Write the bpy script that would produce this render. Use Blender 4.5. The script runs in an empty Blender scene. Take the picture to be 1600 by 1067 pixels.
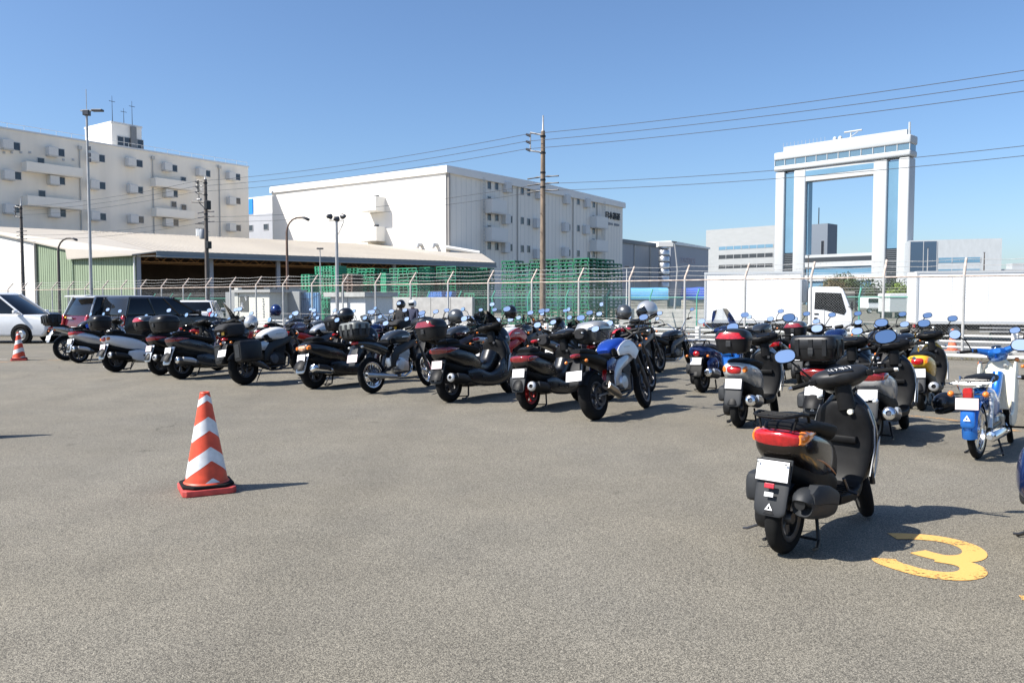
import bpy, bmesh, math, random
from mathutils import Vector, Matrix
R = math.radians
random.seed(7)
S = bpy.context.scene
COL = S.collection

# ---------------------------------------------------------------- camera
FPX, YH, HC = 1270.0, 469.0, 1.55          # focal length in photo pixels, horizon row, eye height
PITCH = math.atan((533.5 - YH) / FPX)
cam = bpy.data.cameras.new('camera'); cam_o = bpy.data.objects.new('camera', cam); COL.objects.link(cam_o)
cam.sensor_width = 36.0; cam.lens = FPX / 1600 * 36; cam.clip_end = 4000; cam.clip_start = 0.05
cam_o.location = (0, 0, HC); cam_o.rotation_euler = (R(90) - PITCH, 0, 0)
S.camera = cam_o
# ---------------------------------------------------------------- sky and sun
SUN = Vector((-0.945, -0.328, 0)).normalized(); SUN_EL = R(46)
SUNV = Vector((SUN.x * math.cos(SUN_EL), SUN.y * math.cos(SUN_EL), math.sin(SUN_EL)))
W = bpy.data.worlds.new('World'); S.world = W; W.use_nodes = True
nt = W.node_tree; bg = nt.nodes['Background']
sky = nt.nodes.new('ShaderNodeTexSky'); sky.sky_type = 'NISHITA'; sky.sun_disc = False
sky.sun_elevation = SUN_EL; sky.sun_rotation = math.atan2(SUN.x, SUN.y)
sky.altitude = 0; sky.air_density = 1.0; sky.dust_density = 1.0; sky.ozone_density = 7.0
nt.links.new(sky.outputs[0], bg.inputs[0]); bg.inputs[1].default_value = 0.092
sun = bpy.data.lights.new('sun', 'SUN'); sun.energy = 4.4; sun.angle = R(0.53); sun.color = (1, .955, .88)
sun_o = bpy.data.objects.new('sun', sun); COL.objects.link(sun_o)
sun_o.rotation_euler = SUNV.to_track_quat('Z', 'Y').to_euler(); sun_o.location = SUNV * 60
S.view_settings.view_transform = 'Standard'; S.view_settings.look = 'None'
S.view_settings.exposure = 0.88; S.view_settings.gamma = 1.0; S.view_settings.use_curve_mapping = False
S.cycles.max_bounces = 6; S.cycles.transparent_max_bounces = 10
S.cycles.caustics_reflective = False; S.cycles.caustics_refractive = False
S.cycles.sample_clamp_indirect = 6.0

# ---------------------------------------------------------------- where a photo pixel lies in the place
_f = Vector((0, math.cos(PITCH), -math.sin(PITCH))); _u = Vector((0, math.sin(PITCH), math.cos(PITCH)))
def ray(px, py): return _f * FPX + Vector((px - 800, 0, 0)) + _u * (533.5 - py)
def P(px, py, Y):
    d = ray(px, py); return Vector((0, 0, HC)) + d * (Y / d.y)
def G(px, py, z=0.0):
    d = ray(px, py); return Vector((0, 0, HC)) + d * ((z - HC) / d.z)
D1 = Vector((-.817, .577, 0)).normalized(); D2 = Vector((.577, .817, 0)).normalized()   # the street grid
def onwall(p0, d, px, py):
    """(distance along d from p0, height) where the pixel meets the upright plane through p0 along d"""
    r = ray(px, py); n = Vector((-d.y, d.x, 0)); k = n.dot(Vector((p0.x, p0.y, 0))) / n.dot(r)
    q = Vector((0, 0, HC)) + r * k
    return (q - p0).dot(d), q.z

# ---------------------------------------------------------------- materials
MATS = {}
def mat(name, col, rough=.5, metal=0., spec=.5, coat=0., noise=0., nscale=8., bump=0., bscale=40., trans=0., emis=None, alpha=1., dirt=0., anis=None):
    if name in MATS: return MATS[name]
    m = bpy.data.materials.new(name); m.use_nodes = True; MATS[name] = m
    n = m.node_tree; b = n.nodes['Principled BSDF']; L = n.links.new
    b.inputs['Base Color'].default_value = (*col, 1); b.inputs['Roughness'].default_value = rough
    b.inputs['Metallic'].default_value = metal; b.inputs['Specular IOR Level'].default_value = spec
    b.inputs['Coat Weight'].default_value = coat; b.inputs['Coat Roughness'].default_value = .04
    b.inputs['Transmission Weight'].default_value = trans; b.inputs['Alpha'].default_value = alpha
    if emis: b.inputs['Emission Color'].default_value = (*emis[:3], 1); b.inputs['Emission Strength'].default_value = emis[3]
    if noise or bump or dirt:
        tc = n.nodes.new('ShaderNodeTexCoord'); mp = n.nodes.new('ShaderNodeMapping'); L(tc.outputs['Object'], mp.inputs[0])
        if anis: mp.inputs['Scale'].default_value = anis
    if noise:
        t = n.nodes.new('ShaderNodeTexNoise'); t.inputs['Scale'].default_value = nscale; t.inputs['Detail'].default_value = 5
        L(mp.outputs[0], t.inputs[0])
        mx = n.nodes.new('ShaderNodeMix'); mx.data_type = 'RGBA'
        mx.inputs[6].default_value = tuple(max(0, c * (1 - noise)) for c in col) + (1,); mx.inputs[7].default_value = tuple(min(1, c * (1 + noise)) for c in col) + (1,)
        cr = n.nodes.new('ShaderNodeMapRange'); cr.inputs[1].default_value = .3; cr.inputs[2].default_value = .7
        L(t.outputs[0], cr.inputs[0]); L(cr.outputs[0], mx.inputs[0]); L(mx.outputs[2], b.inputs['Base Color'])
        rr = n.nodes.new('ShaderNodeMapRange'); rr.inputs[3].default_value = max(0, rough - .08); rr.inputs[4].default_value = min(1, rough + .1)
        L(t.outputs[0], rr.inputs[0]); L(rr.outputs[0], b.inputs['Roughness'])
    if bump:
        t2 = n.nodes.new('ShaderNodeTexNoise'); t2.inputs['Scale'].default_value = bscale; t2.inputs['Detail'].default_value = 3
        L(mp.outputs[0], t2.inputs[0]); bp = n.nodes.new('ShaderNodeBump'); bp.inputs['Strength'].default_value = bump; bp.inputs['Distance'].default_value = .01
        L(t2.outputs[0], bp.inputs['Height']); L(bp.outputs[0], b.inputs['Normal'])
    return m
def paint(name, col, rough=.28): return mat(name, col, rough, 0, .5, .35, noise=.05, nscale=5)
def metallic(name, col, rough=.3): return mat(name, col, rough, .55, .5, .6, noise=.06, nscale=6)
black_paint = paint('black_paint', (.006, .006, .007))
brown_black = metallic('brown_black_paint', (.022, .016, .013), .22)
black_plastic = mat('black_plastic', (.0075, .0075, .008), .5, spec=.22, noise=.25, nscale=14, bump=.06, bscale=300)
grey_plastic = mat('grey_plastic', (.028, .030, .033), .52, spec=.3, noise=.15, nscale=10, bump=.05, bscale=260)
case_black = mat('case_black', (.010, .0105, .012), .36, spec=.35, noise=.2, nscale=8, bump=.05, bscale=400)
vinyl = mat('seat_vinyl', (.007, .007, .0075), .6, spec=.22, noise=.25, nscale=10, bump=.1, bscale=220)
rubber = mat('rubber', (.009, .009, .009), .85, spec=.2, noise=.35, nscale=12)
alu = mat('aluminium', (.55, .56, .57), .38, 1., noise=.12, nscale=9)
alu_dark = mat('dark_alloy', (.10, .10, .105), .42, .8, noise=.2, nscale=9)
chrome = mat('chrome', (.8, .8, .8), .12, 1., noise=.06, nscale=6)
steel_black = mat('black_steel', (.009, .009, .0095), .42, 0., noise=.2)
engine_black = mat('engine_black', (.013, .013, .014), .48, .3, noise=.25, nscale=18)
rack_black = mat('rack_black', (.007, .007, .0075), .62, spec=.2, noise=.2)
red_lens = mat('red_lens', (.42, .008, .010), .12, 0, .6, 1., noise=.25, nscale=30)
dark_red_lens = mat('dark_red_lens', (.22, .01, .012), .12, 0, .6, 1., noise=.25, nscale=30)
amber_lens = mat('amber_lens', (.85, .22, .02), .14, 0, .6, 1., noise=.15, nscale=30)
clear_lens = mat('clear_lens', (.75, .77, .78), .1, .3, .6, 1., noise=.1, nscale=30)
mirror_glass = mat('mirror_glass', (.82, .86, .9), .03, 1.)
plate_white = mat('plate_white', (.78, .77, .77), .4, noise=.06, nscale=9)
plate_pink = mat('plate_pink', (.74, .62, .63), .4, noise=.08, nscale=9)
sticker_white = mat('sticker_white', (.8, .8, .8), .4, noise=.04)
silver = metallic('silver_paint', (.50, .51, .52), .3)
gunmetal = metallic('gunmetal_paint', (.10, .105, .11), .3)
dark_grey = metallic('dark_grey_paint', (.045, .05, .055), .28)
white_paint = paint('white_paint', (.72, .73, .74))
pearl_white = paint('pearl_white', (.78, .79, .80), .22)
blue_paint = metallic('blue_paint', (.015, .07, .42), .25)
navy_paint = metallic('navy_paint', (.012, .03, .12), .25)
cub_blue = metallic('bright_blue_paint', (.02, .16, .55), .22)
red_paint = paint('red_paint', (.55, .02, .02))
maroon = metallic('maroon_paint', (.14, .012, .03), .25)
yellow_paint = paint('yellow_paint', (.75, .42, .02))
cream = paint('cream_plastic', (.70, .68, .58), .35)
cloth_black = mat('black_cloth', (.02, .02, .022), .85, noise=.3, nscale=16, bump=.25, bscale=60)
cloth_navy = mat('navy_cloth', (.03, .035, .07), .85, noise=.3, nscale=16, bump=.25, bscale=60)
denim = mat('denim', (.05, .07, .12), .9, noise=.3, nscale=30, bump=.2, bscale=120)
skin = mat('skin', (.5, .3, .21), .5, noise=.1)
car_glass = mat('car_glass', (.008, .01, .013), .06, 0, .5)
def thin_glass(name, tint, mixf):
    m = bpy.data.materials.new(name); m.use_nodes = True; n = m.node_tree; L = n.links.new
    n.nodes.remove(n.nodes['Principled BSDF']); out = n.nodes['Material Output']
    tr = n.nodes.new('ShaderNodeBsdfTransparent'); tr.inputs[0].default_value = (*tint, 1)
    gl = n.nodes.new('ShaderNodeBsdfGlossy'); gl.inputs['Roughness'].default_value = .05; gl.inputs[0].default_value = (.8, .82, .85, 1)
    fr = n.nodes.new('ShaderNodeFresnel'); fr.inputs[0].default_value = 1.5
    ad = n.nodes.new('ShaderNodeMath'); ad.operation = 'ADD'; ad.inputs[1].default_value = mixf; L(fr.outputs[0], ad.inputs[0])
    mx = n.nodes.new('ShaderNodeMixShader'); L(ad.outputs[0], mx.inputs[0]); L(tr.outputs[0], mx.inputs[1]); L(gl.outputs[0], mx.inputs[2]); L(mx.outputs[0], out.inputs[0])
    return m
screen_clear = thin_glass('clear_screen', (.82, .85, .86), .06)
screen_smoke = thin_glass('smoked_screen', (.22, .24, .26), .05)

# ---------------------------------------------------------------- mesh building
class MB:
    def __init__(s): s.v = []; s.f = []
    def add(s, vs, fs):
        b = len(s.v); s.v += [Vector(v) for v in vs]; s.f += [[i + b for i in f] for f in fs]; return s
    def xf(s, M, start=0):
        for i in range(start, len(s.v)): s.v[i] = M @ s.v[i]
        return s
    def box(s, c, d, rot=None):
        c = Vector(c); h = [x / 2 for x in d]
        vs = [Vector((x * h[0], y * h[1], z * h[2])) for x in (-1, 1) for y in (-1, 1) for z in (-1, 1)]
        if rot: vs = [rot @ v for v in vs]
        return s.add([v + c for v in vs], [(0, 1, 3, 2), (4, 6, 7, 5), (0, 4, 5, 1), (2, 3, 7, 6), (0, 2, 6, 4), (1, 5, 7, 3)])
    def tube(s, pts, r, n=8, closed=False, flat=1.):
        pts = [Vector(p) for p in pts]; m = len(pts); rs = r if isinstance(r, (list, tuple)) else [r] * m
        b = len(s.v); prev = None
        for i, p in enumerate(pts):
            if closed: t = pts[(i + 1) % m] - pts[i - 1]
            else: t = pts[min(i + 1, m - 1)] - pts[max(i - 1, 0)]
            t.normalize()
            if prev is None:
                a = Vector((0, 0, 1)) if abs(t.z) < .9 else Vector((1, 0, 0)); x = t.cross(a).normalized()
            else:
                x = prev - t * prev.dot(t); x.normalize()
            prev = x; y = t.cross(x)
            for k in range(n):
                a = 2 * math.pi * k / n; s.v.append(p + (x * math.cos(a) + y * math.sin(a) * flat) * rs[i])
        for i in range(m if closed else m - 1):
            j = (i + 1) % m
            for k in range(n):
                l = (k + 1) % n; s.f.append([b + i * n + k, b + i * n + l, b + j * n + l, b + j * n + k])
        if not closed:
            s.f.append([b + k for k in range(n)][::-1]); s.f.append([b + (m - 1) * n + k for k in range(n)])
        return s
    def lathe(s, prof, c=(0, 0, 0), axis='y', n=24, loop=False, tilt=None):
        """prof: (radius, along axis)"""
        c = Vector(c); b = len(s.v); m = len(prof)
        for k in range(n):
            a = 2 * math.pi * k / n; ca, sa = math.cos(a), math.sin(a)
            for (r, t) in prof:
                v = {'y': Vector((r * ca, t, r * sa)), 'x': Vector((t, r * ca, r * sa)), 'z': Vector((r * ca, r * sa, t))}[axis]
                if tilt: v = tilt @ v
                s.v.append(c + v)
        for k in range(n):
            l = (k + 1) % n
            for i in range(m if loop else m - 1):
                j = (i + 1) % m; s.f.append([b + k * m + i, b + l * m + i, b + l * m + j, b + k * m + j])
        if not loop:
            if prof[0][0] > 1e-5: s.f.append([b + k * m for k in range(n)])
            if prof[-1][0] > 1e-5: s.f.append([b + k * m + m - 1 for k in range(n)])
        return s
    def loft(s, st, n=16, e=2.6, sub=3, y=0., caps=True):
        """stations (x, z, half width, up, down) along a path in the bike's own upright plane; sections are super-ellipses"""
        st = [tuple(q) for q in st]
        if sub > 1:
            out = []
            for i in range(len(st) - 1):
                p0, p1, p2, p3 = st[max(i - 1, 0)], st[i], st[i + 1], st[min(i + 2, len(st) - 1)]
                for k in range(sub):
                    t = k / sub; q = []
                    for a, b_, c, d in zip(p0, p1, p2, p3):
                        val = .5 * (2 * b_ + (c - a) * t + (2 * a - 5 * b_ + 4 * c - d) * t * t + (3 * b_ - a - 3 * c + d) * t ** 3)
                        q.append(val)
                    q[2:5] = [max(.002, min(w, max(p1[i + 2], p2[i + 2]) * 1.08)) for i, w in enumerate(q[2:5])]
                    out.append(tuple(q))
            out.append(st[-1]); st = out
        b = len(s.v); m = len(st)
        for i, q in enumerate(st):
            a_, c_ = st[max(i - 1, 0)], st[min(i + 1, m - 1)]
            tx, tz = c_[0] - a_[0], c_[1] - a_[1]; l = math.hypot(tx, tz) or 1; tx /= l; tz /= l
            nx, nz = -tz, tx
            yo = q[5] if len(q) > 5 else 0.
            for k in range(n):
                a = 2 * math.pi * (k + .5) / n; ca, sa = math.cos(a), math.sin(a)
                cw = math.copysign(abs(ca) ** (2 / e), ca); sw = math.copysign(abs(sa) ** (2 / e), sa)
                h = q[3] if sw > 0 else q[4]
                s.v.append(Vector((q[0] + nx * sw * h, y + yo + cw * q[2], q[1] + nz * sw * h)))
        for i in range(m - 1):
            for k in range(n):
                l = (k + 1) % n; s.f.append([b + i * n + k, b + i * n + l, b + (i + 1) * n + l, b + (i + 1) * n + k])
        if caps:
            s.f.append([b + k for k in range(n)][::-1]); s.f.append([b + (m - 1) * n + k for k in range(n)])
        return s
    def ell(s, c, r, n=16, m=10, rot=None, z0=-1., z1=1.):
        c = Vector(c); b = len(s.v); a0, a1 = math.asin(z0), math.asin(z1)
        for i in range(m + 1):
            a = a0 + (a1 - a0) * i / m
            for k in range(n):
                t = 2 * math.pi * k / n; v = Vector((math.cos(a) * math.cos(t) * r[0], math.cos(a) * math.sin(t) * r[1], math.sin(a) * r[2]))
                s.v.append(c + (rot @ v if rot else v))
        for i in range(m):
            for k in range(n):
                l = (k + 1) % n; s.f.append([b + i * n + k, b + i * n + l, b + (i + 1) * n + l, b + (i + 1) * n + k])
        s.f.append([b + k for k in range(n)][::-1]); s.f.append([b + m * n + k for k in range(n)])
        return s
    def prism(s, poly, y0, y1, plane='xz', scale1=1.):
        """polygon in a plane pushed along the third axis"""
        n = len(poly); b = len(s.v)
        cx = sum(p[0] for p in poly) / n; cy = sum(p[1] for p in poly) / n
        for t, k in ((y0, 1.), (y1, scale1)):
            for (a, c) in poly:
                a2, c2 = cx + (a - cx) * k, cy + (c - cy) * k
                s.v.append(Vector({'xz': (a2, t, c2), 'xy': (a2, c2, t), 'yz': (t, a2, c2)}[plane]))
        s.f.append([b + i for i in range(n)][::-1]); s.f.append([b + n + i for i in range(n)])
        for i in range(n):
            j = (i + 1) % n; s.f.append([b + i, b + j, b + n + j, b + n + i])
        return s
    def fender(s, cx, cz, r, a0, a1, w, drop, t=.006, n=14, m=8):
        """a mudguard: an arched strip over a wheel, angles in degrees from forward, counter-clockwise seen from the right"""
        b = len(s.v)
        for i in range(n + 1):
            a = R(a0 + (a1 - a0) * i / n); ca, sa = math.cos(a), math.sin(a)
            for sgn in (1, -1):
                for k in range(m + 1):
                    q = -1 + 2 * k / m; q = q if sgn > 0 else -q
                    rr = r - drop * abs(q) ** 2.6 - (t if sgn < 0 else 0); ww = (w - (t if sgn < 0 else 0)) * q
                    s.v.append(Vector((cx + ca * rr, ww, cz + sa * rr)))
        M = 2 * (m + 1)
        for i in range(n):
            for k in range(M):
                l = (k + 1) % M; s.f.append([b + i * M + k, b + i * M + l, b + (i + 1) * M + l, b + (i + 1) * M + k])
        s.f.append([b + k for k in range(M)]); s.f.append([b + n * M + k for k in range(M)])
        return s
    def mesh(s, name, m, smooth=38, bevel=0., seg=2):
        me = bpy.data.meshes.new(name); me.from_pydata(s.v, [], s.f)
        bm = bmesh.new(); bm.from_mesh(me)
        if bevel:
            bmesh.ops.recalc_face_normals(bm, faces=bm.faces)
            es = [e for e in bm.edges if len(e.link_faces) == 2 and e.calc_face_angle(0) > R(30)]
            bmesh.ops.bevel(bm, geom=es, offset=bevel, segments=seg, affect='EDGES', profile=.5, clamp_overlap=True)
        bmesh.ops.recalc_face_normals(bm, faces=bm.faces); bm.to_mesh(me); bm.free()
        if smooth:
            me.shade_smooth(); me.set_sharp_from_angle(angle=R(smooth))
        me.materials.append(m); return me
    def o(s, name, m, parent=None, smooth=38, bevel=0., seg=2, loc=None):
        return link(name, s.mesh(name, m, smooth, bevel, seg), parent, loc)
def link(name, me, parent=None, loc=None, M=None):
    o = bpy.data.objects.new(name, me); COL.objects.link(o); o.parent = parent
    if loc is not None: o.location = loc
    if M is not None: o.matrix_basis = M
    return o
def thing(name, label, cat, loc=(0, 0, 0), rz=0., lean=0., group=None):
    o = bpy.data.objects.new(name, None); COL.objects.link(o); o.location = loc; o.rotation_euler = (lean, 0, rz); o.empty_display_size = .2
    return tag(o, label, cat, group)
def tag(o, label, cat, group=None):
    o['label'] = label; o['category'] = cat
    if group: o['group'] = group
    return o
def struct(name, mb, m, kind='structure', label=None, cat=None, **k):
    o = mb.o(name, m, **k); o['kind'] = kind
    if label: o['label'] = label
    if cat: o['category'] = cat
    return o
def arc(c, r, a0, a1, n, plane='xz', y=0.):
    out = []
    for i in range(n + 1):
        a = R(a0 + (a1 - a0) * i / n); u, v = c[0] + r * math.cos(a), c[1] + r * math.sin(a)
        out.append((u, y, v) if plane == 'xz' else (u, v, y))
    return out
def frame_rot(d):   # matrix whose x axis runs along the horizontal direction d
    return Matrix.Rotation(math.atan2(d.y, d.x), 4, 'Z')

# ================================================================= the ground
def asphalt(name, base, tint, grain=185.):
    m = bpy.data.materials.new(name); m.use_nodes = True; n = m.node_tree; L = n.links.new; b = n.nodes['Principled BSDF']
    tc = n.nodes.new('ShaderNodeTexCoord')
    def noise(scale, detail=4., rough=.6):
        t = n.nodes.new('ShaderNodeTexNoise'); t.inputs['Scale'].default_value = scale; t.inputs['Detail'].default_value = detail; t.inputs['Roughness'].default_value = rough; L(tc.outputs['Object'], t.inputs[0]); return t.outputs[0]
    def rng(x, a, c, lo, hi):
        r = n.nodes.new('ShaderNodeMapRange'); r.inputs[1].default_value = a; r.inputs[2].default_value = c; r.inputs[3].default_value = lo; r.inputs[4].default_value = hi; L(x, r.inputs[0]); return r.outputs[0]
    def mul(a, c):
        r = n.nodes.new('ShaderNodeMath'); r.operation = 'MULTIPLY'; L(a, r.inputs[0]); L(c, r.inputs[1]); return r.outputs[0]
    vo = n.nodes.new('ShaderNodeTexVoronoi'); vo.inputs['Scale'].default_value = grain; L(tc.outputs['Object'], vo.inputs[0])
    sep = n.nodes.new('ShaderNodeSeparateColor'); L(vo.outputs['Color'], sep.inputs[0])
    stone = rng(sep.outputs[0], 0, 1, .46, 1.54)                      # each chip of stone has its own grey
    pit = rng(vo.outputs['Distance'], .2, .7, 1.12, .5)           # bitumen between the chips
    fine = rng(noise(60, 4, .7), .3, .7, .78, 1.2)
    mid = rng(noise(1.6, 5), .35, .65, .93, 1.06)
    big = rng(noise(.16, 4), .35, .65, .90, 1.08)
    stain = rng(noise(.55, 6, .7), .58, .72, 1., .84)
    vs_ = n.nodes.new('ShaderNodeTexVoronoi'); vs_.inputs['Scale'].default_value = .9; L(tc.outputs['Object'], vs_.inputs[0])
    wob = n.nodes.new('ShaderNodeMath'); wob.operation = 'MULTIPLY_ADD'; wob.inputs[1].default_value = .16; L(noise(9., 4), wob.inputs[0]); L(vs_.outputs['Distance'], wob.inputs[2])
    drip = rng(wob.outputs[0], .11, .16, .74, 1.)                    # small oil drips
    wv_ = n.nodes.new('ShaderNodeTexWave'); wv_.inputs['Scale'].default_value = .11; wv_.inputs['Distortion'].default_value = 2.2; wv_.inputs['Detail'].default_value = 3; wv_.inputs['Detail Scale'].default_value = .4; L(tc.outputs['Object'], wv_.inputs[0])
    track = rng(wv_.outputs['Fac'], .86, 1., 1., .93)                # faint wheel tracks
    val = mul(mul(mul(stone, pit), fine), mul(mul(mul(mid, big), stain), mul(drip, track)))
    cb = n.nodes.new('ShaderNodeMix'); cb.data_type = 'RGBA'; cb.inputs[6].default_value = (*base, 1); cb.inputs[7].default_value = (*tint, 1); L(rng(noise(.35, 3), .35, .65, 0, 1), cb.inputs[0])
    vm = n.nodes.new('ShaderNodeVectorMath'); vm.operation = 'SCALE'; L(cb.outputs[2], vm.inputs[0]); L(val, vm.inputs['Scale'])
    # hairline cracks
    v2 = n.nodes.new('ShaderNodeTexVoronoi'); v2.feature = 'DISTANCE_TO_EDGE'; v2.inputs['Scale'].default_value = .17
    wv = n.nodes.new('ShaderNodeVectorMath'); wv.operation = 'ADD'; nz = n.nodes.new('ShaderNodeTexNoise'); nz.inputs['Scale'].default_value = 1.3; nz.inputs['Detail'].default_value = 6; L(tc.outputs['Object'], nz.inputs[0])
    L(tc.outputs['Object'], wv.inputs[0]); L(nz.outputs['Color'], wv.inputs[1]); L(wv.outputs[0], v2.inputs[0])
    crack = rng(v2.outputs['Distance'], 0., .0022, .55, 1.); patch = rng(noise(.12, 2), .5, .56, 0, 1)
    cm = n.nodes.new('ShaderNodeMix'); cm.inputs[2].default_value = 1.; L(patch, cm.inputs[0]); L(crack, cm.inputs[3])
    v3 = n.nodes.new('ShaderNodeVectorMath'); v3.operation = 'SCALE'; L(vm.outputs[0], v3.inputs[0]); L(cm.outputs[0], v3.inputs['Scale'])
    L(v3.outputs[0], b.inputs['Base Color']); b.inputs['Roughness'].default_value = .82; b.inputs['Specular IOR Level'].default_value = .35
    bp = n.nodes.new('ShaderNodeBump'); bp.inputs['Strength'].default_value = .55; bp.inputs['Distance'].default_value = .004; L(vo.outputs['Distance'], bp.inputs['Height']); bp.invert = True
    L(bp.outputs[0], b.inputs['Normal']); return m
lot = asphalt('lot_asphalt', (.268, .240, .186), (.250, .228, .184))
road_m = asphalt('road_asphalt', (.15, .15, .148), (.17, .168, .16), 90)
def sheet(name, pts, z, m, kind='structure'):
    mb = MB().add([(p[0], p[1], z) for p in pts], [list(range(len(pts)))]); return struct(name, mb, m, kind, smooth=0)
g = MB(); N = 24; Rg = 1800
for i in range(N + 1):
    for j in range(N + 1): g.v.append(Vector((-Rg + 2 * Rg * i / N, -400 + 2 * Rg * j / N, 0)))
for i in range(N):
    for j in range(N): a = i * (N + 1) + j; g.f.append([a, a + 1, a + N + 2, a + N + 1])
struct('ground', g, lot, smooth=0)

FENCE_P = P(1442, YH, 21.6); FENCE_P.z = 0                     # a point on the grey fence line
NIN = D2                                                     # away from the lot, across the fence
def fl(t, off=0., z=0.): q = FENCE_P + D1 * t + NIN * off; return Vector((q.x, q.y, z))   # along the fence / beyond it
sheet('road', [fl(-40, 1.6), fl(120, 1.6), fl(120, 12.2), fl(-40, 12.2)], .006, road_m)
grass_m = mat('dry_grass', (.16, .14, .06), .95, noise=.5, nscale=3, bump=.6, bscale=30)
sheet('verge', [fl(-40, -.10), fl(120, -.10), fl(120, 1.45), fl(-40, 1.45)], .010, mat('verge_soil', (.19, .165, .115), .95, noise=.35, nscale=2.5, bump=.5, bscale=40))
conc = mat('concrete', (.42, .41, .39), .85, noise=.16, nscale=2.2, bump=.15, bscale=60)
k = MB()
for i in range(80): q0, q1 = fl(-40 + 2 * i + .01, 1.45), fl(-40 + 2 * i + 1.99, 1.45); k.box((q0 + q1) / 2 + Vector((0, 0, .05)), (1.98, .15, .2), frame_rot(D1).to_3x3())
struct('kerb', k, conc, smooth=0)
# dry grass tufts on the verge
tuft = MB()
for i in range(5200):
    p = fl(random.uniform(-16, 60), random.uniform(.0, 1.35)); a = random.uniform(0, 6.28); h = random.uniform(.05, .22) * random.random() ** .5; w = .012
    d = Vector((math.cos(a), math.sin(a), 0)); top = p + d * h * random.uniform(-.5, .5) + Vector((0, 0, h)); sd = Vector((-d.y, d.x, 0)) * w
    tuft.add([p - sd, p + sd, top], [(0, 1, 2)])
to = tuft.o('verge_grass', mat('grass_blades', (.17, .16, .055), .9, noise=.5, nscale=1.2), smooth=0); to['kind'] = 'stuff'; to['label'] = 'thin dry grass along the foot of the chain link fence'

# painted marks
def paintmark(name, col, worn=.5):
    m = bpy.data.materials.new(name); m.use_nodes = True; n = m.node_tree; L = n.links.new; b = n.nodes['Principled BSDF']; b.inputs['Base Color'].default_value = (*col, 1); b.inputs['Roughness'].default_value = .75
    tc = n.nodes.new('ShaderNodeTexCoord'); t = n.nodes.new('ShaderNodeTexNoise'); t.inputs['Scale'].default_value = 38; t.inputs['Detail'].default_value = 8; t.inputs['Roughness'].default_value = .8; L(tc.outputs['Object'], t.inputs[0])
    t2 = n.nodes.new('ShaderNodeTexNoise'); t2.inputs['Scale'].default_value = 2.6; L(tc.outputs['Object'], t2.inputs[0])
    ad = n.nodes.new('ShaderNodeMath'); ad.operation = 'MULTIPLY_ADD'; ad.inputs[1].default_value = .6; L(t2.outputs[0], ad.inputs[0]); L(t.outputs[0], ad.inputs[2])
    r = n.nodes.new('ShaderNodeMapRange'); r.inputs[1].default_value = worn; r.inputs[2].default_value = worn + .05; L(ad.outputs[0], r.inputs[0]); L(r.outputs[0], b.inputs['Alpha'])
    vo = n.nodes.new('ShaderNodeTexVoronoi'); vo.inputs['Scale'].default_value = 170; L(tc.outputs['Object'], vo.inputs[0])
    bp = n.nodes.new('ShaderNodeBump'); bp.inputs['Strength'].default_value = .3; bp.inputs['Distance'].default_value = .003; bp.invert = True; L(vo.outputs['Distance'], bp.inputs['Height']); L(bp.outputs[0], b.inputs['Normal'])
    return m
orange_mark = paintmark('orange_road_paint', (.74, .42, .12), .682)
faint_mark = paintmark('faded_orange_paint', (.60, .33, .13), .80)
white_mark = paintmark('white_road_paint', (.7, .69, .66), .68)
def stroke(pix, w, name, m, z=.004):
    pts = [G(*p) for p in pix]
    # smooth the pixel polyline on the ground
    for _ in range(2):
        q = [pts[0]]
        for a, c in zip(pts, pts[1:]): q += [a * .75 + c * .25, a * .25 + c * .75]
        pts = q + [pts[-1]]
    mb = MB(); n = len(pts)
    for i, p in enumerate(pts):
        t = pts[min(i + 1, n - 1)] - pts[max(i - 1, 0)]; t.normalize(); s = Vector((-t.y, t.x, 0)) * w / 2
        mb.v += [p + s + Vector((0, 0, z)), p - s + Vector((0, 0, z))]
        if i: mb.f.append([2 * i - 2, 2 * i - 1, 2 * i + 1, 2 * i])
    return mb
mk = stroke([(1394, 838), (1425, 838), (1470, 842), (1510, 852), (1526, 864), (1516, 873), (1480, 874), (1446, 866), (1434, 862)], .135, '', None)
mk2 = stroke([(1462, 873), (1500, 879), (1522, 888), (1520, 898), (1490, 902), (1440, 896), (1400, 884), (1384, 878), (1380, 873)], .14, '', None, z=.0045)
b0 = len(mk.v); mk.v += mk2.v; mk.f += [[i + b0 for i in f] for f in mk2.f]
tag(mk.o('painted_number', orange_mark, smooth=0), 'worn orange number 3 painted on the asphalt beside the black scooter', 'marking')
stripe = lambda pix, w, m, lab: tag(stroke(pix, w, '', None, z=.0042).o('painted_line', m, smooth=0), lab, 'marking')
stripe([(-40, 566), (8, 566), (100, 562), (190, 556)], .12, faint_mark, 'faded orange line on the asphalt running past the far left cone')
stripe([(1406, 648), (1470, 654), (1530, 662)], .11, faint_mark, 'faded orange line on the asphalt under the yellow and black scooter')
stripe([(1578, 672), (1640, 678)], .11, faint_mark, 'short orange line beyond the blue and cream commuter motorcycle')
stripe([(1594, 934), (1680, 944)], .07, orange_mark, 'orange paint fragment at the lower right edge')
stripe([(-40, 560.5), (12, 561.5)], .05, white_mark, 'thin white line by the far left cone')
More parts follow.
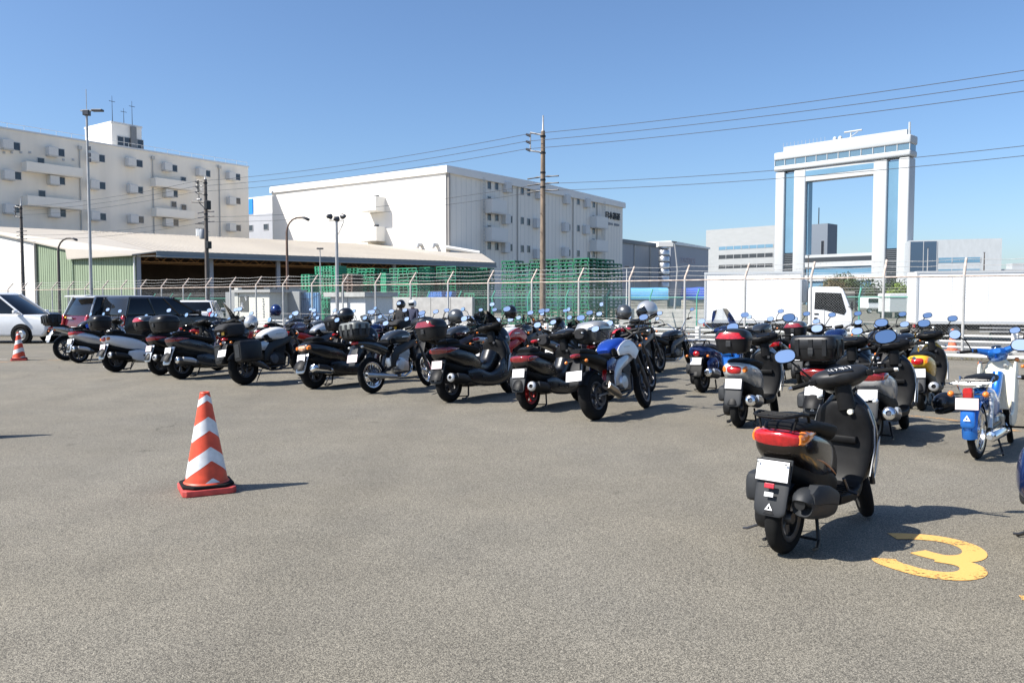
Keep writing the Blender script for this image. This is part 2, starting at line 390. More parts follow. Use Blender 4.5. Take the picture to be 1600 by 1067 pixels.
# ================================================================= buildings behind the yard
beige_wall = mat('beige_render', (.86, .79, .68), .8, noise=.07, nscale=.5, bump=.05, bscale=20, anis=(1, 1, .12))
white_wall = mat('white_render', (.80, .785, .74), .8, noise=.035, nscale=.1, anis=(1, 1, .25))
white_clad = mat('white_cladding', (.84, .80, .73), .6, noise=.04, nscale=.15, anis=(3, 3, .12))
win_dark = mat('window_dark', (.03, .035, .045), .12, 0, .7)
win_frame = mat('window_frame', (.45, .46, .47), .5)
hood_m = mat('vent_hood', (.66, .65, .62), .5, noise=.06)
pipe_m = mat('downpipe', (.50, .49, .46), .6)
roof_edge = mat('roof_edge', (.62, .63, .63), .55, noise=.05)
def frame(p0, d, name, label, cat, group=None):
    """an Empty at p0 whose x axis runs along the wall from left to right and whose y axis points into the building"""
    return thing(name, label, cat, (p0.x, p0.y, 0), math.atan2(d.y, d.x), group=group)
def bx(x0, x1, y0, y1, z0, z1): return MB().box(((x0 + x1) / 2, (y0 + y1) / 2, (z0 + z1) / 2), (x1 - x0, y1 - y0, z1 - z0))
WCACHE = {}
def window(par, t, z, w, h, y=0., pane=win_dark, fm=win_frame):
    key = (round(w, 2), round(h, 2), pane.name, fm.name)
    if key not in WCACHE:
        f = MB(); b = .07
        f.box((-w / 2 + b / 2, 0, 0), (b, .12, h)).box((w / 2 - b / 2, 0, 0), (b, .12, h)).box((0, 0, h / 2 - b / 2), (w - 2 * b, .118, b)).box((0, 0, -h / 2 + b / 2), (w - 2 * b, .118, b))
        WCACHE[key] = (f.mesh('window', fm, 0), MB().box((0, .02, 0), (w - 2 * b, .05, h - 2 * b)).mesh('pane', pane, 0))
    a, c = WCACHE[key]; o = link('window', a, par, (t, y - .03, z)); link('pane', c, o); return o

# --- long beige block, far left
A0 = Vector((-71, 112.8, 0)); Aw = lambda zx, zy: onwall(A0, D2, zx / 3.335, 160 + zy / 3.335)
tE = onwall(A0, D2, 391, YH)[0]; HA = 25.2
A = frame(A0, D2, 'apartment_style_warehouse', 'long beige multi storey warehouse with balconies and a roof tower at far left', 'building')
bx(-40, tE, 0, 28, 0, HA).o('wall', beige_wall, A, 0)
pr = MB(); pr.tube([(-40, .3, HA + .9), (tE, .3, HA + .9)], .035, 5)
for i in range(38): pr.tube([(-40 + i * (tE + 40) / 37, .3, HA), (-40 + i * (tE + 40) / 37, .3, HA + .9)], .03, 4)
pr.o('roof_railing', roof_edge, A, 0); bx(-40, tE + .12, -.14, .35, HA - .02, HA + .22).o('parapet_cap', roof_edge, A, 0)
rows = [[(48, 222, 82, 230), (283, 258, 315, 263), (497, 287, 527, 293), (693, 313, 725, 320), (882, 338, 907, 345), (1058, 365, 1080, 372), (1215, 385, 1237, 390)],
        [(55, 380, 88, 383), (290, 407, 318, 410), (500, 430, 530, 435), (702, 452, 727, 458), (888, 474, 909, 477), (1217, 515, 1238, 515)],
        [(60, 556, 92, 556), (293, 575, 322, 578), (503, 592, 533, 597), (705, 608, 731, 612), (887, 625, 913, 628), (1217, 652, 1240, 655)]]
hood = MB().box((0, -.55, 0), (1.35, 1.1, 1.25)).box((.1, -.56, -.70), (1.5, 1.14, .12)).mesh('vent_hood', hood_m, 0, .06, 1)
for r in rows:
    for (bxx, bz, wx, wz) in r:
        t, z = Aw(bxx - 22, bz); link('vent_hood', hood, A, (t, 0, z)); t, z = Aw(wx, wz); window(A, t, z, 1.15, 1.15)
for r in rows:                                            # further along, out of the frame on the left
    t, z = Aw(*r[0][2:]); window(A, t - 12, z, 1.15, 1.15); link('vent_hood', hood, A, (t - 13.8, 0, z))
for (x0, ya, x1, yb, hpx) in ((135, 315, 425, 350, 32), (140, 490, 425, 516, 32), (800, 400, 992, 418, 29), (805, 555, 1002, 568, 29)):
    t0, z0 = Aw(x0, ya); t1, z1 = Aw(x1, yb); z0 = (z0 + z1) / 2; h = .9
    # the parapet stands out from the wall: move it to where that pixel meets the projecting plane
    bal = MB().box(((t0 + t1) / 2 - .6, -1.5, z0 - h / 2 - .2), (t1 - t0, .14, h + .3)).box(((t0 + t1) / 2 - .6, -.75, z0 - h - .42), (t1 - t0, 1.5, .16))
    for e in (t0 - .53, t1 - .67): bal.box((e, -.72, z0 - h / 2 - .2), (.14, 1.42, h + .3))
    bal.o('balcony', mat('balcony_render', (.86, .81, .72), .8, noise=.04, nscale=.4), A, 0)
    for px_ in ((210, 308, 218, 475) if x0 < 300 else (955, 400, 905, 530)):
        pass
for (zx, zy) in ((212, 308), (218, 477), (955, 405), (905, 532), (957, 548)):
    t, z = Aw(zx, zy); window(A, t, z, 1.0, 1.0)
for (zx, za) in ((412, 245), (793, 297), (1140, 345)):
    t, z = Aw(zx, za); MB().tube([(t, -.12, 0), (t, -.12, z)], .09, 8).o('downpipe', pipe_m, A); MB().box((t, -.2, z + .2), (.5, .4, .5)).o('rain_hopper', pipe_m, A, 0)
for zx in (20, 60, 108, 155, 330, 380): t, z = Aw(zx, 262 if zx < 300 else 300); MB().box((t, -.06, z), (.3, .12, .3)).o('wall_vent', win_frame, A, 0)
MB().box((-22, 3, HA + 1.1), (16, 3, 2.2)).o('roof_fence', mat('roof_screen', (.45, .5, .55), .5, noise=.1, nscale=2), A, 0)
# roof tower
tp0 = onwall(A0, D2, 579 / 3.335, YH)[0] + 2.4; tp1 = onwall(A0, D2, 775 / 3.335, YH)[0] + 1.2; zt = onwall(A0 - D1 * -3, D2, 580 / 3.335, 160 + 108 / 3.335)[1]
yb = 3.
while yb < 24:
    q = A0 + D2 * tp0 + Vector((-D2.y, D2.x, 0)) * yb
    if q.x / q.y < (141 - 800) / FPX: break
    yb += .1
tw = bx(tp0, tp1, 3, yb, HA, zt).o('roof_tower', white_wall, A, 0); bx(tp0 - .1, tp1 + .1, 2.9, yb + .1, zt, zt + .3).o('tower_cap', roof_edge, tw, 0)
for zx, zy, w in ((630, 152, 1.1), (678, 165, 1.8), (735, 170, 1.1)):
    t, z = onwall(A0 + D1 * -3, D2, zx / 3.335, 160 + zy / 3.335); q = onwall(A0, D2, zx / 3.335, YH)[0] + 2.2; window(tw, q, zt - 2.6, w, 1.5, 2.97)
for q, hh in ((tp0 + .5, 4.4), (tp1 - 2.6, 2.8), (tp1 - 1.2, 4.2)):
    an = MB().tube([(q, 3.6, zt - .3), (q, 3.6, zt + hh)], [.06, .025], 5); an.tube([(q - .5, 3.6, zt + hh * .8), (q + .5, 3.6, zt + hh * .8)], .04, 4).o('antenna', steel_black, A, 0)
MB().box((tp1 - 1.5, 2.8, zt - 5), (.9, .3, 10)).o('cable_duct', mat('duct_grey', (.2, .21, .22), .6), A, 0)

# --- white warehouse, centre
B0 = P(697, YH, 125.); B0.z = 0; HB = 20.9
tBl = 0
for i in range(4000):
    q = B0 + D1 * (i * .02)
    if q.x / q.y < (428 - 800) / FPX: tBl = i * .02; break
tBr = onwall(B0, D2, 972, YH)[0]
B = frame(B0, D2, 'white_warehouse', 'large plain white warehouse with dark sign lettering on its shaded side, behind the pallets', 'building')
bx(0, tBr, 0, tBl, 0, HB).o('wall', white_clad, B, 0)
bx(-.3, tBr + .4, -.5, tBl + .3, HB, HB + .95).o('roof', mat('roof_white', (.80, .79, .77), .6, noise=.03, nscale=.2), B, 0)
rf = MB().prism([(-.25, HB + .96), (tBr + .35, HB + .96), (tBr + .35, HB + 1.1), (tBr / 2, HB + 1.5), (-.25, HB + 1.1)], -.45, tBl + .25); rf.o('roof_slope', MATS['roof_white'], B, 0)
seam = MB()
for i in range(1, 46): seam.box((i * tBr / 46, -.012, HB / 2), (.035, .024, HB - .4))
seam.o('cladding_seam', mat('seam', (.58, .58, .57), .6), B, 0)['kind'] = 'stuff'
B3 = lambda zx, zy: onwall(B0, D2, 760 + zx / 3.335, 160 + zy / 3.335)
wins = [(14, 433), (52, 438), (126, 453), (186, 464), (219, 470), (429, 510), (478, 517), (532, 527), (559, 533), (14, 510), (14, 597), (53, 600), (126, 611), (186, 617), (219, 624), (282, 632), (282, 480),
        (429, 652), (478, 657), (532, 666), (558, 606), (558, 670), (14, 660), (14, 748), (53, 752), (126, 757), (186, 763), (219, 765), (429, 784), (478, 788), (532, 795), (558, 727), (558, 792)]
for zx, zy in wins: t, z = B3(zx, zy); window(B, t, z, .95, 1.25)
vh = MB().box((0, -.45, 0), (1.5, .9, 1.7)).mesh('vent_box', mat('vent_box', (.64, .65, .65), .6), 0, .05, 1)
for zx, zy in ((98, 445), (265, 480), (408, 507), (514, 526), (92, 610), (255, 632), (402, 652), (510, 665), (90, 758), (255, 790), (400, 780)): t, z = B3(zx, zy); link('vent_box', vh, B, (t, 0, z))
def balcony(par, x0, x1, z0, h, out, m):
    b = MB().box(((x0 + x1) / 2, -out + .06, z0 + h / 2), (x1 - x0, .12, h)).box(((x0 + x1) / 2, -out / 2 - .06, z0), (x1 - x0 - .02, out - .12, .2))
    for e in (x0 + .06, x1 - .06): b.box((e, -out / 2 + .06, z0 + h / 2), (.12, out - .12, h - .01))
    return b.o('balcony', m, par, 0)
for (xa, xb, zy) in ((-10, 68, 575), (-10, 75, 722), (540, 600, 652), (540, 600, 775)):
    t0, z0 = B3(xa, zy); t1, _ = B3(xb, zy); balcony(B, t0, t1, z0, 2.2, 1.5, mat('balcony_white', (.74, .74, .72), .6))
    lad = MB()
    for s in (t1 + .1, t1 + .55) if xa > 100 else (t0 - 1.0, t0 - .55): lad.box((s, -.5, z0 + 1.5), (.06, .06, 8))
    for i in range(14): lad.box((t1 + .32 if xa > 100 else t0 - .78, -.5, z0 - 2.2 + i * .55), (.4, .05, .05))
    lad.o('ladder', mat('galvanised', (.42, .43, .44), .5, .6), B, 0)
for zx in (160, 450, 575): t, z = B3(zx, 450); MB().tube([(t, -.15, 0), (t, -.15, HB)], .11, 8).o('downpipe', pipe_m, B)
MB().tube([(.4, -.3, 0), (.4, -.3, HB - .1)], .22, 8).o('downpipe', mat('dark_gutter', (.33, .31, .29), .6), B)
# balconies and doors on the sunlit face (its plane runs along D1 from the corner)
BL = Matrix.Rotation(R(90), 4, 'Z')
def Bl(zx, zy):
    t, z = onwall(B0, D1, 400 + zx / 3.335, 160 + zy / 3.335); return t, z
for zx0, zx1, zb in ((592, 675, 574), (580, 677, 728)):
    t1, z0 = Bl(zx0, zb); t0, _ = Bl(zx1, zb); out = 2.2
    b = MB().box((-out + .06, (t0 + t1) / 2, z0 + 1.1), (.12, t1 - t0, 2.2)).box((-out / 2, (t0 + t1) / 2, z0), (out - .13, t1 - t0 - .02, .2))
    for e in (t0 + .06, t1 - .06): b.box((-out / 2 + .06, e, z0 + 1.1), (out - .12, .12, 2.19))
    b.o('balcony', white_wall, B, 0)
    t, z = Bl(629, zb - 62); MB().box((-.06, t, z), (.12, 1.0, 1.7)).o('door', win_dark, B, 0)
for zx in (862, 943): t, z = Bl(zx, 743); MB().tube([(0, t, z), (-.9, t, z), (-1.0, t, z - .5)], .32, 10).o('wall_vent', win_frame, B)
MB().tube([(-.2, -.2, onwall(B0, D2, 700, 387)[1]), (3.2, -4.0, onwall(B0, D2, 708, 396)[1])], .3, 8).o('canopy_brace', white_wall, B)
# sign lettering
def lettering(body, size, m, par, name, M, thick=.02):
    c = bpy.data.curves.new(name, 'FONT'); c.body = body; c.size = size; c.extrude = thick; c.resolution_u = 3
    o = bpy.data.objects.new('tmp', c); COL.objects.link(o); bpy.context.view_layer.update()
    me = bpy.data.meshes.new_from_object(o.evaluated_get(bpy.context.evaluated_depsgraph_get())); bpy.data.objects.remove(o)
    me.materials.clear(); me.materials.append(m); return link(name, me, par, M=M)
sign_m = mat('sign_dark', (.03, .035, .045), .5)
ts, zs = B3(617, 606); te, _ = B3(692, 606); szs = (te - ts) / 3.79 * .98
MW = lambda x, y, z, sx=1.: Matrix.Translation((x, y, z)) @ Matrix.Rotation(R(90), 4, 'X') @ Matrix.Diagonal((sx, 1, 1, 1))
lettering('日本通運', szs * 1.0, sign_m, B, 'sign_lettering', MW(ts, -.08, onwall(B0, D2, 955, 343)[1] + .15), .12)
# small unreadable second line under the sign
st_ = MB(); zz = onwall(B0, D2, 955, 343)[1] - .95
x = ts + .2
while x < te:
    w = random.uniform(.12, .4); st_.box((x + w / 2, -.04, zz), (w, .08, random.uniform(.35, .55))); x += w + .08 + (.5 if abs(x - (ts + te) / 2) < .3 else 0)
st_.o('sign_small_print', mat('sign_grey', (.25, .27, .3), .6), B, 0)

# --- blue topped block between the two warehouses
C0 = P(388, YH, 178); C0.z = 0; Cc = frame(C0, -D1, 'distant_block', 'small white block with a blue corner between the beige and the white warehouse', 'building')
wC = onwall(C0, -D1, 436, YH)[0]; hC = onwall(C0, -D1, 400, 308)[1]
bx(0, wC, 0, 10, hC * .84, hC).o('upper_wall', white_wall, Cc, 0); bx(.6, 2.2, -.2, -.02, hC * .85, hC - .3).o('blue_panel', mat('sign_blue', (.02, .25, .7), .5), Cc, 0)
bx(-1, wC + 2, -.6, 10, 0, hC * .84 - .01).o('lower_wall', mat('grey_render', (.40, .41, .44), .8, noise=.05, nscale=.3), Cc, 0)
for q in (.2, .7): window(Cc, wC * q, hC * .72, 1.6, 1.3, -.62)
# --- grey sheds right of the white warehouse
Dg = P(966, YH, 196); Dg.z = 0; tD = onwall(Dg, D2, 1031, YH)[0]; hD = onwall(Dg, D2, 974, 374)[1]
grey_clad = mat('grey_cladding', (.34, .37, .41), .6, noise=.06, nscale=.3, anis=(4, 4, .15))
Ds = frame(Dg, D2, 'grey_shed', 'dark grey clad shed just right of the white warehouse', 'building')
bx(-20, tD, 0, 30, 0, hD - .9).o('wall', grey_clad, Ds, 0); bx(-20, tD + .3, -.4, 30.3, hD - .9, hD).o('roof', mat('dark_roof', (.16, .18, .2), .6), Ds, 0)
for i in range(4): bx(-10 + i * 9, -9.75 + i * 9, -.25, -.01, 0, hD - 1).o('wall_pipe', pipe_m, Ds, 0)
Eg = P(1047, YH, 215); Eg.z = 0; tE2 = onwall(Eg, D2, 1106, YH)[0]; hE = onwall(Eg, D2, 1050, 382)[1]
Es = frame(Eg, D2, 'grey_shed', 'bluish grey shed with a pale roof, left of the flat fronted offices', 'building')
bx(0, tE2, 0, 30, 0, hE).o('wall', mat('bluegrey_cladding', (.30, .33, .39), .6, noise=.05, nscale=.3), Es, 0); MB().prism([(-.4, hE), (tE2 + .4, hE), (tE2 + .4, hE + .5), (-.4, hE + .9)], -.4, 12).o('roof', mat('pale_roof', (.7, .74, .76), .5), Es, 0)
sc = lettering('LOGISTICS', 2.2, mat('faint_sign', (.40, .36, .42), .6), Es, 'faint_lettering', MW(6, -.06, hE - 4.6), .02)
Sg = P(1030, YH, 205); Sg.z = 0; hS = onwall(Sg, D2, 1032, 378)[1]; Ss = frame(Sg, Vector((1, 0, 0)), 'stair_tower', 'silver slatted round stair tower between the two grey sheds', 'tower')
wS = 2.8
for i in range(9): MB().lathe([(wS * .45, 0), (wS * .5, .15), (wS * .5, hS / 11 - .3), (wS * .45, hS / 11 - .1)], (wS / 2, 1.5, 1.5 + i * hS / 10), 'z', 16).o('ring_panel', alu, Ss)
MB().tube([(wS / 2, 1.5, 0), (wS / 2, 1.5, hS - .4)], .9, 10).o('core', white_wall, Ss); bx(-.3, wS + .6, 0, 3, hS - 1.2, hS).o('roof', white_wall, Ss, 0)

# --- the gate shaped tower, right
tow_w = mat('tower_white', (.47, .49, .50), .55, noise=.03, nscale=.1); tow_g = mat('tower_glass', (.14, .27, .38), .2, .1, .6, noise=.06, nscale=.2); block_m = mat('pale_blue_grey', (.46, .52, .58), .5, noise=.04, nscale=.2)  # last one: even pale blue grey of the low block behind the tower
TL = Vector((89.7, 280, 0)); TR = Vector((121.2, 247, 0)); dT = (TR - TL).normalized(); T = frame(TL, dT, 'gate_shaped_tower', 'tall pale gate shaped office tower with a square opening, on the right', 'building')
tt = lambda zx, zy=None: onwall(TL, dT, 1090 + zx / 3.137, YH if zy is None else 180 + zy / 3.137)
LT = lambda zx: tt(zx)[0] * 1.
wT = LT(1022); hz = lambda zx, zy: tt(zx, zy)[1]
zTop = (hz(366, 165) + hz(1018, 97)) / 2 - .8; zB1 = (hz(366, 215) + hz(1018, 155)) / 2; zB2 = (hz(366, 242) + hz(1018, 184)) / 2; zB3 = (hz(366, 270) + hz(1018, 213)) / 2; zO = (hz(520, 322) + hz(850, 292)) / 2; zBase = (hz(520, 684) + hz(840, 676)) / 2; zb2 = (hz(520, 747) + hz(840, 735)) / 2
DT = 5.0
x1, x2, x3 = LT(415), LT(460), LT(517); x4, x5, x6 = LT(846), LT(913), LT(968)
def rpill(a, b, nm):                      # a pier with rounded outer corner
    MB().prism([(a, .0), (b, .0), (b, DT), (a, DT)], 0, zB3 - .3, 'xy').o(nm, tow_w, T, 30, .45, 3)
rpill(.2, x1, 'pier'); rpill(x2, x3, 'pier'); rpill(x4, x5, 'pier'); rpill(x6, wT, 'pier')
for a, b in ((x1, x2), (x5, x6)):
    bx(a, b, .9, DT - .6, 17.5, zB3 - .8).o('glass_strip', tow_g, T, 0)
    lv = MB()
    for i in range(28): lv.box(((a + b) / 2, .9, .5 + i * .61), (b - a, .4, .3))
    lv.o('louvre', mat('louvre_dark', (.1, .115, .13), .5), T, 0); bx(a, b, 1.2, DT - .8, 0, 17.49).o('dark_base', mat('base_dark', (.07, .08, .09), .5), T, 0)
bx(x3 + .02, x3 + .6, 1.2, DT - 1., zBase, zO).o('side_glass', tow_g, T, 0)
bx(x3 - .5, x4 + .5, .3, DT - .4, zO, zB3 - .1).o('lower_beam', tow_w, T, 0); bx(x3 - .3, x4 + 1., .2, .32, zB3 - 2.6, zB3 - .9).o('beam_window', tow_g, T, 0)
bx(-.25, wT + .3, -.35, DT + .35, zB3, zB2).o('white_band', tow_w, T, 30, .5, 3); bx(.1, wT - .1, 0, DT, zB2, zB1).o('glazing_band', mat('band_glass', (.14, .23, .29), .1, .3, .8), T, 0)
for i in range(13): MB().box((i * wT / 12, -.05, (zB1 + zB2) / 2), (.22, .3, zB1 - zB2 - .01)).o('mullion', tow_w, T, 0)
bx(-.3, wT + .35, -.4, DT + .4, zB1, zTop).o('top_block', tow_w, T, 30, .5, 3); bx(LT(402), LT(1000), 1.0, DT - 1., zTop, zTop + 1.8).o('roof_block', tow_w, T, 0)
ra = MB().tube([(wT * .55, 4, zTop + 1.8), (wT * .55, 4, zTop + 3.8)], .25, 5).tube([(wT * .5, 4, zTop + 4.2), (wT * .63, 4, zTop + 4.2)], .3, 5).tube([(wT * .52, 4, zTop + 1.8), (wT * .6, 4, zTop + 3.8)], .15, 5)
for q in (.43, .47): MB().ell((wT * q, 4, zTop + 2.5), (.7, .7, .9), 8, 6).o('roof_dome', tow_w, T)
for q in range(12): MB().tube([(wT * (.05 + .03 * q), 1.5, zTop + (1.7 if q > 1 else -.1)), (wT * (.05 + .03 * q), 1.5, zTop + 3.2)], .06, 4).o('roof_rod', tow_w, T, 0)
ra.o('roof_mast', tow_w, T, 0); MB().tube([(wT - .6, 1, zTop), (wT - .6, 1, zTop + 3.8)], .3, 6).o('antenna', tow_w, T)
bx(x3 - .2, x4 + .2, .6, DT - .8, zb2, zBase).o('base_beam', tow_w, T, 0); bx(x3 + .2, x4 - .1, .45, .62, zb2 + 1.7, zb2 + 3.1).o('base_window', win_dark, T, 0); bx(x3 + .2, x4 - .1, 1.2, DT - 1.2, 0, zb2 - .01).o('lobby_glass', tow_g, T, 0)
bx(x3 - .1, x4 + .1, .55, DT - .7, zb2 - 4.6, zb2 - 2.6).o('canopy', tow_w, T, 0)
# offices left and right of the tower
def office(pxl, pxr, Z, d, ytop, name, label, strips, wm, extra=None):
    o0 = P(pxl, YH, Z); o0.z = 0; d = d.normalized(); f = frame(o0, d, name, label, 'building'); w = onwall(o0, d, pxr, YH)[0]; h = onwall(o0, d, pxl, ytop)[1]
    bx(0, w, 0, 18, 0, h).o('wall', wm, f, 0)
    for (a, b, y0, y1, m) in strips:
        ta, tb = onwall(o0, d, a, YH)[0], onwall(o0, d, b, YH)[0]; z1 = onwall(o0, d, a, y0)[1]; z0 = onwall(o0, d, a, y1)[1]
        s = bx(ta, tb, -.06, .3, z0, z1).o('window_strip', m, f, 0); n = max(2, int((tb - ta) / 3.2))
        for i in range(n + 1): MB().box((ta + (tb - ta) * i / n, -.1, (z0 + z1) / 2), (.16, .08, z1 - z0)).o('mullion', win_frame, s, 0)
    return f, o0, d, w, h
office(1102, 1212, 330, dT, 360, 'office_block', 'flat fronted pale office block left of the gate shaped tower', [(1122, 1207, 386, 391, tow_g), (1122, 1207, 399, 405, win_dark), (1122, 1207, 414.5, 420, win_dark)], mat('office_pale', (.36, .375, .38), .6, noise=.05, nscale=.3, anis=(1, 1, 3)))
ofg = mat('office_glass', (.06, .10, .16), .12, .3, .8)
office(1418, 1563, 236, Vector((.93, -.36, 0)), 376, 'office_block', 'pale office block with a dark glass corner right of the gate shaped tower', [(1420, 1462, 378, 430, ofg), (1464, 1530, 403, 411, tow_g), (1464, 1530, 421, 429, tow_g)], mat('office_grey', (.44, .47, .49), .6, noise=.06, nscale=.4, anis=(3, 3, 1)))
xb = P(1265, YH, 345); xb.z = 0; f = frame(xb, dT, 'distant_block', 'dark slab seen through the opening of the gate shaped tower', 'building'); hX = onwall(xb, dT, 1266, 351)[1]
wX = onwall(xb, dT, 1291, YH)[0]; bx(0, wX, 0, 9, 0, hX).o('wall', mat('dark_slab', (.17, .20, .24), .6, noise=.05), f, 0); window(f, wX * .72, hX * .7, 1.4, 6, 0); bx(wX * .3, wX * .34, 2, 2.3, hX, hX + 7).o('crane_arm', steel_black, f, 0)
xb = P(1566, YH, 262); xb.z = 0; f = frame(xb, Vector((1, -.2, 0)).normalized(), 'distant_block', 'low white building at the far right edge beside the offices', 'building'); bx(0, 30, 0, 8, 0, 11.5).o('wall', tow_w, f, 0)
bx(3, 8, 1, 6, 11.5, 13.4).o('roof_house', tow_w, f, 0)
for q in (3, 8, 13, 18): window(f, q, 8.6, 2.2, 1.3)
xb = P(1296, YH, 380); xb.z = 0; f = frame(xb, Vector((1, 0, 0)), 'distant_block', 'pale low block glimpsed under the tower opening', 'building'); bx(0, 42, 0, 8, 0, 12.5).o('wall', block_m, f, 0); bx(6, 16, -.5, 0, 2, 8).o('blue_panel', mat('tint_blue', (.25, .36, .52), .5), f, 0)

# --- the long open sided shed
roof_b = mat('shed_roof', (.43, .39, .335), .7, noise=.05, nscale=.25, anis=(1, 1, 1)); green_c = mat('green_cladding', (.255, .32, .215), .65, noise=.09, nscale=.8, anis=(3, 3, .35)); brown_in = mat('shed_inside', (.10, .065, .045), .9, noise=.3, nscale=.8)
K0 = P(213, YH, 76); K0.z = 0; K1 = P(768, YH, 101); K1.z = 0; e2 = (K1 - K0).normalized(); inw = Vector((-e2.y, e2.x, 0))
SH = frame(K0, e2, 'open_sided_shed', 'long low shed with cream roof, green end wall and dark open front', 'building'); LK = (K1 - K0).length
M_ = Matrix.Translation((K0.x, K0.y, 0)) @ frame_rot(e2); Mi = M_.inverted()
def loc(v): return Mi @ v
ze = (onwall(K0, e2, 237, 391)[1] + onwall(K0, e2, 768, 413)[1]) / 2; RS = 36.5
zr = (onwall(K0 + inw * RS, e2, 10, 345.5)[1] + onwall(K0 + inw * RS, e2, 700, 394)[1]) / 2
# end wall plane: along D1 from the front corner
dl = lambda t: loc(K0 + D1 * t)
def ew(px, py): t, z = onwall(K0, D1, px, py); return t, z
tG, zG = ew(105, 389); tF, zF = ew(57, 378); tI, zI = ew(-60, 337)
xr_l = loc(K0 + D1 * 12).x
t_r = RS / D1.dot(inw); ridgeL = dl(t_r) + Vector((-.4, 0, zr)); tr = onwall(K0 + inw * RS, e2, 742, YH)[0]; ridgeR = Vector((tr, RS, zr))
eaveL = Vector((1.6, -.9, ze)); eaveR = Vector((LK, -.9, ze))
eG = dl(tG) + Vector((-.2, -.2, zG)); eF2 = dl(ew(108, 404)[0]) + Vector((-.3, -.5, ew(108, 404)[1])); eE = Vector((-.5, -.9, ze - .35)); eI = dl(tI) + Vector((0, 0, zI))
rm = MB(); th = Vector((0, 0, -.12))
def slab(mb, pts):
    n = len(pts); mb.add(list(pts) + [p + th for p in pts], [list(range(n)), list(range(2 * n - 1, n - 1, -1))] + [[i, n + i, n + (i + 1) % n, (i + 1) % n] for i in range(n)])
slab(rm, [ridgeL, ridgeR, eaveR, eaveL, eG]); slab(rm, [eG, eaveL, eE, eF2]); 
slab(rm, [ridgeR, ridgeL, ridgeL + Vector((0, RS + 1, ze - zr)), ridgeR + Vector((0, RS + 1, ze - zr))])
rm.o('roof', roof_b, SH, 0)
ribs = MB()
for i in range(60):
    q = (i + .5) / 60; a = eaveL.lerp(eaveR, q); b = Vector((a.x, RS, zr))
    if b.x < tr: ribs.tube([a + Vector((0, 0, .02)), b + Vector((0, 0, .02))], .03, 4)
ribs.o('roof_rib', roof_b, SH, 0)['kind'] = 'stuff'
fas = MB().box(((eaveL.x + eaveR.x) / 2, -.95, ze - .27), (eaveR.x - eaveL.x, .1, .62)); fas.o('fascia', mat('fascia_grey', (.19, .22, .24), .55, noise=.08, nscale=1), SH, 0)
MB().tube([(eaveL.x, -1.06, ze - .5), (eaveR.x, -1.06, ze - .5)], .09, 6).o('gutter', mat('gutter_grey', (.25, .28, .3), .5), SH)
# end wall panels, green and white
gw = MB(); t0, t1 = 0., tG
gp = [dl(0), dl(tG), dl(tG) + Vector((0, 0, ew(108, 403)[1])), dl(0) + Vector((0, 0, ze - .4))]
def slabw(mb, pts, off=.12):
    nrm = (pts[1] - pts[0]).cross(pts[2] - pts[1]).normalized() * off; n = len(pts)
    mb.add(list(pts) + [p + nrm for p in pts], [list(range(n)), list(range(2 * n - 1, n - 1, -1))] + [[i, n + i, n + (i + 1) % n, (i + 1) % n] for i in range(n)])
slabw(gw, gp); slabw(gw, [dl(tG + .02), dl(tF), dl(tF) + Vector((0, 0, zF)), dl(tG + .02) + Vector((0, 0, zG))]); gw.o('green_wall', green_c, SH, 0)
cor = MB(); cd = (dl(1) - dl(0)); cn = Vector((cd.y, -cd.x, 0)).normalized()
if (M_.to_3x3() @ cn).dot(Vector((0, -1, 0))) < 0: cn = -cn
for i in range(int(tF / .45)):
    t = i * .45 + .2; zt_ = (ze - .5) if t < tG else zG + (zF - zG) * (t - tG) / (tF - tG) - .1; cor.tube([dl(t) + cn * .02 + Vector((0, 0, .05)), dl(t) + cn * .02 + Vector((0, 0, zt_))], .022, 4)
cor.o('corrugation', green_c, SH, 0)['kind'] = 'stuff'
wwm = MB(); slabw(wwm, [dl(tF + .02), dl(t_r), dl(t_r) + Vector((0, 0, zr - .2)), dl(tF + .02) + Vector((0, 0, zF))]); wwm.o('white_wall', white_wall, SH, 0)
MB().tube([dl(tF) + cn * .15, dl(tF) + cn * .15 + Vector((0, 0, zF))], .16, 8).o('downpipe', mat('dark_gutter', (.3, .3, .3), .6), SH)
MB().tube([dl(0) + cn * .12, dl(0) + cn * .12 + Vector((0, 0, ze - .5)), Vector((2.5, -.6, ze - .35))], .09, 8).o('downpipe', white_wall, SH)
MB().tube([dl(tG - 1.2) + cn * .1, dl(tG - 1.2) + cn * .1 + Vector((0, 0, ze - .6))], .06, 6).o('downpipe', mat('green_pipe', (.3, .38, .28), .5), SH)
for i in range(6):
    x = .1 + i * (LK - .2) / 6 if i else .25; bx(x - .18, x + .18, -.18, .18, 0, ze - .3).o('column', mat('column_grey', (.30, .31, .34), .6), SH, 0)
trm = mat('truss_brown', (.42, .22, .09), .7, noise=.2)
for yy in (.6, 4.2):
    trs = MB().box((LK / 2, yy, ze - .28), (LK, .08, .08)).box((LK / 2, yy, ze - .95), (LK, .08, .08)); n = int(LK / .8)
    for i in range(n):
        a = (i * .8, yy, ze - .95 if i % 2 else ze - .28); b = ((i + 1) * .8, yy, ze - .28 if i % 2 else ze - .95); trs.tube([a, b], .03, 4)
    trs.o('truss', trm, SH, 0)
bx(-3, LK, 12.0, 12.3, 0, ze + (zr - ze) * 12 / RS - .35).o('inner_wall', brown_in, SH, 0); bx(LK - .2, LK, .4, 12, 0, ze - .6).o('far_end_wall', brown_in, SH, 0); bx(0, LK, .4, 12, ze - .2, ze - .1).o('ceiling', mat('shed_ceiling', (.22, .13, .07), .9, noise=.3, nscale=.6), SH, 0)
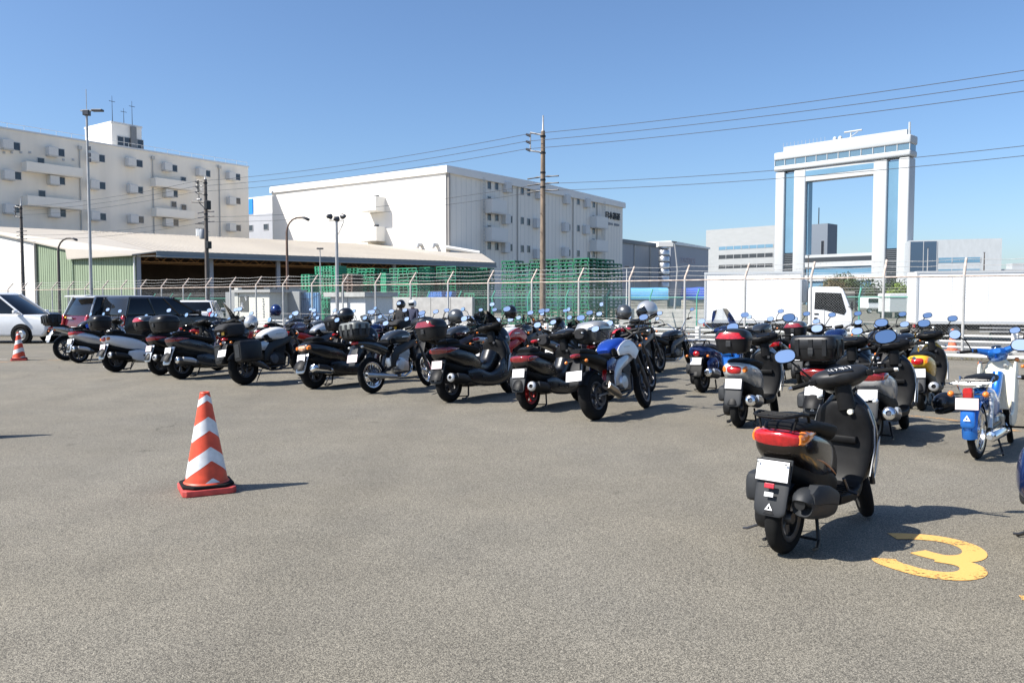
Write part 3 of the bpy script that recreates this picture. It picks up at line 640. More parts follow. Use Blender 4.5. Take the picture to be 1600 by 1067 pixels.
sheet('shed_floor', [M_ @ Vector(p) for p in ((0, 0, 0), (LK, 0, 0), (LK, 12, 0), (-6, 12, 0))], .014, mat('shed_floor', (.12, .10, .085), .9, noise=.2, nscale=.7))
for px_, w in ((436, 2.2), (458, 1.9), (420, 1.0)):
    t, _ = onwall(K0 + inw * 3, e2, px_, YH); o = bx(t - w / 2, t + w / 2, 3, 3.2, .0, 3.0); o.xf(M_); tag(o.o('white_sheet', mat('white_tarp', (.62, .61, .58), .7, noise=.1), None, 0), {436: 'pale sheeting panel hung inside the shed by the brown street lamp', 458: 'pale sheeting panel inside the shed just right of the brown street lamp', 420: 'narrow pale sheeting panel deep inside the shed'}[px_], 'sheeting')
# ================================================================= fences
galv = mat('fence_galvanised', (.52, .51, .49), .5, .35, noise=.15, nscale=4); rusty = mat('fence_rust', (.50, .41, .35), .7, .1, noise=.35, nscale=6); green_f = mat('fence_green', (.05, .30, .21), .5, noise=.15); white_pipe = mat('white_pipe', (.68, .68, .66), .5, noise=.12, nscale=3)
def wire_mesh(par, t0, t1, off, z0, z1, pitch, r, m):
    mb = MB(); h = z1 - z0; x = t0 - h
    while x < t1:
        for s in (1, -1):
            a, b = (x, z0), (x + h, z1)
            if s < 0: a, b = (x + h, z0), (x, z1)
            (ax, az), (bx_, bz) = a, b
            lo, hi = t0, t1                      # clip to the run of the fence
            def cut(ax, az, bx_, bz):
                pts = []
                for X in (lo, hi):
                    if (ax - X) * (bx_ - X) < 0: pts.append((X, az + (bz - az) * (X - ax) / (bx_ - ax)))
                ins = [(p, q) for p, q in ((ax, az), (bx_, bz)) if lo <= p <= hi] + pts
                return ins[:2] if len(ins) >= 2 else None
            c = cut(ax, az, bx_, bz)
            if c:
                p, q = c; A_ = fl(p[0], off, p[1]); B_ = fl(q[0], off, q[1]); nn = NIN * r * s * .8; dd = Vector((0, 0, r))
                v = [A_ + nn, A_ - nn + dd, A_ - nn - dd, B_ + nn, B_ - nn + dd, B_ - nn - dd]
                mb.add(v, [(0, 1, 4, 3), (1, 2, 5, 4), (2, 0, 3, 5)])
        x += pitch
    me = bpy.data.meshes.new('wire_mesh'); me.from_pydata(mb.v, [], mb.f); me.materials.append(m); o = link('wire_mesh', me, par); o['kind'] = 'stuff'; return o
F = thing('chain_link_fence', 'grey chain link fence with leaning barbed wire arms along the far side of the lot', 'fence', (0, 0, 0))
tP = {px: None for px in (1505,)}
t1505 = None
for i in range(-2000, 2000):
    q = fl(i * .01)
    if t1505 is None and q.x / q.y <= (1505 - 800) / FPX: t1505 = i * .01; break
SP = 1.92; i0, i1 = -5, 44
post_m = MB().tube([(0, 0, 0), (0, 0, 2.2)], .036, 8).mesh('post', galv)
arm_v = NIN * .34
arm_m = MB().tube([(0, 0, 2.16), (0, 0, 2.24), (arm_v.x, arm_v.y, 2.24 + .40)], .034, 8).mesh('barbed_arm', rusty)
for i in range(i0, i1):
    p = fl(t1505 + i * SP); po = link('post', post_m, F, p); link('barbed_arm', arm_m, po)
ta, tb = t1505 + i0 * SP, t1505 + (i1 - 1) * SP
MB().tube([fl(ta, 0, 2.17), fl(tb, 0, 2.17)], .024, 6).o('top_rail', rusty, F); MB().tube([fl(ta, -.05, .11), fl(tb, -.05, .11)], .045, 8).o('bottom_rail', white_pipe, F)
MB().tube([fl(ta, -.03, .95), fl(tb, -.03, .95)], .006, 4).o('tension_wire', galv, F)
for k_, (dz, dy) in enumerate(((2.32, .07), (2.47, .20), (2.62, .325))):
    w = MB()
    for i in range(i0, i1 - 1):
        a, b = t1505 + i * SP, t1505 + (i + 1) * SP; w.tube([fl(a + (b - a) * j / 4, dy, dz - .035 * (1 - abs(j - 2) / 2)) for j in range(5)], .006, 4)
        for j in range(12): c = fl(a + (b - a) * j / 12, dy, dz - .03); w.tube([c + Vector((0, 0, -.02)), c + Vector((.01, .01, .02))], .004, 3)
    w.o('barbed_wire', galv, F, 0)
wire_mesh(F, ta, tb, .03, .12, 2.16, .075, .0019, mat('mesh_wire', (.40, .40, .39), .5, .5))
# green fence across the road
OG = 12.4
F2 = thing('chain_link_fence', 'lower green chain link fence across the road in front of the pallets', 'fence', (0, 0, 0))
gpost = MB().tube([(0, 0, 0), (0, 0, 1.72), (arm_v.x * .8, arm_v.y * .8, 2.08)], .034, 7).mesh('post', green_f)
for i in range(-6, 26): link('post', gpost, F2, fl(t1505 - 2 + i * 2.4, OG))
ga, gb = t1505 - 2 - 6 * 2.4, t1505 - 2 + 25 * 2.4
MB().tube([fl(ga, OG, 1.68), fl(gb, OG, 1.68)], .026, 6).o('top_rail', green_f, F2)
for dz, dy in ((1.84, .1), (1.95, .19), (2.06, .27)): MB().tube([fl(ga, OG + dy, dz), fl(gb, OG + dy, dz)], .006, 4).o('barbed_wire', galv, F2)
wire_mesh(F2, ga, gb, OG, .05, 1.68, .085, .0024, mat('green_wire', (.10, .30, .24), .5, .2))
# white pipe guard rail between the fence and the road
GR = thing('guard_rail', 'low white pipe guard rail along the kerb behind the grey fence', 'guard rail')
gpm = MB().box((0, 0, .34), (.16, .16, .68), frame_rot(D1).to_3x3()).mesh('post', white_pipe, 38, .03)
gx0, gx1 = -20, 46
for i in range(int((gx1 - gx0) / 3) + 1): link('post', gpm, GR, fl(gx0 + 3 * i, 1.75))
for z in (.24, .40, .56): MB().tube([fl(gx0, 1.75, z), fl(gx1, 1.75, z)], .032, 7).o('pipe', white_pipe, GR)

# ================================================================= poles and wires
pole_rust = mat('pole_rust', (.22, .165, .12), .7, .1, noise=.35, nscale=3, anis=(3, 3, .6)); pole_dark = mat('pole_dark', (.10, .085, .075), .7, noise=.25, nscale=3, anis=(3, 3, .5)); pole_grey = mat('pole_grey', (.40, .40, .40), .5, .3, noise=.12, nscale=3); lamp_brown = mat('lamp_brown', (.12, .07, .05), .6, noise=.2)
wire_m = mat('cable', (.06, .06, .065), .6); insul = mat('insulator', (.05, .05, .055), .3)
Q0 = P(848, YH, 40.); Q0.z = 0; pole_pos = [Q0 + D1 * t for t in (-28, 0, 27.4, 54.2)]
labs = ['utility pole out of view to the right', 'tall rust brown utility pole with three armed bracket in front of the pallets', 'dark utility pole with transformer and crowded brackets in front of the shed', 'thin dark utility pole before the white wall at far left']
ARMZ = (9.66, 9.32, 8.95); LOWZ = (7.55, 7.22, 6.88)
for i, p in enumerate(pole_pos):
    u = thing('utility_pole', labs[i], 'utility pole', p, math.atan2(D1.y, D1.x), group='utility poles along the road'); m = (pole_grey, pole_rust, pole_dark, pole_dark)[i]
    MB().tube([(0, 0, 0), (0, 0, 7.8), (0, 0, 9.75)], [.16, .115, .10], 12).o('pole', m, u)
    MB().tube([(0, 0, 9.75), (0, 0, 9.82), (0, 0, 10.5 if i != 2 else 10.0)], [.10, .05, .035], 8).o('finial', pole_grey, u)
    b = MB().tube([(0, 0, 9.55), (.62, .18, 9.72)], .045, 6).tube([(0, 0, 8.72), (.62, .18, 8.85)], .045, 6).tube([(.62, .18, 8.85), (.62, .18, 9.72)], .03, 6); b.o('bracket', pole_grey if i == 1 else steel_black, u)
    for z in ARMZ: MB().tube([(.62, .18, z - .12), (.75, .2, z - .04), (.85, .22, z)], [.05, .065, .05], 7).o('insulator', insul, u)
    cl = MB()
    for z in (7.75, 7.4, 7.05, 9.5, 8.7): cl.lathe([(.125, -.04), (.135, -.04), (.135, .04), (.125, .04)], (0, 0, z), 'z', 12)
    cl.o('clamp', steel_black, u)
    for z in LOWZ:
        for s in (1, -1): MB().tube([(.12 * s, 0, z), (.3 * s, 0, z), (.55 * s, 0, z - .02), (.9 * s, 0, z - .03)], [.02, .05, .03, .04], 6).o('strain_insulator', insul, u)
    st = MB()
    for k_ in range(11): z = 2.6 + k_ * .45; s = 1 if k_ % 2 else -1; st.tube([(0, .1 * s, z), (0, .26 * s, z)], .011, 4)
    st.o('step_bolt', steel_black, u)
    if i == 2:
        MB().lathe([(.05, .32), (.2, .3), (.22, .25), (.22, -.3), (.18, -.36)], (.42, 0, 6.1), 'z', 14).o('transformer', mat('transformer_grey', (.35, .37, .4), .5), u)
        MB().tube([(0, 0, 6.45), (1.0, .1, 6.5)], .05, 6).tube([(0, 0, 8.2), (1.3, .2, 8.3)], .05, 6).tube([(0, 0, 7.7), (.6, .1, 8.2)], .03, 5).tube([(0, 0, 6.75), (1.1, .1, 6.8)], .03, 5).tube([(.5, .18, 8.4), (.5, .18, 9.72)], .03, 5).o('bracket', steel_black, u)
        MB().tube([(.4, .1, 8.42), (.7, .14, 8.42)], .09, 8).tube([(.75, .2, 9.0), (.2, .05, 9.1)], .03, 5).tube([(.75, .2, 9.4), (.2, .05, 9.3)], .03, 5).o('fuse_switch', pole_grey, u)
        MB().box((-.2, 0, 8.0), (.3, .35, .6)).o('cable_box', steel_black, u, 0, .03); MB().box((-.22, 0, 5.3), (.32, .3, .5)).o('cable_box', steel_black, u, 0, .03)
        [MB().box((x, .1, 6.2), (.08, .08, .5)).o('arrester', sticker_white, u, 0) for x in (.95, .75)]
def cable(a, b, sag, r, label):
    w = MB(); n = 18; w.tube([a.lerp(b, i / n) + Vector((0, 0, -4 * sag * (i / n) * (1 - i / n))) for i in range(n + 1)], r, 5); tag(w.o('power_line', wire_m), label, 'cable', 'power lines along the road')
side = Vector((-D1.y, D1.x, 0))
spans = ['right of the rust brown pole', 'between the rust brown pole and the transformer pole', 'between the transformer pole and the far left pole']
for s in range(3):
    a, b = pole_pos[s], pole_pos[s + 1]
    for k_, z in enumerate(ARMZ):
        q = D1 * .85 + side * .22; cable(a + q + Vector((0, 0, z)), b + q + Vector((0, 0, z)), .30, .013, ['top', 'middle', 'lowest'][k_] + ' of the three high power lines ' + spans[s])
    for k_, z in enumerate(LOWZ):
        if k_ == 0: continue
        cable(a + Vector((0, 0, z)), b + Vector((0, 0, z)), .4, .012, ['', 'upper', 'lower'][k_] + ' of the two low power lines ' + spans[s])
# lamp posts
def lamp_post(p, h, reach, r, m, label, flat=False, hd=Vector((1, 0, 0))):
    u = thing('street_lamp', label, 'street lamp', p, math.atan2(hd.y, hd.x))
    if flat:
        MB().tube([(0, 0, 0), (0, 0, h * .6), (0, 0, h)], [r * 1.25, r, r * .75], 12).o('pole', m, u); MB().box((.12, 0, h + .02), (.9, .12, .07)).o('arm', m, u, 0); MB().box((.62, 0, h + .03), (.6, .3, .12)).o('lamp_head', alu_dark, u, 0, .03)
        MB().box((0, 0, h - .1), (.35, .3, .3)).o('junction_box', alu_dark, u, 0, .03); MB().tube([(0, 0, h), (0, 0, h + 1.2)], .02, 5).o('lightning_rod', m, u)
        for z in (h * .80, h * .83, h * .775): MB().box((.1, 0, z), (.12, .1, .2)).o('clamp', alu_dark, u, 0)
    else:
        hb = h - reach * .75; pts = [(0, 0, 0), (0, 0, hb * .5), (0, 0, hb)] + [(reach * .62 * (1 - math.cos(R(a))), 0, hb + reach * .75 * math.sin(R(a))) for a in (20, 40, 60, 80)] + [(reach * .8, 0, h)]
        MB().tube(pts, [r * 1.2, r, r * .8] + [r * .6] * 5, 10).o('pole', m, u); MB().loft([(reach * .76, h + .02, .05, .04, .04), (reach * .9, h - .02, .1, .07, .07), (reach * 1.08, h - .1, .11, .07, .1), (reach * 1.15, h - .15, .04, .03, .05)], 12, 2.4).o('lamp_head', alu_dark, u)
    return u
def at(px, Z): q = P(px, YH, Z); q.z = 0; return q
lamp_post(at(143, 46), HC + 291 / FPX * 46, 0, .075, pole_grey, 'tall slim grey light pole rising behind the maroon car', True)
lamp_post(at(449.5, 45), HC + 128 / FPX * 45, 1.1, .075, lamp_brown, 'brown curved street lamp in front of the dark shed opening')
lamp_post(at(93, 57), HC + 96 / FPX * 57, 1.2, .10, pole_dark, 'small dark curved lamp before the green wall')
u = thing('floodlight_pole', 'grey pole topped with floodlights between green pallet stacks and blue sheeting', 'floodlight pole', at(527, 42))
hF = HC + 128 / FPX * 42; MB().tube([(0, 0, 0), (0, 0, hF)], [.1, .07], 12).o('pole', pole_grey, u); MB().tube([(-.4, 0, hF - .15), (.4, 0, hF - .15)], .03, 6).tube([(-.4, 0, hF - .5), (0, 0, hF - 1.0), (.4, 0, hF - .15)], .015, 5).tube([(.4, 0, hF - .2), (.1, 0, hF - .9)], .015, 5).o('crossarm', pole_grey, u)
for s, dz in ((-.36, .05), (.36, .06), (.0, -.08)): MB().lathe([(.05, -.16), (.1, -.12), (.15, .1), (.13, .12)], (s, 0, hF + dz), 'y', 12, tilt=Matrix.Rotation(.7 * (1 if s > 0 else -1), 3, 'Z')).o('floodlight', alu_dark, u)
def thin_pole(px, Z, ytop, r, m, label, bend=0.):
    h = HC + (YH - ytop) / FPX * Z; u = thing('light_pole', label, 'pole', at(px, Z)); MB().tube([(0, 0, 0), (bend, 0, h * .65), (0, 0, h)], [r, r * .8, r * .5], 8).o('pole', m, u); MB().box((.0, 0, h), (.35, .14, .08)).o('lamp_head', alu_dark, u, 0, .02); return u
thin_pole(501, 44, 389, .045, pole_grey, 'thin grey pole before the pallet stacks left of the floodlight pole'); thin_pole(979, 60, 417, .05, white_pipe, 'thin white pole near the blue tarpaulin', .0)
thin_pole(1053, 62, 379, .09, pole_grey, 'pale bent light pole before the bluish grey shed', .25); thin_pole(1448, 150, 388, .16, pole_grey, 'distant pole before the dark glass corner of the right hand offices'); thin_pole(1536, 140, 395, .16, pole_dark, 'distant pole before the right hand offices'); thin_pole(1262, 120, 400, .1, pole_dark, 'slender dark pole at the foot of the gate shaped tower'); thin_pole(1383, 120, 404, .14, pole_grey, 'pole beside the right leg of the gate shaped tower')
# ================================================================= things in the yard behind
PAL = {}
def pallet_mesh(w, h, style, m):
    key = (w, h, style, m.name)
    if key in PAL: return PAL[key]
    mb = MB(); g_ = .02; q = w / 2 - g_
    if style == 'rack':
        mb.box((0, 0, h - .03), (2 * q, 2 * q, .035))
        for x in (-1, 1):
            mb.box((x * (q - .025), 0, h - .065), (.05, 2 * q, .035)); mb.box((0, x * (q - .02), h - .068), (2 * q - .1, .04, .03))
            for y in (-1, 0, 1): mb.box((x * (q - .03), y * (q - .03), h / 2 - .04), (.06, .06, h - .085))
        mb.box((0, -q + .03, h / 2 - .04), (.05, .05, h - .085))
    else:
        for i in range(5): mb.box((0, -q + .08 + i * (2 * q - .16) / 4, h - .02), (2 * q, .15, .03))
        mb.box((0, 0, .02), (2 * q, 2 * q, .03))
        for x in (-1, 0, 1):
            mb.box((x * (q - .08), 0, h / 2), (.15, 2 * q - .01, h - .075))
    PAL[key] = mb.mesh('pallet', m, 0); return PAL[key]
pg = [mat('pallet_green', (.013, .16, .08), .55, noise=.25, nscale=1.5), mat('pallet_bright_green', (.03, .26, .14), .55, noise=.2, nscale=1.5), mat('pallet_brown', (.11, .075, .06), .7, noise=.25, nscale=2), mat('pallet_blue', (.04, .16, .48), .5, noise=.2, nscale=2), mat('pallet_teal', (.02, .14, .10), .55, noise=.25, nscale=1.5), mat('pallet_faded_green', (.06, .24, .15), .7, noise=.3, nscale=2), mat('pallet_dull_green', (.05, .13, .085), .75, noise=.3, nscale=2)]
Rd = frame_rot(-D1)
def block(pxr, Z, ncol, nrow, ytop, w, h, style, mi, where, every=False):
    c0 = at(pxr, Z); n = max(2, int((HC + (YH - ytop) / FPX * Z) / h))
    for c in range(ncol):
        for r in range(nrow):
            if r and c and not every: continue
            if r and nrow > 1 and c == 0: wh = where[1] + ', %s row back' % ['', 'second', 'third', 'fourth', 'fifth'][r]
            else: wh = where[0] if ncol == 1 else where[0] + ', ' + ['rightmost', 'second from right', 'third from right', 'fourth from right', 'fifth from right', 'leftmost'][c if c < ncol - 1 or ncol < 3 else 5] + ' column'
            p = c0 + D1 * (w * (c + .5)) + D2 * (w * (r + .5)); s = thing('pallet_stack', wh, 'pallet stack', p, math.atan2(-D1.y, -D1.x), group='stacked pallets in the yard')
            nn = n - random.choice((0, 0, 0, 1)) if not (c == 0 and r == 0) else n
            for i in range(nn):
                o = link('pallet', pallet_mesh(w, h, style, pg[random.choices((mi, 4 if mi == 0 else 5, 6 if mi in (0, 1) else mi), (7, 3, 1))[0] if mi in (0, 1) else mi]), s, (random.uniform(-.03, .03), random.uniform(-.03, .03), i * h)); o.rotation_euler.z = random.uniform(-.012, .012)
block(920, 46, 6, 4, 401.5, 1.02, .197, 'rack', 0, ('dark green rack pallets behind the rust brown pole, front row', 'dark green rack pallets right of the rust brown pole, right flank'))
block(712, 57, 2, 5, 413, .92, .197, 'rack', 0, ('green rack pallets left of the big block', 'dark green pallets at the right end of the shed, flank'))
block(652, 56, 3, 2, 415, .88, .2, 'rack', 1, ('green pallets behind the two riders', 'green pallets behind the two riders, flank'))
block(603.5, 54, 1, 1, 424, .55, .21, 'plastic', 1, ('narrow bright green pallet stack left of the riders', ''))
block(585, 57, 2, 2, 415, .84, .2, 'rack', 1, ('pale green open pallets right of the brown stack', 'pale green open pallets right of the brown stack, flank'))
block(551, 56, 1, 1, 425, 1.05, .21, 'plastic', 2, ('brown pallet stack right of the floodlight pole', ''))
block(529, 58, 3, 1, 415, .84, .2, 'plastic', 1, ('bright green pallets around the floodlight pole', ''))
block(484, 57, 1, 1, 426, .92, .21, 'plastic', 1, ('bright green pallet stack at the left end of the pallets', ''))
block(560, 62, 2, 1, 415.5, 1.0, .2, 'plastic', 0, ('dark green pallets behind the brown stack', '')); block(672, 60, 1, 1, 415, 1.1, .2, 'rack', 0, ('dark green pallets right of those behind the riders', ''))
block(706, 50, 1, 1, 455, .5, .16, 'plastic', 3, ('small blue pallet stack on the low wall behind the white helmet', '')); block(690, 50.5, 2, 1, 455, .6, .16, 'plastic', 3, ('blue pallets by the low concrete wall', ''))
block(741, 49, 1, 1, 450, .8, .4, 'rack', 1, ('small green rack left of the big dark green block', '')); block(1000, 48, 1, 1, 452, .8, .16, 'plastic', 3, ('blue pallet stack left of the light blue tarpaulin', ''))
# walls, containers, sheeting
def boxthing(name, label, cat, px0, px1, Z, z0, z1, depth, m, d=None, bevel=.02):
    p = at(px0, Z); d = d or -D1; d = d.normalized(); w = onwall(p, d, px1, YH)[0]; u = frame(p, d, name, label, cat); bx(0, w, 0, depth, z0, z1).o('body', m, u, 0, bevel, 1); return u, w
u, w = boxthing('concrete_wall', 'low grey concrete wall behind the two riders', 'wall', 586, 738, 50, 0, 1.72, .25, conc)
for i in range(1, int(w / 1.5)): bx(i * 1.5 - .015, i * 1.5 + .015, -.012, .0, 0, 1.7).o('joint', mat('joint', (.2, .2, .19), .9), u, 0)
boxthing('concrete_wall', 'low grey concrete wall below the blue tarpaulins', 'wall', 968, 1112, 42, 0, 1.1, .3, conc)
u, w = boxthing('white_container', 'cream container with a dark burst graphic left of the brown lamp', 'container', 371, 421, 43.5, .1, 1.95, 2., mat('cream_box', (.66, .65, .58), .6, noise=.06))
bx(-.4, w + .3, -.2, 2.2, 1.95, 2.1).o('lid', mat('grey_lid', (.36, .36, .35), .6), u, 0); bx(-.18, .12, -.05, .2, 0, 2.2).o('corner_post', mat('cream_post', (.55, .55, .5), .6), u, 0)
bx(.25, .95, -.03, -.001, .95, 1.75).o('graphic_panel', mat('graphic_dark', (.08, .085, .08), .6), u, 0)
sb = MB()
for k_ in range(14): a = 2 * math.pi * k_ / 14; cx = .45 if k_ < 9 else .78; cz = 1.15 if k_ < 9 else 1.5; sb.tube([(cx, -.04, cz), (cx + .16 * math.cos(a), -.04, cz + .3 * abs(math.sin(a)))], .014, 4)
sb.o('burst_mark', sticker_white, u, 0)
rn = MB()
for k_ in range(8): rn.box((w * .82 + random.uniform(-.03, .03), -.015, .7 + k_ * .13), (.09, .03, .07))
rn.o('lettering', mat('letter_grey', (.25, .26, .25), .7), u, 0)
u, w = boxthing('grey_hoarding', 'grey hoarding behind the cream container', 'hoarding', 352, 468, 46, 0, 2.0, .1, mat('hoarding_grey', (.28, .29, .29), .7, noise=.1, nscale=1))
# corrugated blue sheeting
p = at(459, 44); u = frame(p, -D1, 'blue_sheeting', 'light blue corrugated sheeting right of the brown lamp', 'sheeting'); w = onwall(p, -D1, 499, YH)[0]
cg = MB(); n = 44
for i in range(n + 1):
    x = w * i / n; y = .05 * math.sin(i * math.pi / 2 + .5); cut = max(0, .9 - x * 1.6); cg.v += [Vector((x, y, .2 + cut)), Vector((x, y, 1.95)), Vector((x, y + .03, 1.95)), Vector((x, y + .03, .2 + cut))]
    if i: b = 4 * i; cg.f += [[b - 4, b, b + 1, b - 3], [b - 3, b + 1, b + 2, b - 2], [b - 2, b + 2, b + 3, b - 1], [b - 1, b + 3, b, b - 4]]
cg.o('panel', mat('sheet_blue', (.22, .40, .60), .55, noise=.08), u, 20)
MB().tube([(w * i / 8, -.06, 1.85 - .25 * 4 * (i / 8) * (1 - i / 8)) for i in range(9)], .012, 4).o('rope', wire_m, u)
for q in (0, w): MB().tube([(q, .1, 0), (q, .1, 2.0)], .03, 6).o('post', galv, u)
u, w = boxthing('white_cabin', 'white site cabin with a grey roof behind the grey hard case', 'cabin', 516, 571, 43, .1, 1.72, 2., mat('cabin_white', (.70, .71, .70), .6, noise=.06)); bx(-.25, w + .2, -.25, 2.2, 1.72, 1.95).o('roof', mat('cabin_roof', (.42, .42, .40), .7, noise=.15, nscale=3), u, 0); bx(w * .5 - .012, w * .5 + .012, -.02, .0, .1, 1.7).o('panel_joint', win_frame, u, 0)
boxthing('grey_hoarding', 'grey hoarding panel right of the white site cabin', 'hoarding', 574, 603, 45, 0, 1.95, .1, MATS['hoarding_grey'])
def tarp(px0, px1, Z, z0, z1, m, label, wr):
    p = at(px0, Z); d = Vector((1, -.12, 0)).normalized(); u = frame(p, d, 'tarpaulin_stack', label, 'tarpaulin'); w = onwall(p, d, px1, YH)[0]
    t = MB(); nx, ny = 40, 16; rnd = random.Random(px0); ph = [(rnd.uniform(2, 6), rnd.uniform(3, 9), rnd.uniform(0, 6)) for _ in range(6)]
    prof = [(0, z0 - .02), (0, z0 + (z1 - z0) * .35), (.02, z0 + (z1 - z0) * .7), (.08, z1 - .04), (.3, z1), (.9, z1 + .05), (1.6, z1), (1.9, z1 - .1), (2.0, z0)]
    for i in range(nx + 1):
        for j, (y, z) in enumerate(prof):
            x = w * i / nx; k_ = sum(math.sin(a * x + b * z + c) for a, b, c in ph) / 6 * wr; t.v.append(Vector((x, y - k_, z + k_ * .4)))
    m_ = len(prof)
    for i in range(nx):
        for j in range(m_ - 1): a = i * m_ + j; t.f.append([a, a + 1, a + m_ + 1, a + m_])
    t.o('tarpaulin', m, u, 60)
    cr = mat('crate_timber', (.42, .39, .33), .8, noise=.15, nscale=3)
    for k_ in range(4): bx(.04, w - .04, .05, 1.9, z0 - .04 - (k_ + 1) * .17, z0 - .06 - k_ * .17).o('timber_layer', cr, u, 0)
    for q in (.1, w * .5, w - .1): bx(q - .06, q + .06, .02, 1.95, 0, z0 - .75).o('bearer', cr, u, 0)
tarp(984, 1044, 44, 1.62, 2.18, mat('tarp_light_blue', (.13, .42, .68), .42, noise=.08), 'light blue tarpaulin over stacked timber behind the silver helmet', .05); tarp(1068, 1112, 45, 1.62, 2.22, mat('tarp_blue', (.05, .12, .50), .4, noise=.12), 'creased dark blue tarpaulin over stacked timber left of the white truck', .14)
# ================================================================= box trucks
truck_white = mat('truck_white', (.88, .88, .87), .35, noise=.03, nscale=.6)
def tyre_wheel(par, x, y, r, w, name='wheel'):
    h = MB().lathe([(.02, -w * .35), (r * .3, -w * .4), (r * .5, -w * .2), (r * .62, -w * .45), (r * .62, w * .45), (r * .5, w * .2), (.02, w * .35)], (0, 0, 0), 'y', 20); o = h.o(name, alu, par, loc=(x, y, r)); MB().lathe([(r * .6, -w * .45), (r * .9, -w * .5), (r * .98, -w * .35), (r, 0), (r * .98, w * .35), (r * .9, w * .5), (r * .6, w * .45)], (0, 0, 0), 'y', 28, True).o('tyre', rubber, o); return o
def truck(p, rz, L, label):
    u = thing('box_truck', label, 'truck', p, rz); zb, zt, wd = .64, 2.66, 1.9
    bdy = MB().box((L / 2, 0, (zb + zt) / 2), (L, wd, zt - zb)).o('cargo_box', truck_white, u, 0, .02, 2)
    tr = MB()
    for s in (-1, 1):
        tr.box((L / 2, s * (wd / 2 + .006), zt - .04), (L + .02, .03, .09)).box((L / 2, s * (wd / 2 + .006), zb + .05), (L + .02, .03, .11))
        for e in (.03, L - .03): tr.box((e, s * (wd / 2 + .008), (zb + zt) / 2), (.07, .03, zt - zb - .2))
    tr.o('edge_trim', mat('trim_alu', (.66, .67, .67), .4, .4), bdy, 0)
    for s in (-1, 1):
        for i in range(1, 5): MB().box((L * i / 5, s * (wd / 2 + .001), (zb + zt) / 2), (.012, .006, zt - zb - .25)).o('panel_seam', mat('seam_line', (.62, .62, .62), .5), bdy, 0)
    MB().box((L / 2 + .9, .38, .5), (L + 1.8, .12, .16)).box((L / 2 + .9, -.38, .5), (L + 1.8, .12, .16)).o('chassis', steel_black, u, 0)
    x0 = L + .25; prof = [(x0, .42), (x0 + 1.55, .42), (x0 + 1.62, .75), (x0 + 1.58, 1.15), (x0 + 1.25, 1.98), (x0 + 1.1, 2.06), (x0 + .06, 2.06), (x0, 1.98)]
    cab = MB().prism(prof, -.84, .84).o('cab', truck_white, u, 40, .05, 3)
    wp = [(x0 + .22, 1.2), (x0 + .55, 1.18), (x0 + 1.3, .98), (x0 + 1.38, 1.12), (x0 + 1.18, 1.82), (x0 + .24, 1.86)]
    for s in (-1, 1): MB().prism([(a, c) for a, c in wp], s * .842, s * .85).o('side_window', car_glass, cab, 0)
    MB().add([(x0 + 1.592, -.72, 1.17), (x0 + 1.592, .72, 1.17), (x0 + 1.30, .70, 1.90), (x0 + 1.30, -.70, 1.90), (x0 + 1.57, -.72, 1.16), (x0 + 1.57, .72, 1.16), (x0 + 1.27, .7, 1.9), (x0 + 1.27, -.7, 1.9)], [(0, 1, 2, 3), (7, 6, 5, 4), (0, 4, 5, 1), (1, 5, 6, 2), (2, 6, 7, 3), (3, 7, 4, 0)]).o('windscreen', car_glass, cab, 0)
    for s in (-1, 1):
        MB().tube([(x0 + 1.45, s * .84, 1.3), (x0 + 1.7, s * 1.02, 1.3), (x0 + 1.7, s * 1.02, 1.15)], .018, 5).box((x0 + 1.7, s * 1.02, 1.32), (.08, .2, .34)).o('mirror', grey_plastic, cab, 0, .01); MB().box((x0 + .3, s * .85, 1.02), (.16, .03, .05)).o('door_handle', black_plastic, cab, 0); MB().box((x0 + .28, s * .848, .78), (.12, .02, .2)).o('door_plate', black_plastic, cab, 0); MB().box((x0 + .6, s * .843, .9), (.012, .01, .9)).o('door_gap', black_plastic, cab, 0); MB().box((x0 + 1.58, s * .62, .66), (.1, .36, .18)).o('headlight', clear_lens, cab, 0, .02)
    MB().box((x0 + 1.6, 0, .42), (.14, 1.7, .26)).o('bumper', truck_white, u, 0, .03); MB().box((L + .1, 0, 1.9), (.25, 1.1, .9)).o('cooling_unit', mat('cooler', (.6, .6, .58), .5), u, 0, .08, 3)
    MB().box((L * .5, -.75, .42), (.9, .3, .34)).o('fuel_tank', alu_dark, u, 0, .05); MB().box((L * .25, .8, .4), (.7, .25, .3)).o('tool_box', alu_dark, u, 0, .05)
    for y in (-.72, .72): tyre_wheel(u, L * .22, y, .36, .34); tyre_wheel(u, x0 + .62, y, .36, .22)
    sg = MB()
    for s in (-1, 1): sg.box((L * .55, s * .9, .36), (L * .38, .03, .05)).box((L * .55, s * .9, .5), (L * .38, .03, .05))
    sg.o('side_guard', galv, u, 0); [MB().box((-.02, y, .55), (.05, .3, .12)).o('tail_light', red_lens, u, 0) for y in (.7, -.7)]; return u
pt = at(1104, 33.8); truck(pt, -.33, onwall(pt, Vector((1, -.342, 0)).normalized(), 1252, YH)[0], 'white box truck with its cab in view behind the fence'); pt = at(1424, 32.4); truck(pt, -.28, 6.2, 'white box truck at the right edge, only its box in view behind the fence')
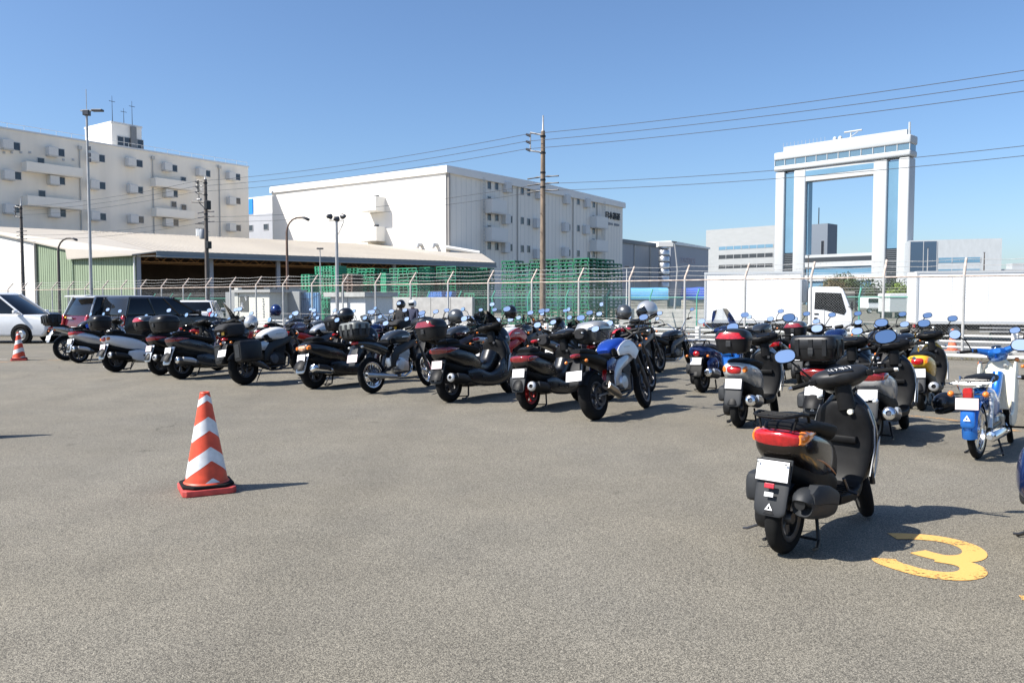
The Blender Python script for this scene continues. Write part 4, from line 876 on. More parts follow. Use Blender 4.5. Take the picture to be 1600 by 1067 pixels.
# small vehicles and skips farther off
u, w = boxthing('timber_stack', 'stack of grey timber boards behind the truck cab', 'timber', 1282, 1336, 52, 1.0, 2.1, 2., MATS['crate_timber'], Vector((1, 0, 0)))
for k_ in range(5): bx(-.05, w + .05, -.06, -.0, 1.05 + k_ * .22, 1.08 + k_ * .22).o('board_gap', brown_in, u, 0)
for q in (.2, w - .2): bx(q - .1, q + .1, .2, 1.8, 0, 1.0).o('bearer', MATS['crate_timber'], u, 0)
u, w = boxthing('parked_van', 'small pale van parked far off under the tower', 'van', 1354, 1381, 95, .4, 2.0, 2.2, truck_white, Vector((1, 0, 0)), .25); bx(.2, w - .3, -.03, .0, 1.25, 1.75).o('side_window', car_glass, u, 0)
for q in (.45, w - .45): tyre_wheel(u, q, .2, .32, .2)
u, w = boxthing('covered_skip', 'pale covered skip far off beside the right hand truck', 'skip', 1390, 1421, 70, .5, 1.75, 2.2, mat('skip_grey', (.55, .57, .56), .6, noise=.08), Vector((1, 0, 0)), .05); bx(-.05, w + .05, -.05, 2.2, 1.75, 2.1).o('cover', sticker_white, u, 0, .06)
for q in (.2, w - .2): bx(q - .1, q + .1, .1, 2., 0, .5).o('skid', steel_black, u, 0)
# bushes and trees under the tower
leaf_m = [mat('leaf_%s' % k_, c, .7, noise=.5, nscale=.9) for k_, c in (('dark', (.028, .055, .016)), ('mid', (.05, .075, .02)), ('bright', (.13, .20, .02)), ('dry', (.11, .085, .03)))]
def bush(px, Z, ytop, wpx, mi, label, n=2600):
    rnd = random.Random(px); p = at(px, Z); h = HC + (YH - ytop) / FPX * Z; w = wpx / FPX * Z / 2; u = thing('tree', label, 'tree', p, group='trees under the tower')
    tk = MB()
    for k_ in range(5):
        a = rnd.uniform(0, 6.28); q = rnd.uniform(.2, .6) * w; tk.tube([(0, 0, 0), (q * .3 * math.cos(a), q * .3 * math.sin(a), h * .4), (q * math.cos(a), q * math.sin(a), h * .8)], [.14, .09, .03], 6)
    tk.o('trunk', mat('bark', (.09, .065, .045), .9, noise=.3), u); cr = MB(); cl = [(Vector((rnd.gauss(0, .42) * w, rnd.gauss(0, .42) * w, h * rnd.uniform(.25, .8))), rnd.uniform(.16, .34) * h) for _ in range(18)]
    for i in range(n):
        c, r = rnd.choice(cl); d = Vector((rnd.gauss(0, 1), rnd.gauss(0, 1), rnd.gauss(0, 1))).normalized(); q = c + d * r * rnd.uniform(.55, 1.08); s = rnd.uniform(.10, .24); q.z = max(.15, min(q.z, h * 1.03))
        t = d.orthogonal().normalized() if rnd.random() < .5 else Vector((rnd.gauss(0, 1), rnd.gauss(0, 1), rnd.gauss(0, 1))).normalized(); b = d.cross(t); b = b.normalized() if b.length > .01 else Vector((0, 0, 1)); cr.add([q - t * s, q + b * s * .5, q + t * s, q - b * s * .5], [(0, 1, 2, 3)])
    cr.o('crown', leaf_m[mi], u, 0)
bush(1300, 118, 437, 40, 3, 'brownish shrubby tree behind the truck cab'); bush(1330, 122, 434, 46, 1, 'mid green tree behind the stack of grey timber'); bush(1366, 116, 435, 36, 0, 'dark green round tree below the tower opening'); bush(1394, 120, 436, 30, 0, 'dark tree at the foot of the right tower leg'); bush(1407, 100, 444, 34, 2, 'bright yellow green bush left of the right hand truck'); bush(1312, 150, 427, 26, 0, 'small dark tree far under the tower opening')
# ================================================================= motorcycles and scooters
WH = {}
def wheel_meshes(r, tw, kind, rimm):
    key = (r, tw, kind, rimm.name)
    if key in WH: return WH[key]
    rr = r - tw * (.78 if kind != 'wire' else .85); hw = tw * .36
    rim = MB().lathe([(rr - .022, -hw * .8), (rr - .002, -hw), (rr + .012, -hw), (rr - .004, -hw * .6), (rr - .012, 0), (rr - .004, hw * .6), (rr + .012, hw), (rr - .002, hw), (rr - .022, hw * .8)], (0, 0, 0), 'y', 36, True)
    rim.lathe([(.012, -hw * 1.2), (.035, -hw * 1.2), (.045, -hw * .5), (.045, hw * .5), (.035, hw * 1.2), (.012, hw * 1.2)], (0, 0, 0), 'y', 16)
    if kind == 'wire':
        for k in range(28):
            a = 2 * math.pi * k / 28; b = a + (.35 if k % 2 else -.35); s = 1 if k % 4 < 2 else -1
            rim.tube([(.04 * math.cos(b), s * hw * .9, .04 * math.sin(b)), ((rr - .01) * math.cos(a), 0, (rr - .01) * math.sin(a))], .0022, 4)
    else:
        n = {'five': 5, 'three': 3, 'ten': 10}[kind]
        for k in range(n):
            a = 2 * math.pi * k / n
            for da in ((-.09, .09) if kind == 'five' else (0,)):
                w = .016 if kind != 'three' else .03
                c0, c1 = (.035 * math.cos(a), .035 * math.sin(a)), ((rr - .015) * math.cos(a + da * 2), (rr - .015) * math.sin(a + da * 2))
                rim.tube([(c0[0], 0, c0[1]), (c1[0], 0, c1[1])], [w * 1.3, w], 6)
    ty = []
    for k in range(15):
        t = -1 + 2 * k / 14; ty.append((rr + .004 + (r - rr - .004) * (1 - abs(t) ** 2.4) ** .62, tw / 2 * math.copysign(abs(t) ** .8, t) * (1 if abs(t) < .95 else .86)))
    tyre = MB().lathe([(rr, -hw * .9)] + ty[1:-1] + [(rr, hw * .9)], (0, 0, 0), 'y', 44, True)
    disc = MB().lathe([(r * .33, -.0025), (r * .45, -.0025), (r * .45, .0025), (r * .33, .0025)], (0, 0, 0), 'y', 28, True).tube([(-r * .34, 0, 0), (r * .34, 0, 0)], .008, 5).tube([(0, 0, -r * .34), (0, 0, r * .34)], .008, 5)
    WH[key] = (rim.mesh('rim', rimm), tyre.mesh('tyre', rubber), disc.mesh('brake_disc', alu_dark)); return WH[key]
def wheel(par, name, x, r, tw, kind, rimm, Sm=None, disc=0):
    a, b, c = wheel_meshes(r, tw, kind, rimm); M = Matrix.Translation((x, 0, r)) @ Matrix.Rotation(random.uniform(0, 6), 4, 'Y')
    o = link(name, a, par, M=(Sm @ M) if Sm else M); link('tyre', b, o)
    if disc: link('brake_disc', c, o, (0, disc * tw * .62, 0))
    return o
def steer(head, ang, rake=26):
    ax = Vector((-math.sin(R(rake)), 0, math.cos(R(rake)))); h = Vector(head); return Matrix.Translation(h) @ Matrix.Rotation(R(ang), 4, ax) @ Matrix.Translation(-h)
def mirror(par, pts, Sm, w=.075, h=.05, m=black_plastic, tilt=14, yaw=8, stem=.007, elong=2.4):
    c = Vector(pts[-1]); s = 1 if c.y > 0 else -1; rot = Matrix.Rotation(R(-yaw * s), 4, 'Z') @ Matrix.Rotation(R(tilt), 4, 'Y')
    mb = MB().tube(pts, stem, 7); b = len(mb.v); n = 18
    for q, k in ((-.004, .9), (.002, 1.), (.02, .82), (.032, .4)):
        for i in range(n):
            a = 2 * math.pi * i / n; ca, sa = math.cos(a), math.sin(a); cw = math.copysign(abs(ca) ** (2 / elong), ca); sw = math.copysign(abs(sa) ** (2 / elong), sa); mb.v.append(c + (rot @ Vector((q, cw * w * k, sw * h * k + .02 * (cw * s) * h))))
    for j in range(3):
        for i in range(n): l = (i + 1) % n; mb.f.append([b + j * n + i, b + j * n + l, b + (j + 1) * n + l, b + (j + 1) * n + i])
    mb.f.append([b + i for i in range(n)]); mb.f.append([b + 3 * n + i for i in range(n)])
    o = mb.xf(Sm).o('mirror', m, par); g = MB()
    vs = []
    for i in range(n): a = 2 * math.pi * i / n; ca, sa = math.cos(a), math.sin(a); cw = math.copysign(abs(ca) ** (2 / elong), ca); sw = math.copysign(abs(sa) ** (2 / elong), sa); vs.append(c + (rot @ Vector((-.0065, cw * w * .86, sw * h * .86))))
    g.add(vs + [v + rot @ Vector((.002, 0, 0)) for v in vs], [list(range(n)), list(range(2 * n - 1, n - 1, -1))] + [[i, (i + 1) % n, n + (i + 1) % n, n + i] for i in range(n)]); g.xf(Sm).o('mirror_glass', mirror_glass, o, 20); return o
def plate(par, x, z, tilt, w=.2, h=.12, m=plate_white):
    rot = Matrix.Rotation(R(tilt), 3, 'Y'); o = MB().box((x, 0, z), (.004, w, h), rot).o('number_plate', m, par, 0, .002); MB().box((x + .006, 0, z), (.004, w + .012, h + .012), rot).o('plate_frame', black_plastic, o, 0); return o
def triangle(par, x, z, s, tilt=0, y=0.):
    n = Matrix.Rotation(R(tilt), 3, 'Y'); mb = MB(); pts = [(-1, -.6), (1, -.6), (0, 1.1)]; inn = [(-.38, -.32), (.38, -.32), (0, .48)]; V = lambda p, d: Vector((x, y, z)) + n @ Vector((d, p[0] * s, p[1] * s))
    mb.add([V(p, -.002) for p in pts] + [V(p, -.002) for p in inn], [(0, 1, 4, 3), (1, 2, 5, 4), (2, 0, 3, 5)]); return mb.o('triangle_sticker', sticker_white, par, 0)
def signal(par, p0, p1, m=amber_lens, r=.024, Sm=None):
    mb = MB().tube([p0, p1], .007, 6)
    if Sm: mb.xf(Sm)
    o = mb.o('turn_signal', black_plastic, par); e = MB().ell(p1, (r * 1.25, r, r), 12, 8)
    if Sm: e.xf(Sm)
    e.o('signal_lens', m, o); return o
def topcase(par, x, z, w, d, h, body, lid, lens=None, kind='round', ang=0., badge=None):
    """a hard case on the rack: lower tub, lid with its own edge, latch and lens"""
    e = 3.2 if kind == 'round' else 6; k = .10 if kind == 'round' else .02; hs = h * .52
    b = MB().loft([(x, z, w * .80, d * .78, d * .78), (x, z + .012, w * .88, d * .86, d * .88), (x, z + hs * .5, w * .95, d * .95, d * .95), (x, z + hs, w, d, d)], 28, e, 3); bo = b.o('top_case', body, par)
    if kind == 'round': st = [(x, z + hs + .004, w * 1.01, d * 1.01, d * 1.02), (x, z + hs + .02, w * 1.02, d * 1.02, d * 1.03), (x + .005, z + h * .72, w * .99, d * .96, d * 1.0), (x + .01, z + h * .88, w * .86, d * .80, d * .86), (x + .012, z + h * .97, w * .6, d * .52, d * .58), (x + .012, z + h, w * .2, d * .15, d * .2)]
    else: st = [(x, z + hs + .004, w * 1.02, d * 1.02, d * 1.02), (x, z + hs + .03, w * 1.03, d * 1.03, d * 1.03), (x, z + h * .85, w * 1.0, d * 1.0, d * 1.0), (x, z + h * .96, w * .93, d * .92, d * .92), (x, z + h, w * .8, d * .8, d * .8), (x, z + h + .001, w * .3, d * .3, d * .3)]
    MB().loft(st, 28, e, 3 if kind == 'round' else 2).o('lid', lid, bo)
    MB().loft([(x, z + hs - .008, w * 1.025, d * 1.025, d * 1.03), (x, z + hs + .012, w * 1.025, d * 1.025, d * 1.03)], 28, e, 1).o('seam_band', black_plastic, bo)
    MB().box((x - d * 1.0, 0, z + hs * .72), (.03, .06, .07)).o('latch', grey_plastic, bo, 0, .006)
    if kind == 'box':
        for q in (-.55, 0, .55): MB().box((x - d * 1.03, q * w * 1.1, z + h * .52), (.014, .05, h * .72)).o('case_rib', body, bo, 0, .005)
        for s in (-1, 1):
            for q in (-.4, .4): MB().box((x + q * d, s * w * 1.03, z + h * .5), (.05, .014, h * .7)).o('case_rib', body, bo, 0, .005)
    if lens:
        L = MB(); n = 20; z0, z1 = z + h * .60, z + h * .80
        for j, zz in enumerate((z0, (z0 + z1) / 2, z1)):
            for i in range(n + 1):
                a = -1 + 2 * i / n; sq = 1 - .25 * j * abs(a) ** 3; rad = (1.035, 1.03, .95)[j]
                ang_ = a * 1.02; ca, sa = math.cos(ang_), math.sin(ang_); cw = math.copysign(abs(sa) ** (2 / e), sa); sx = abs(ca) ** (2 / e); L.v.append(Vector((x + .004 * j - sx * d * rad - .006, cw * w * rad * sq, zz + .012 * (1 - abs(a)) * (j - .5))))
        for j in range(2):
            for i in range(n): q = j * (n + 1) + i; L.f.append([q, q + 1, q + n + 2, q + n + 1])
        L.o('lens', lens, bo)
    rk = MB()
    for s in (-1, 1): rk.tube([(x - d * .7, s * w * .45, z - .015), (x + d * .9, s * w * .45, z - .015), (x + d * 1.05, s * w * .42, z - .07)], .009, 6)
    rk.box((x, 0, z - .006), (d * 1.3, w * 1.2, .012)).o('rack', steel_black, bo); return bo
def bar_end(par, base, tip, Sm, grip=.017, lever=1, m=steel_black):
    b, t = Vector(base), Vector(tip); d = (t - b); L = d.length; d.normalize()
    o = MB().tube([b, t], .0115, 8).xf(Sm).o('handlebar', m, par)
    MB().tube([t - d * .125, t - d * .01, t], [grip, grip, grip * .8], 10).xf(Sm).o('grip', rubber, o)
    MB().tube([t, t + d * .022], [grip * .9, grip * .7], 8).xf(Sm).o('bar_weight', alu, o)
    MB().box(t - d * .165, (.05, .05, .045)).xf(Sm).o('switch_box', black_plastic, o, 0, .01)
    if lever: MB().tube([t - d * .17 + Vector((.03, 0, .0)), t - d * .12 + Vector((.065, 0, -.004)), t - d * .0 + Vector((.06, 0, -.01))], [.006, .006, .007], 6, flat=.7).xf(Sm).o('lever', alu_dark, o)
    return o
BIKE_GROUP = 'motorcycles and scooters parked in the lot'
def place(px, py, head): q = G(px, py); return (q.x, q.y, 0), math.atan2(head[1], head[0]) if not isinstance(head, (int, float)) else R(head)
H2 = 54.8                                           # heading of the parked row, degrees from the photo's right
def scooter(pos, label, body=black_paint, panel=black_plastic, wb=1.15, r=.215, tw=.095, kx=None, ky=1., kz=1., head=H2, lean=0., st=0, rim=alu_dark, case=None, rack=True, screen=None, lamp=red_lens, lamp_style='wide', pl=plate_white, fend=grey_plastic, muf='box', mir=black_plastic, apron=None, tri=True, mirw=.07, hug=False, seatm=vinyl, cover=None, name='motor_scooter', glove=False, inner=black_plastic, amber=False):
    p, rz = (pos, R(head)) if len(pos) == 3 else place(pos[0], pos[1], head)
    u = thing(name, label, 'scooter', p, rz, R(lean), BIKE_GROUP); kx = kx or wb / 1.15; D = Matrix.Diagonal((kx, ky, kz, 1)); apron = apron or body; cover = cover or panel
    Sm = steer((.93 * kx, 0, .9 * kz), st); SD = Sm @ D; fx = wb
    E = lambda mb, nm, m, par=u, **k: mb.xf(D).o(nm, m, par, **k)
    wheel(u, 'rear_wheel', 0, r, tw * 1.08, 'five', rim, disc=-1 if muf == 'disc' else 0); wheel(u, 'front_wheel', fx, r, tw, 'five', rim, Sm, 1)
    # bodywork
    E(MB().loft([(-.165, .715, .085, .04, .05), (-.135, .712, .135, .072, .09), (-.03, .695, .166, .085, .15), (.14, .66, .172, .085, .20), (.33, .60, .158, .09, .21), (.47, .51, .13, .085, .17), (.56, .41, .10, .05, .09)], 26, 2.8), 'tail_cowl', body)
    E(MB().loft([(-.10, .56, .07, .05, .06), (.05, .52, .12, .1, .12), (.28, .44, .13, .13, .14), (.50, .34, .125, .09, .1)], 20, 3.2), 'under_cowl', black_plastic)
    E(MB().loft([(-.11, .772, .09, .02, .03), (-.04, .785, .125, .035, .04), (.12, .785, .143, .04, .055), (.24, .765, .15, .035, .07), (.38, .74, .15, .035, .08), (.48, .715, .13, .035, .07), (.54, .67, .09, .03, .05)], 22, 2.8), 'seat', seatm)
    E(MB().loft([(.48, .27, .165, .035, .05), (.62, .265, .175, .03, .05), (.80, .275, .17, .035, .06), (.90, .34, .15, .05, .06)], 18, 5), 'footboard', black_plastic)
    E(MB().loft([(.80, .25, .14, .03, .03), (.865, .36, .18, .035, .03), (.925, .55, .205, .05, .035), (.94, .68, .195, .06, .04), (.93, .79, .165, .06, .045), (.92, .85, .09, .05, .04), (.918, .868, .04, .03, .03)], 24, 2.7), 'leg_shield', inner)
    ap = E(MB().loft([(.94, .27, .12, .04, .03), (.985, .38, .175, .06, .05), (1.02, .56, .206, .08, .06), (1.01, .70, .195, .08, .06), (.985, .82, .15, .07, .05), (.96, .90, .08, .05, .04)], 24, 2.8), 'front_apron', apron)
    for s in (-1, 1):
        MB().tube([(.885, s * .205, .36), (.945, s * .212, .55), (.955, s * .203, .69), (.94, s * .165, .81)], .006, 6).xf(D).o('shield_trim', alu if body is not black_paint else grey_plastic, ap)
        MB().prism([(.93, .34), (1.0, .45), (1.03, .62), (.985, .58)], s * .214, s * .222).xf(D).o('side_vent', silver, ap, 0, .004)
    big = wb >= 1.3
    if big:
        E(MB().loft([(.40, .50, .13, .12, .14), (.58, .42, .11, .10, .14), (.76, .44, .105, .13, .16), (.90, .60, .12, .16, .16)], 20, 3), 'centre_tunnel', body)
        for s in (-1, 1):
            E(MB().loft([(.16, .36, .02, .06, .06), (.34, .32, .035, .12, .12), (.60, .26, .04, .10, .10), (.84, .30, .04, .15, .12), (.98, .42, .03, .18, .12), (1.04, .58, .02, .1, .1)], 18, 3, y=s * .178), 'side_fairing', body)
            MB().loft([(.40, .315, .006, .018, .018), (.62, .30, .006, .016, .016), (.86, .33, .006, .02, .02)], 10, 3, y=s * .222).xf(D).o('floor_trim', grey_plastic, u)
        E(MB().loft([(-.05, .835, .10, .03, .05), (.04, .85, .125, .045, .06), (.13, .835, .115, .035, .05), (.17, .815, .08, .02, .04)], 18, 3), 'pillion_seat', seatm)
        E(MB().loft([(1.0, .72, .15, .10, .10), (1.06, .82, .16, .10, .12), (1.05, .94, .12, .08, .10), (1.0, 1.02, .07, .04, .05)], 20, 3), 'front_nose', apron)
    E(MB().box((.868, 0, .60), (.05, .24, .05)), 'glove_box', inner, bevel=.012)
    MB().lathe([(.003, -.014), (.018, -.014), (.02, .01)], (.862, -.075, .79), 'x', 16).xf(D).o('ignition_lock', cream if amber else alu_dark, u)
    MB().loft([(.885, .80, .06, .05, .06), (.885, .90, .055, .05, .055), (.885, .99, .06, .045, .05)], 16, 3).xf(SD).o('steering_column', black_plastic, u)
    for s in (-1, 1): MB().tube([(.87, s * .16, 1.0), (.97, s * .13, 1.07), (1.0, s * .05, .98), (.95, s * .02, .86)], .004, 5).xf(SD).o('brake_hose', rubber, u)
    # steering head
    hc = MB().loft([(.785, 1.02, .05, .02, .03), (.815, 1.025, .13, .04, .06), (.88, 1.035, .19, .06, .085), (.96, 1.015, .17, .065, .09), (1.03, .975, .10, .05, .06), (1.055, .955, .05, .02, .02)], 24, 2.4).xf(SD).o('handlebar_cover', cover, u)
    MB().loft([(.985, .985, .10, .035, .05), (1.04, .955, .105, .045, .06), (1.066, .935, .06, .03, .035)], 18, 2.5).xf(SD).o('headlight', clear_lens, hc)
    for s in (-1, 1):
        bar_end(u, (.875 * kx, s * .17 * ky, 1.02 * kz), (.80 * kx, s * .335 * ky, 1.01 * kz), Sm)
        mirror(u, [Vector((.86, s * .19, 1.05)), Vector((.84, s * .26, 1.14)), Vector((.83, s * .32 + s * (mirw - .07), 1.235))] if kx == ky == kz == 1 else [Vector((.86 * kx, s * .19 * ky, 1.05 * kz)), Vector((.84 * kx, s * .26 * ky, 1.14 * kz)), Vector((.83 * kx, s * .34 * ky, 1.235 * kz))], Sm, mirw, mirw * .66, mir)
        signal(u, (.98 * kx, s * .15 * ky, .86 * kz), (1.0 * kx, s * .19 * ky, .86 * kz), clear_lens, .02, None)
    MB().box((.82, 0, 1.065), (.06, .16, .012), Matrix.Rotation(R(-24), 3, 'Y')).xf(SD).o('instrument_glass', car_glass, hc, 0, .004)
    MB().fender(fx, r, r + .028, 8, 150, tw * .75, .05).xf(Sm).o('front_fender', apron, u)
    fk = MB()
    for s in (-1, 1): fk.tube([(fx, s * tw * .8, r), (fx - .02 * kx, s * tw * .85, r + .12), (.985 * kx, s * tw * .7, .58 * kz)], .019, 8)
    fk.xf(Sm).o('fork', alu_dark, u)
    # engine and drive
    E(MB().loft([(-.075, .235, .035, .05, .05), (-.05, .235, .05, .085, .085), (.02, .235, .052, .105, .105), (.2, .26, .052, .085, .085), (.38, .29, .05, .09, .085), (.45, .30, .03, .05, .05)], 20, 3, y=.125), 'drive_case', engine_black)
    E(MB().loft([(-.12, .40, .03, .06, .06), (-.08, .40, .05, .095, .09), (.12, .41, .05, .085, .08), (.18, .41, .03, .05, .05)], 16, 4, y=.165), 'air_cleaner', grey_plastic)
    E(MB().box((.30, 0, .31), (.30, .17, .17)).box((.45, 0, .34), (.16, .13, .12)), 'engine', engine_black, bevel=.02)
    for s in (1,): E(MB().tube([(-.01, s * .17, .27), (.05, s * .17, .56)], .014, 8).tube([(.0, s * .17, .33), (.04, s * .17, .52)], .03, 8), 'shock_absorber', alu_dark)
    yz = -.165 * ky
    if muf == 'box':
        mo = E(MB().loft([(-.165, .36, .05, .055, .055), (-.14, .36, .07, .09, .085), (.04, .33, .076, .10, .095), (.22, .295, .066, .08, .075), (.28, .28, .04, .04, .04)], 20, 2.6, y=-.17), 'exhaust', grey_plastic)
        E(MB().loft([(-.15, .38, .03, .05, .03), (-.10, .385, .045, .085, .04), (.06, .36, .045, .085, .035), (.22, .32, .035, .06, .03)], 8, 3.6, 1, y=-.212), 'heat_shield', grey_plastic, mo); MB().lathe([(.014, -.02), (.032, -.02), (.034, .03)], (-.165 * kx, yz, .36 * kz), 'x', 14).o('tail_pipe', steel_black, mo)
    else:
        mc = {'chrome': chrome, 'round': alu_dark, 'disc': black_plastic}[muf]; Mt = Matrix.Translation((.05 * kx, yz - .01, .31 * kz)) @ Matrix.Rotation(R(9), 4, 'Y') @ Matrix.Rotation(R(6), 4, 'Z')
        mo = MB().lathe([(.045, -.30), (.068, -.29), (.072, -.25), (.072, .12), (.05, .2), (.024, .25)], (0, 0, 0), 'x', 22).xf(Mt).o('exhaust', mc, u); MB().lathe([(.0, -.285), (.026, -.285), (.03, -.315), (.05, -.312), (.066, -.296), (.07, -.27)], (0, 0, 0), 'x', 20).xf(Mt).o('tail_pipe', chrome if muf != 'disc' else silver, mo)
        MB().loft([(-.2, .02, .02, .055, .03), (0, .02, .02, .06, .03), (.1, .01, .02, .04, .03)], 12, 3, y=-.06).xf(Mt).o('heat_shield', silver if muf == 'round' else grey_plastic, mo)
    sd = MB()
    for s in (-1, 1): sd.tube([(.26, s * .09, .20), (.20, s * .13, .06), (.10, s * .16, .035), (.05, s * .16, .04)], .011, 6)
    sd.tube([(.2, -.13, .06), (.2, .13, .06)], .009, 6); E(sd, 'centre_stand', steel_black)
    E(MB().tube([(.42, .15, .22), (.36, .24, .02), (.33, .27, .012)], .009, 6), 'side_stand', steel_black); E(MB().tube([(-.02, .16, .15), (-.08, .21, .13), (-.09, .235, .13)], .008, 6), 'kick_lever', alu_dark)
    # tail end
    rfm = MB().loft([(-.125, .60, .10, .014, .012), (-.165, .50, .102, .014, .012), (-.205, .38, .10, .014, .012), (-.225, .30, .095, .012, .012), (-.228, .275, .07, .01, .01)], 16, 5); rf_ = E(rfm, 'rear_fender', fend)
    E(MB().fender(0, r / kz, r / kz + .03, 85, 165, tw * .7, .03), 'mudguard', black_plastic)
    plate(u, -.178 * kx - .016, .538 * kz, 14, m=pl)
    if lamp_style == 'wide':
        lo = E(MB().loft([(-.178, .72, .06, .03, .032), (-.170, .722, .105, .046, .044), (-.145, .726, .145, .053, .05), (-.10, .730, .163, .05, .047), (-.05, .734, .167, .036, .034)], 26, 3.0), 'tail_light', lamp)
        for s in (-1, 1): E(MB().loft([(-.148, .727, .016, .026, .026), (-.10, .731, .028, .044, .042), (-.02, .738, .030, .032, .03), (.09, .744, .010, .008, .008)], 14, 2.6, y=s * .136), 'signal_lens', amber_lens if amber else lamp, lo)
    elif lamp_style == 'round':
        lo = E(MB().ell((-.16, 0, .66), (.045, .055, .05), 18, 10), 'tail_light', lamp)
        for s in (-1, 1): signal(u, (-.1 * kx, s * .12 * ky, .62 * kz), (-.13 * kx, s * .17 * ky, .62 * kz))
    else:
        lo = E(MB().loft([(-.185, .69, .05, .02, .03), (-.16, .695, .09, .05, .045), (-.10, .70, .11, .06, .05)], 18, 3), 'tail_light', lamp)
        for s in (-1, 1): E(MB().loft([(-.165, .70, .018, .02, .025), (-.12, .705, .03, .045, .04), (-.06, .712, .02, .03, .03)], 12, 2.4, y=s * .115), 'signal_lens', amber_lens, lo)
    if tri: triangle(u, -.226 * kx - .012, .325 * kz, .024, 14)
    if rack:
        rk = MB()
        for s in (-1, 1): rk.tube([(.06, s * .115, .80), (.0, s * .13, .86), (-.10, s * .135, .875), (-.20, s * .115, .87), (-.235, s * .07, .865), (-.24, 0, .865)], .0095, 8).tube([(-.02, s * .07, .80), (-.02, s * .075, .86)], .008, 6).tube([(-.02, s * .045, .862), (-.235, s * .045, .862)], .007, 6).tube([(-.14, s * .1, .78), (-.13, s * .12, .87)], .008, 6)
        for x in (-.04, -.10, -.16): rk.tube([(x, -.13, .866), (x, .13, .866)], .007, 6)
        E(rk, 'rear_rack', rack_black)
    if screen:
        sm, sh, sw = screen; sc = MB(); n, m_ = 10, 8
        for j in range(m_ + 1):
            t = j / m_
            for i in range(n + 1): q = -1 + 2 * i / n; hw = sw * (1 - .45 * t ** 2.2); sc.v.append(Vector((1.0 - .20 * t - .10 * q * q, q * hw, 1.0 + sh * t - .02 * q * q)))
        for j in range(m_):
            for i in range(n): a = j * (n + 1) + i; sc.f.append([a, a + 1, a + n + 2, a + n + 1])
        sc.xf(SD).o('windscreen', sm, u, 60)
    if case: topcase(u, *case)
    if glove:
        for s in (-1, 1): MB().loft([(.80, 1.0, .07, .06, .07), (.86, 1.0, .09, .09, .1), (.93, .98, .07, .07, .09)], 14, 2.6, y=s * .29).xf(SD).o('hand_cover', cloth_black, u)
    return u

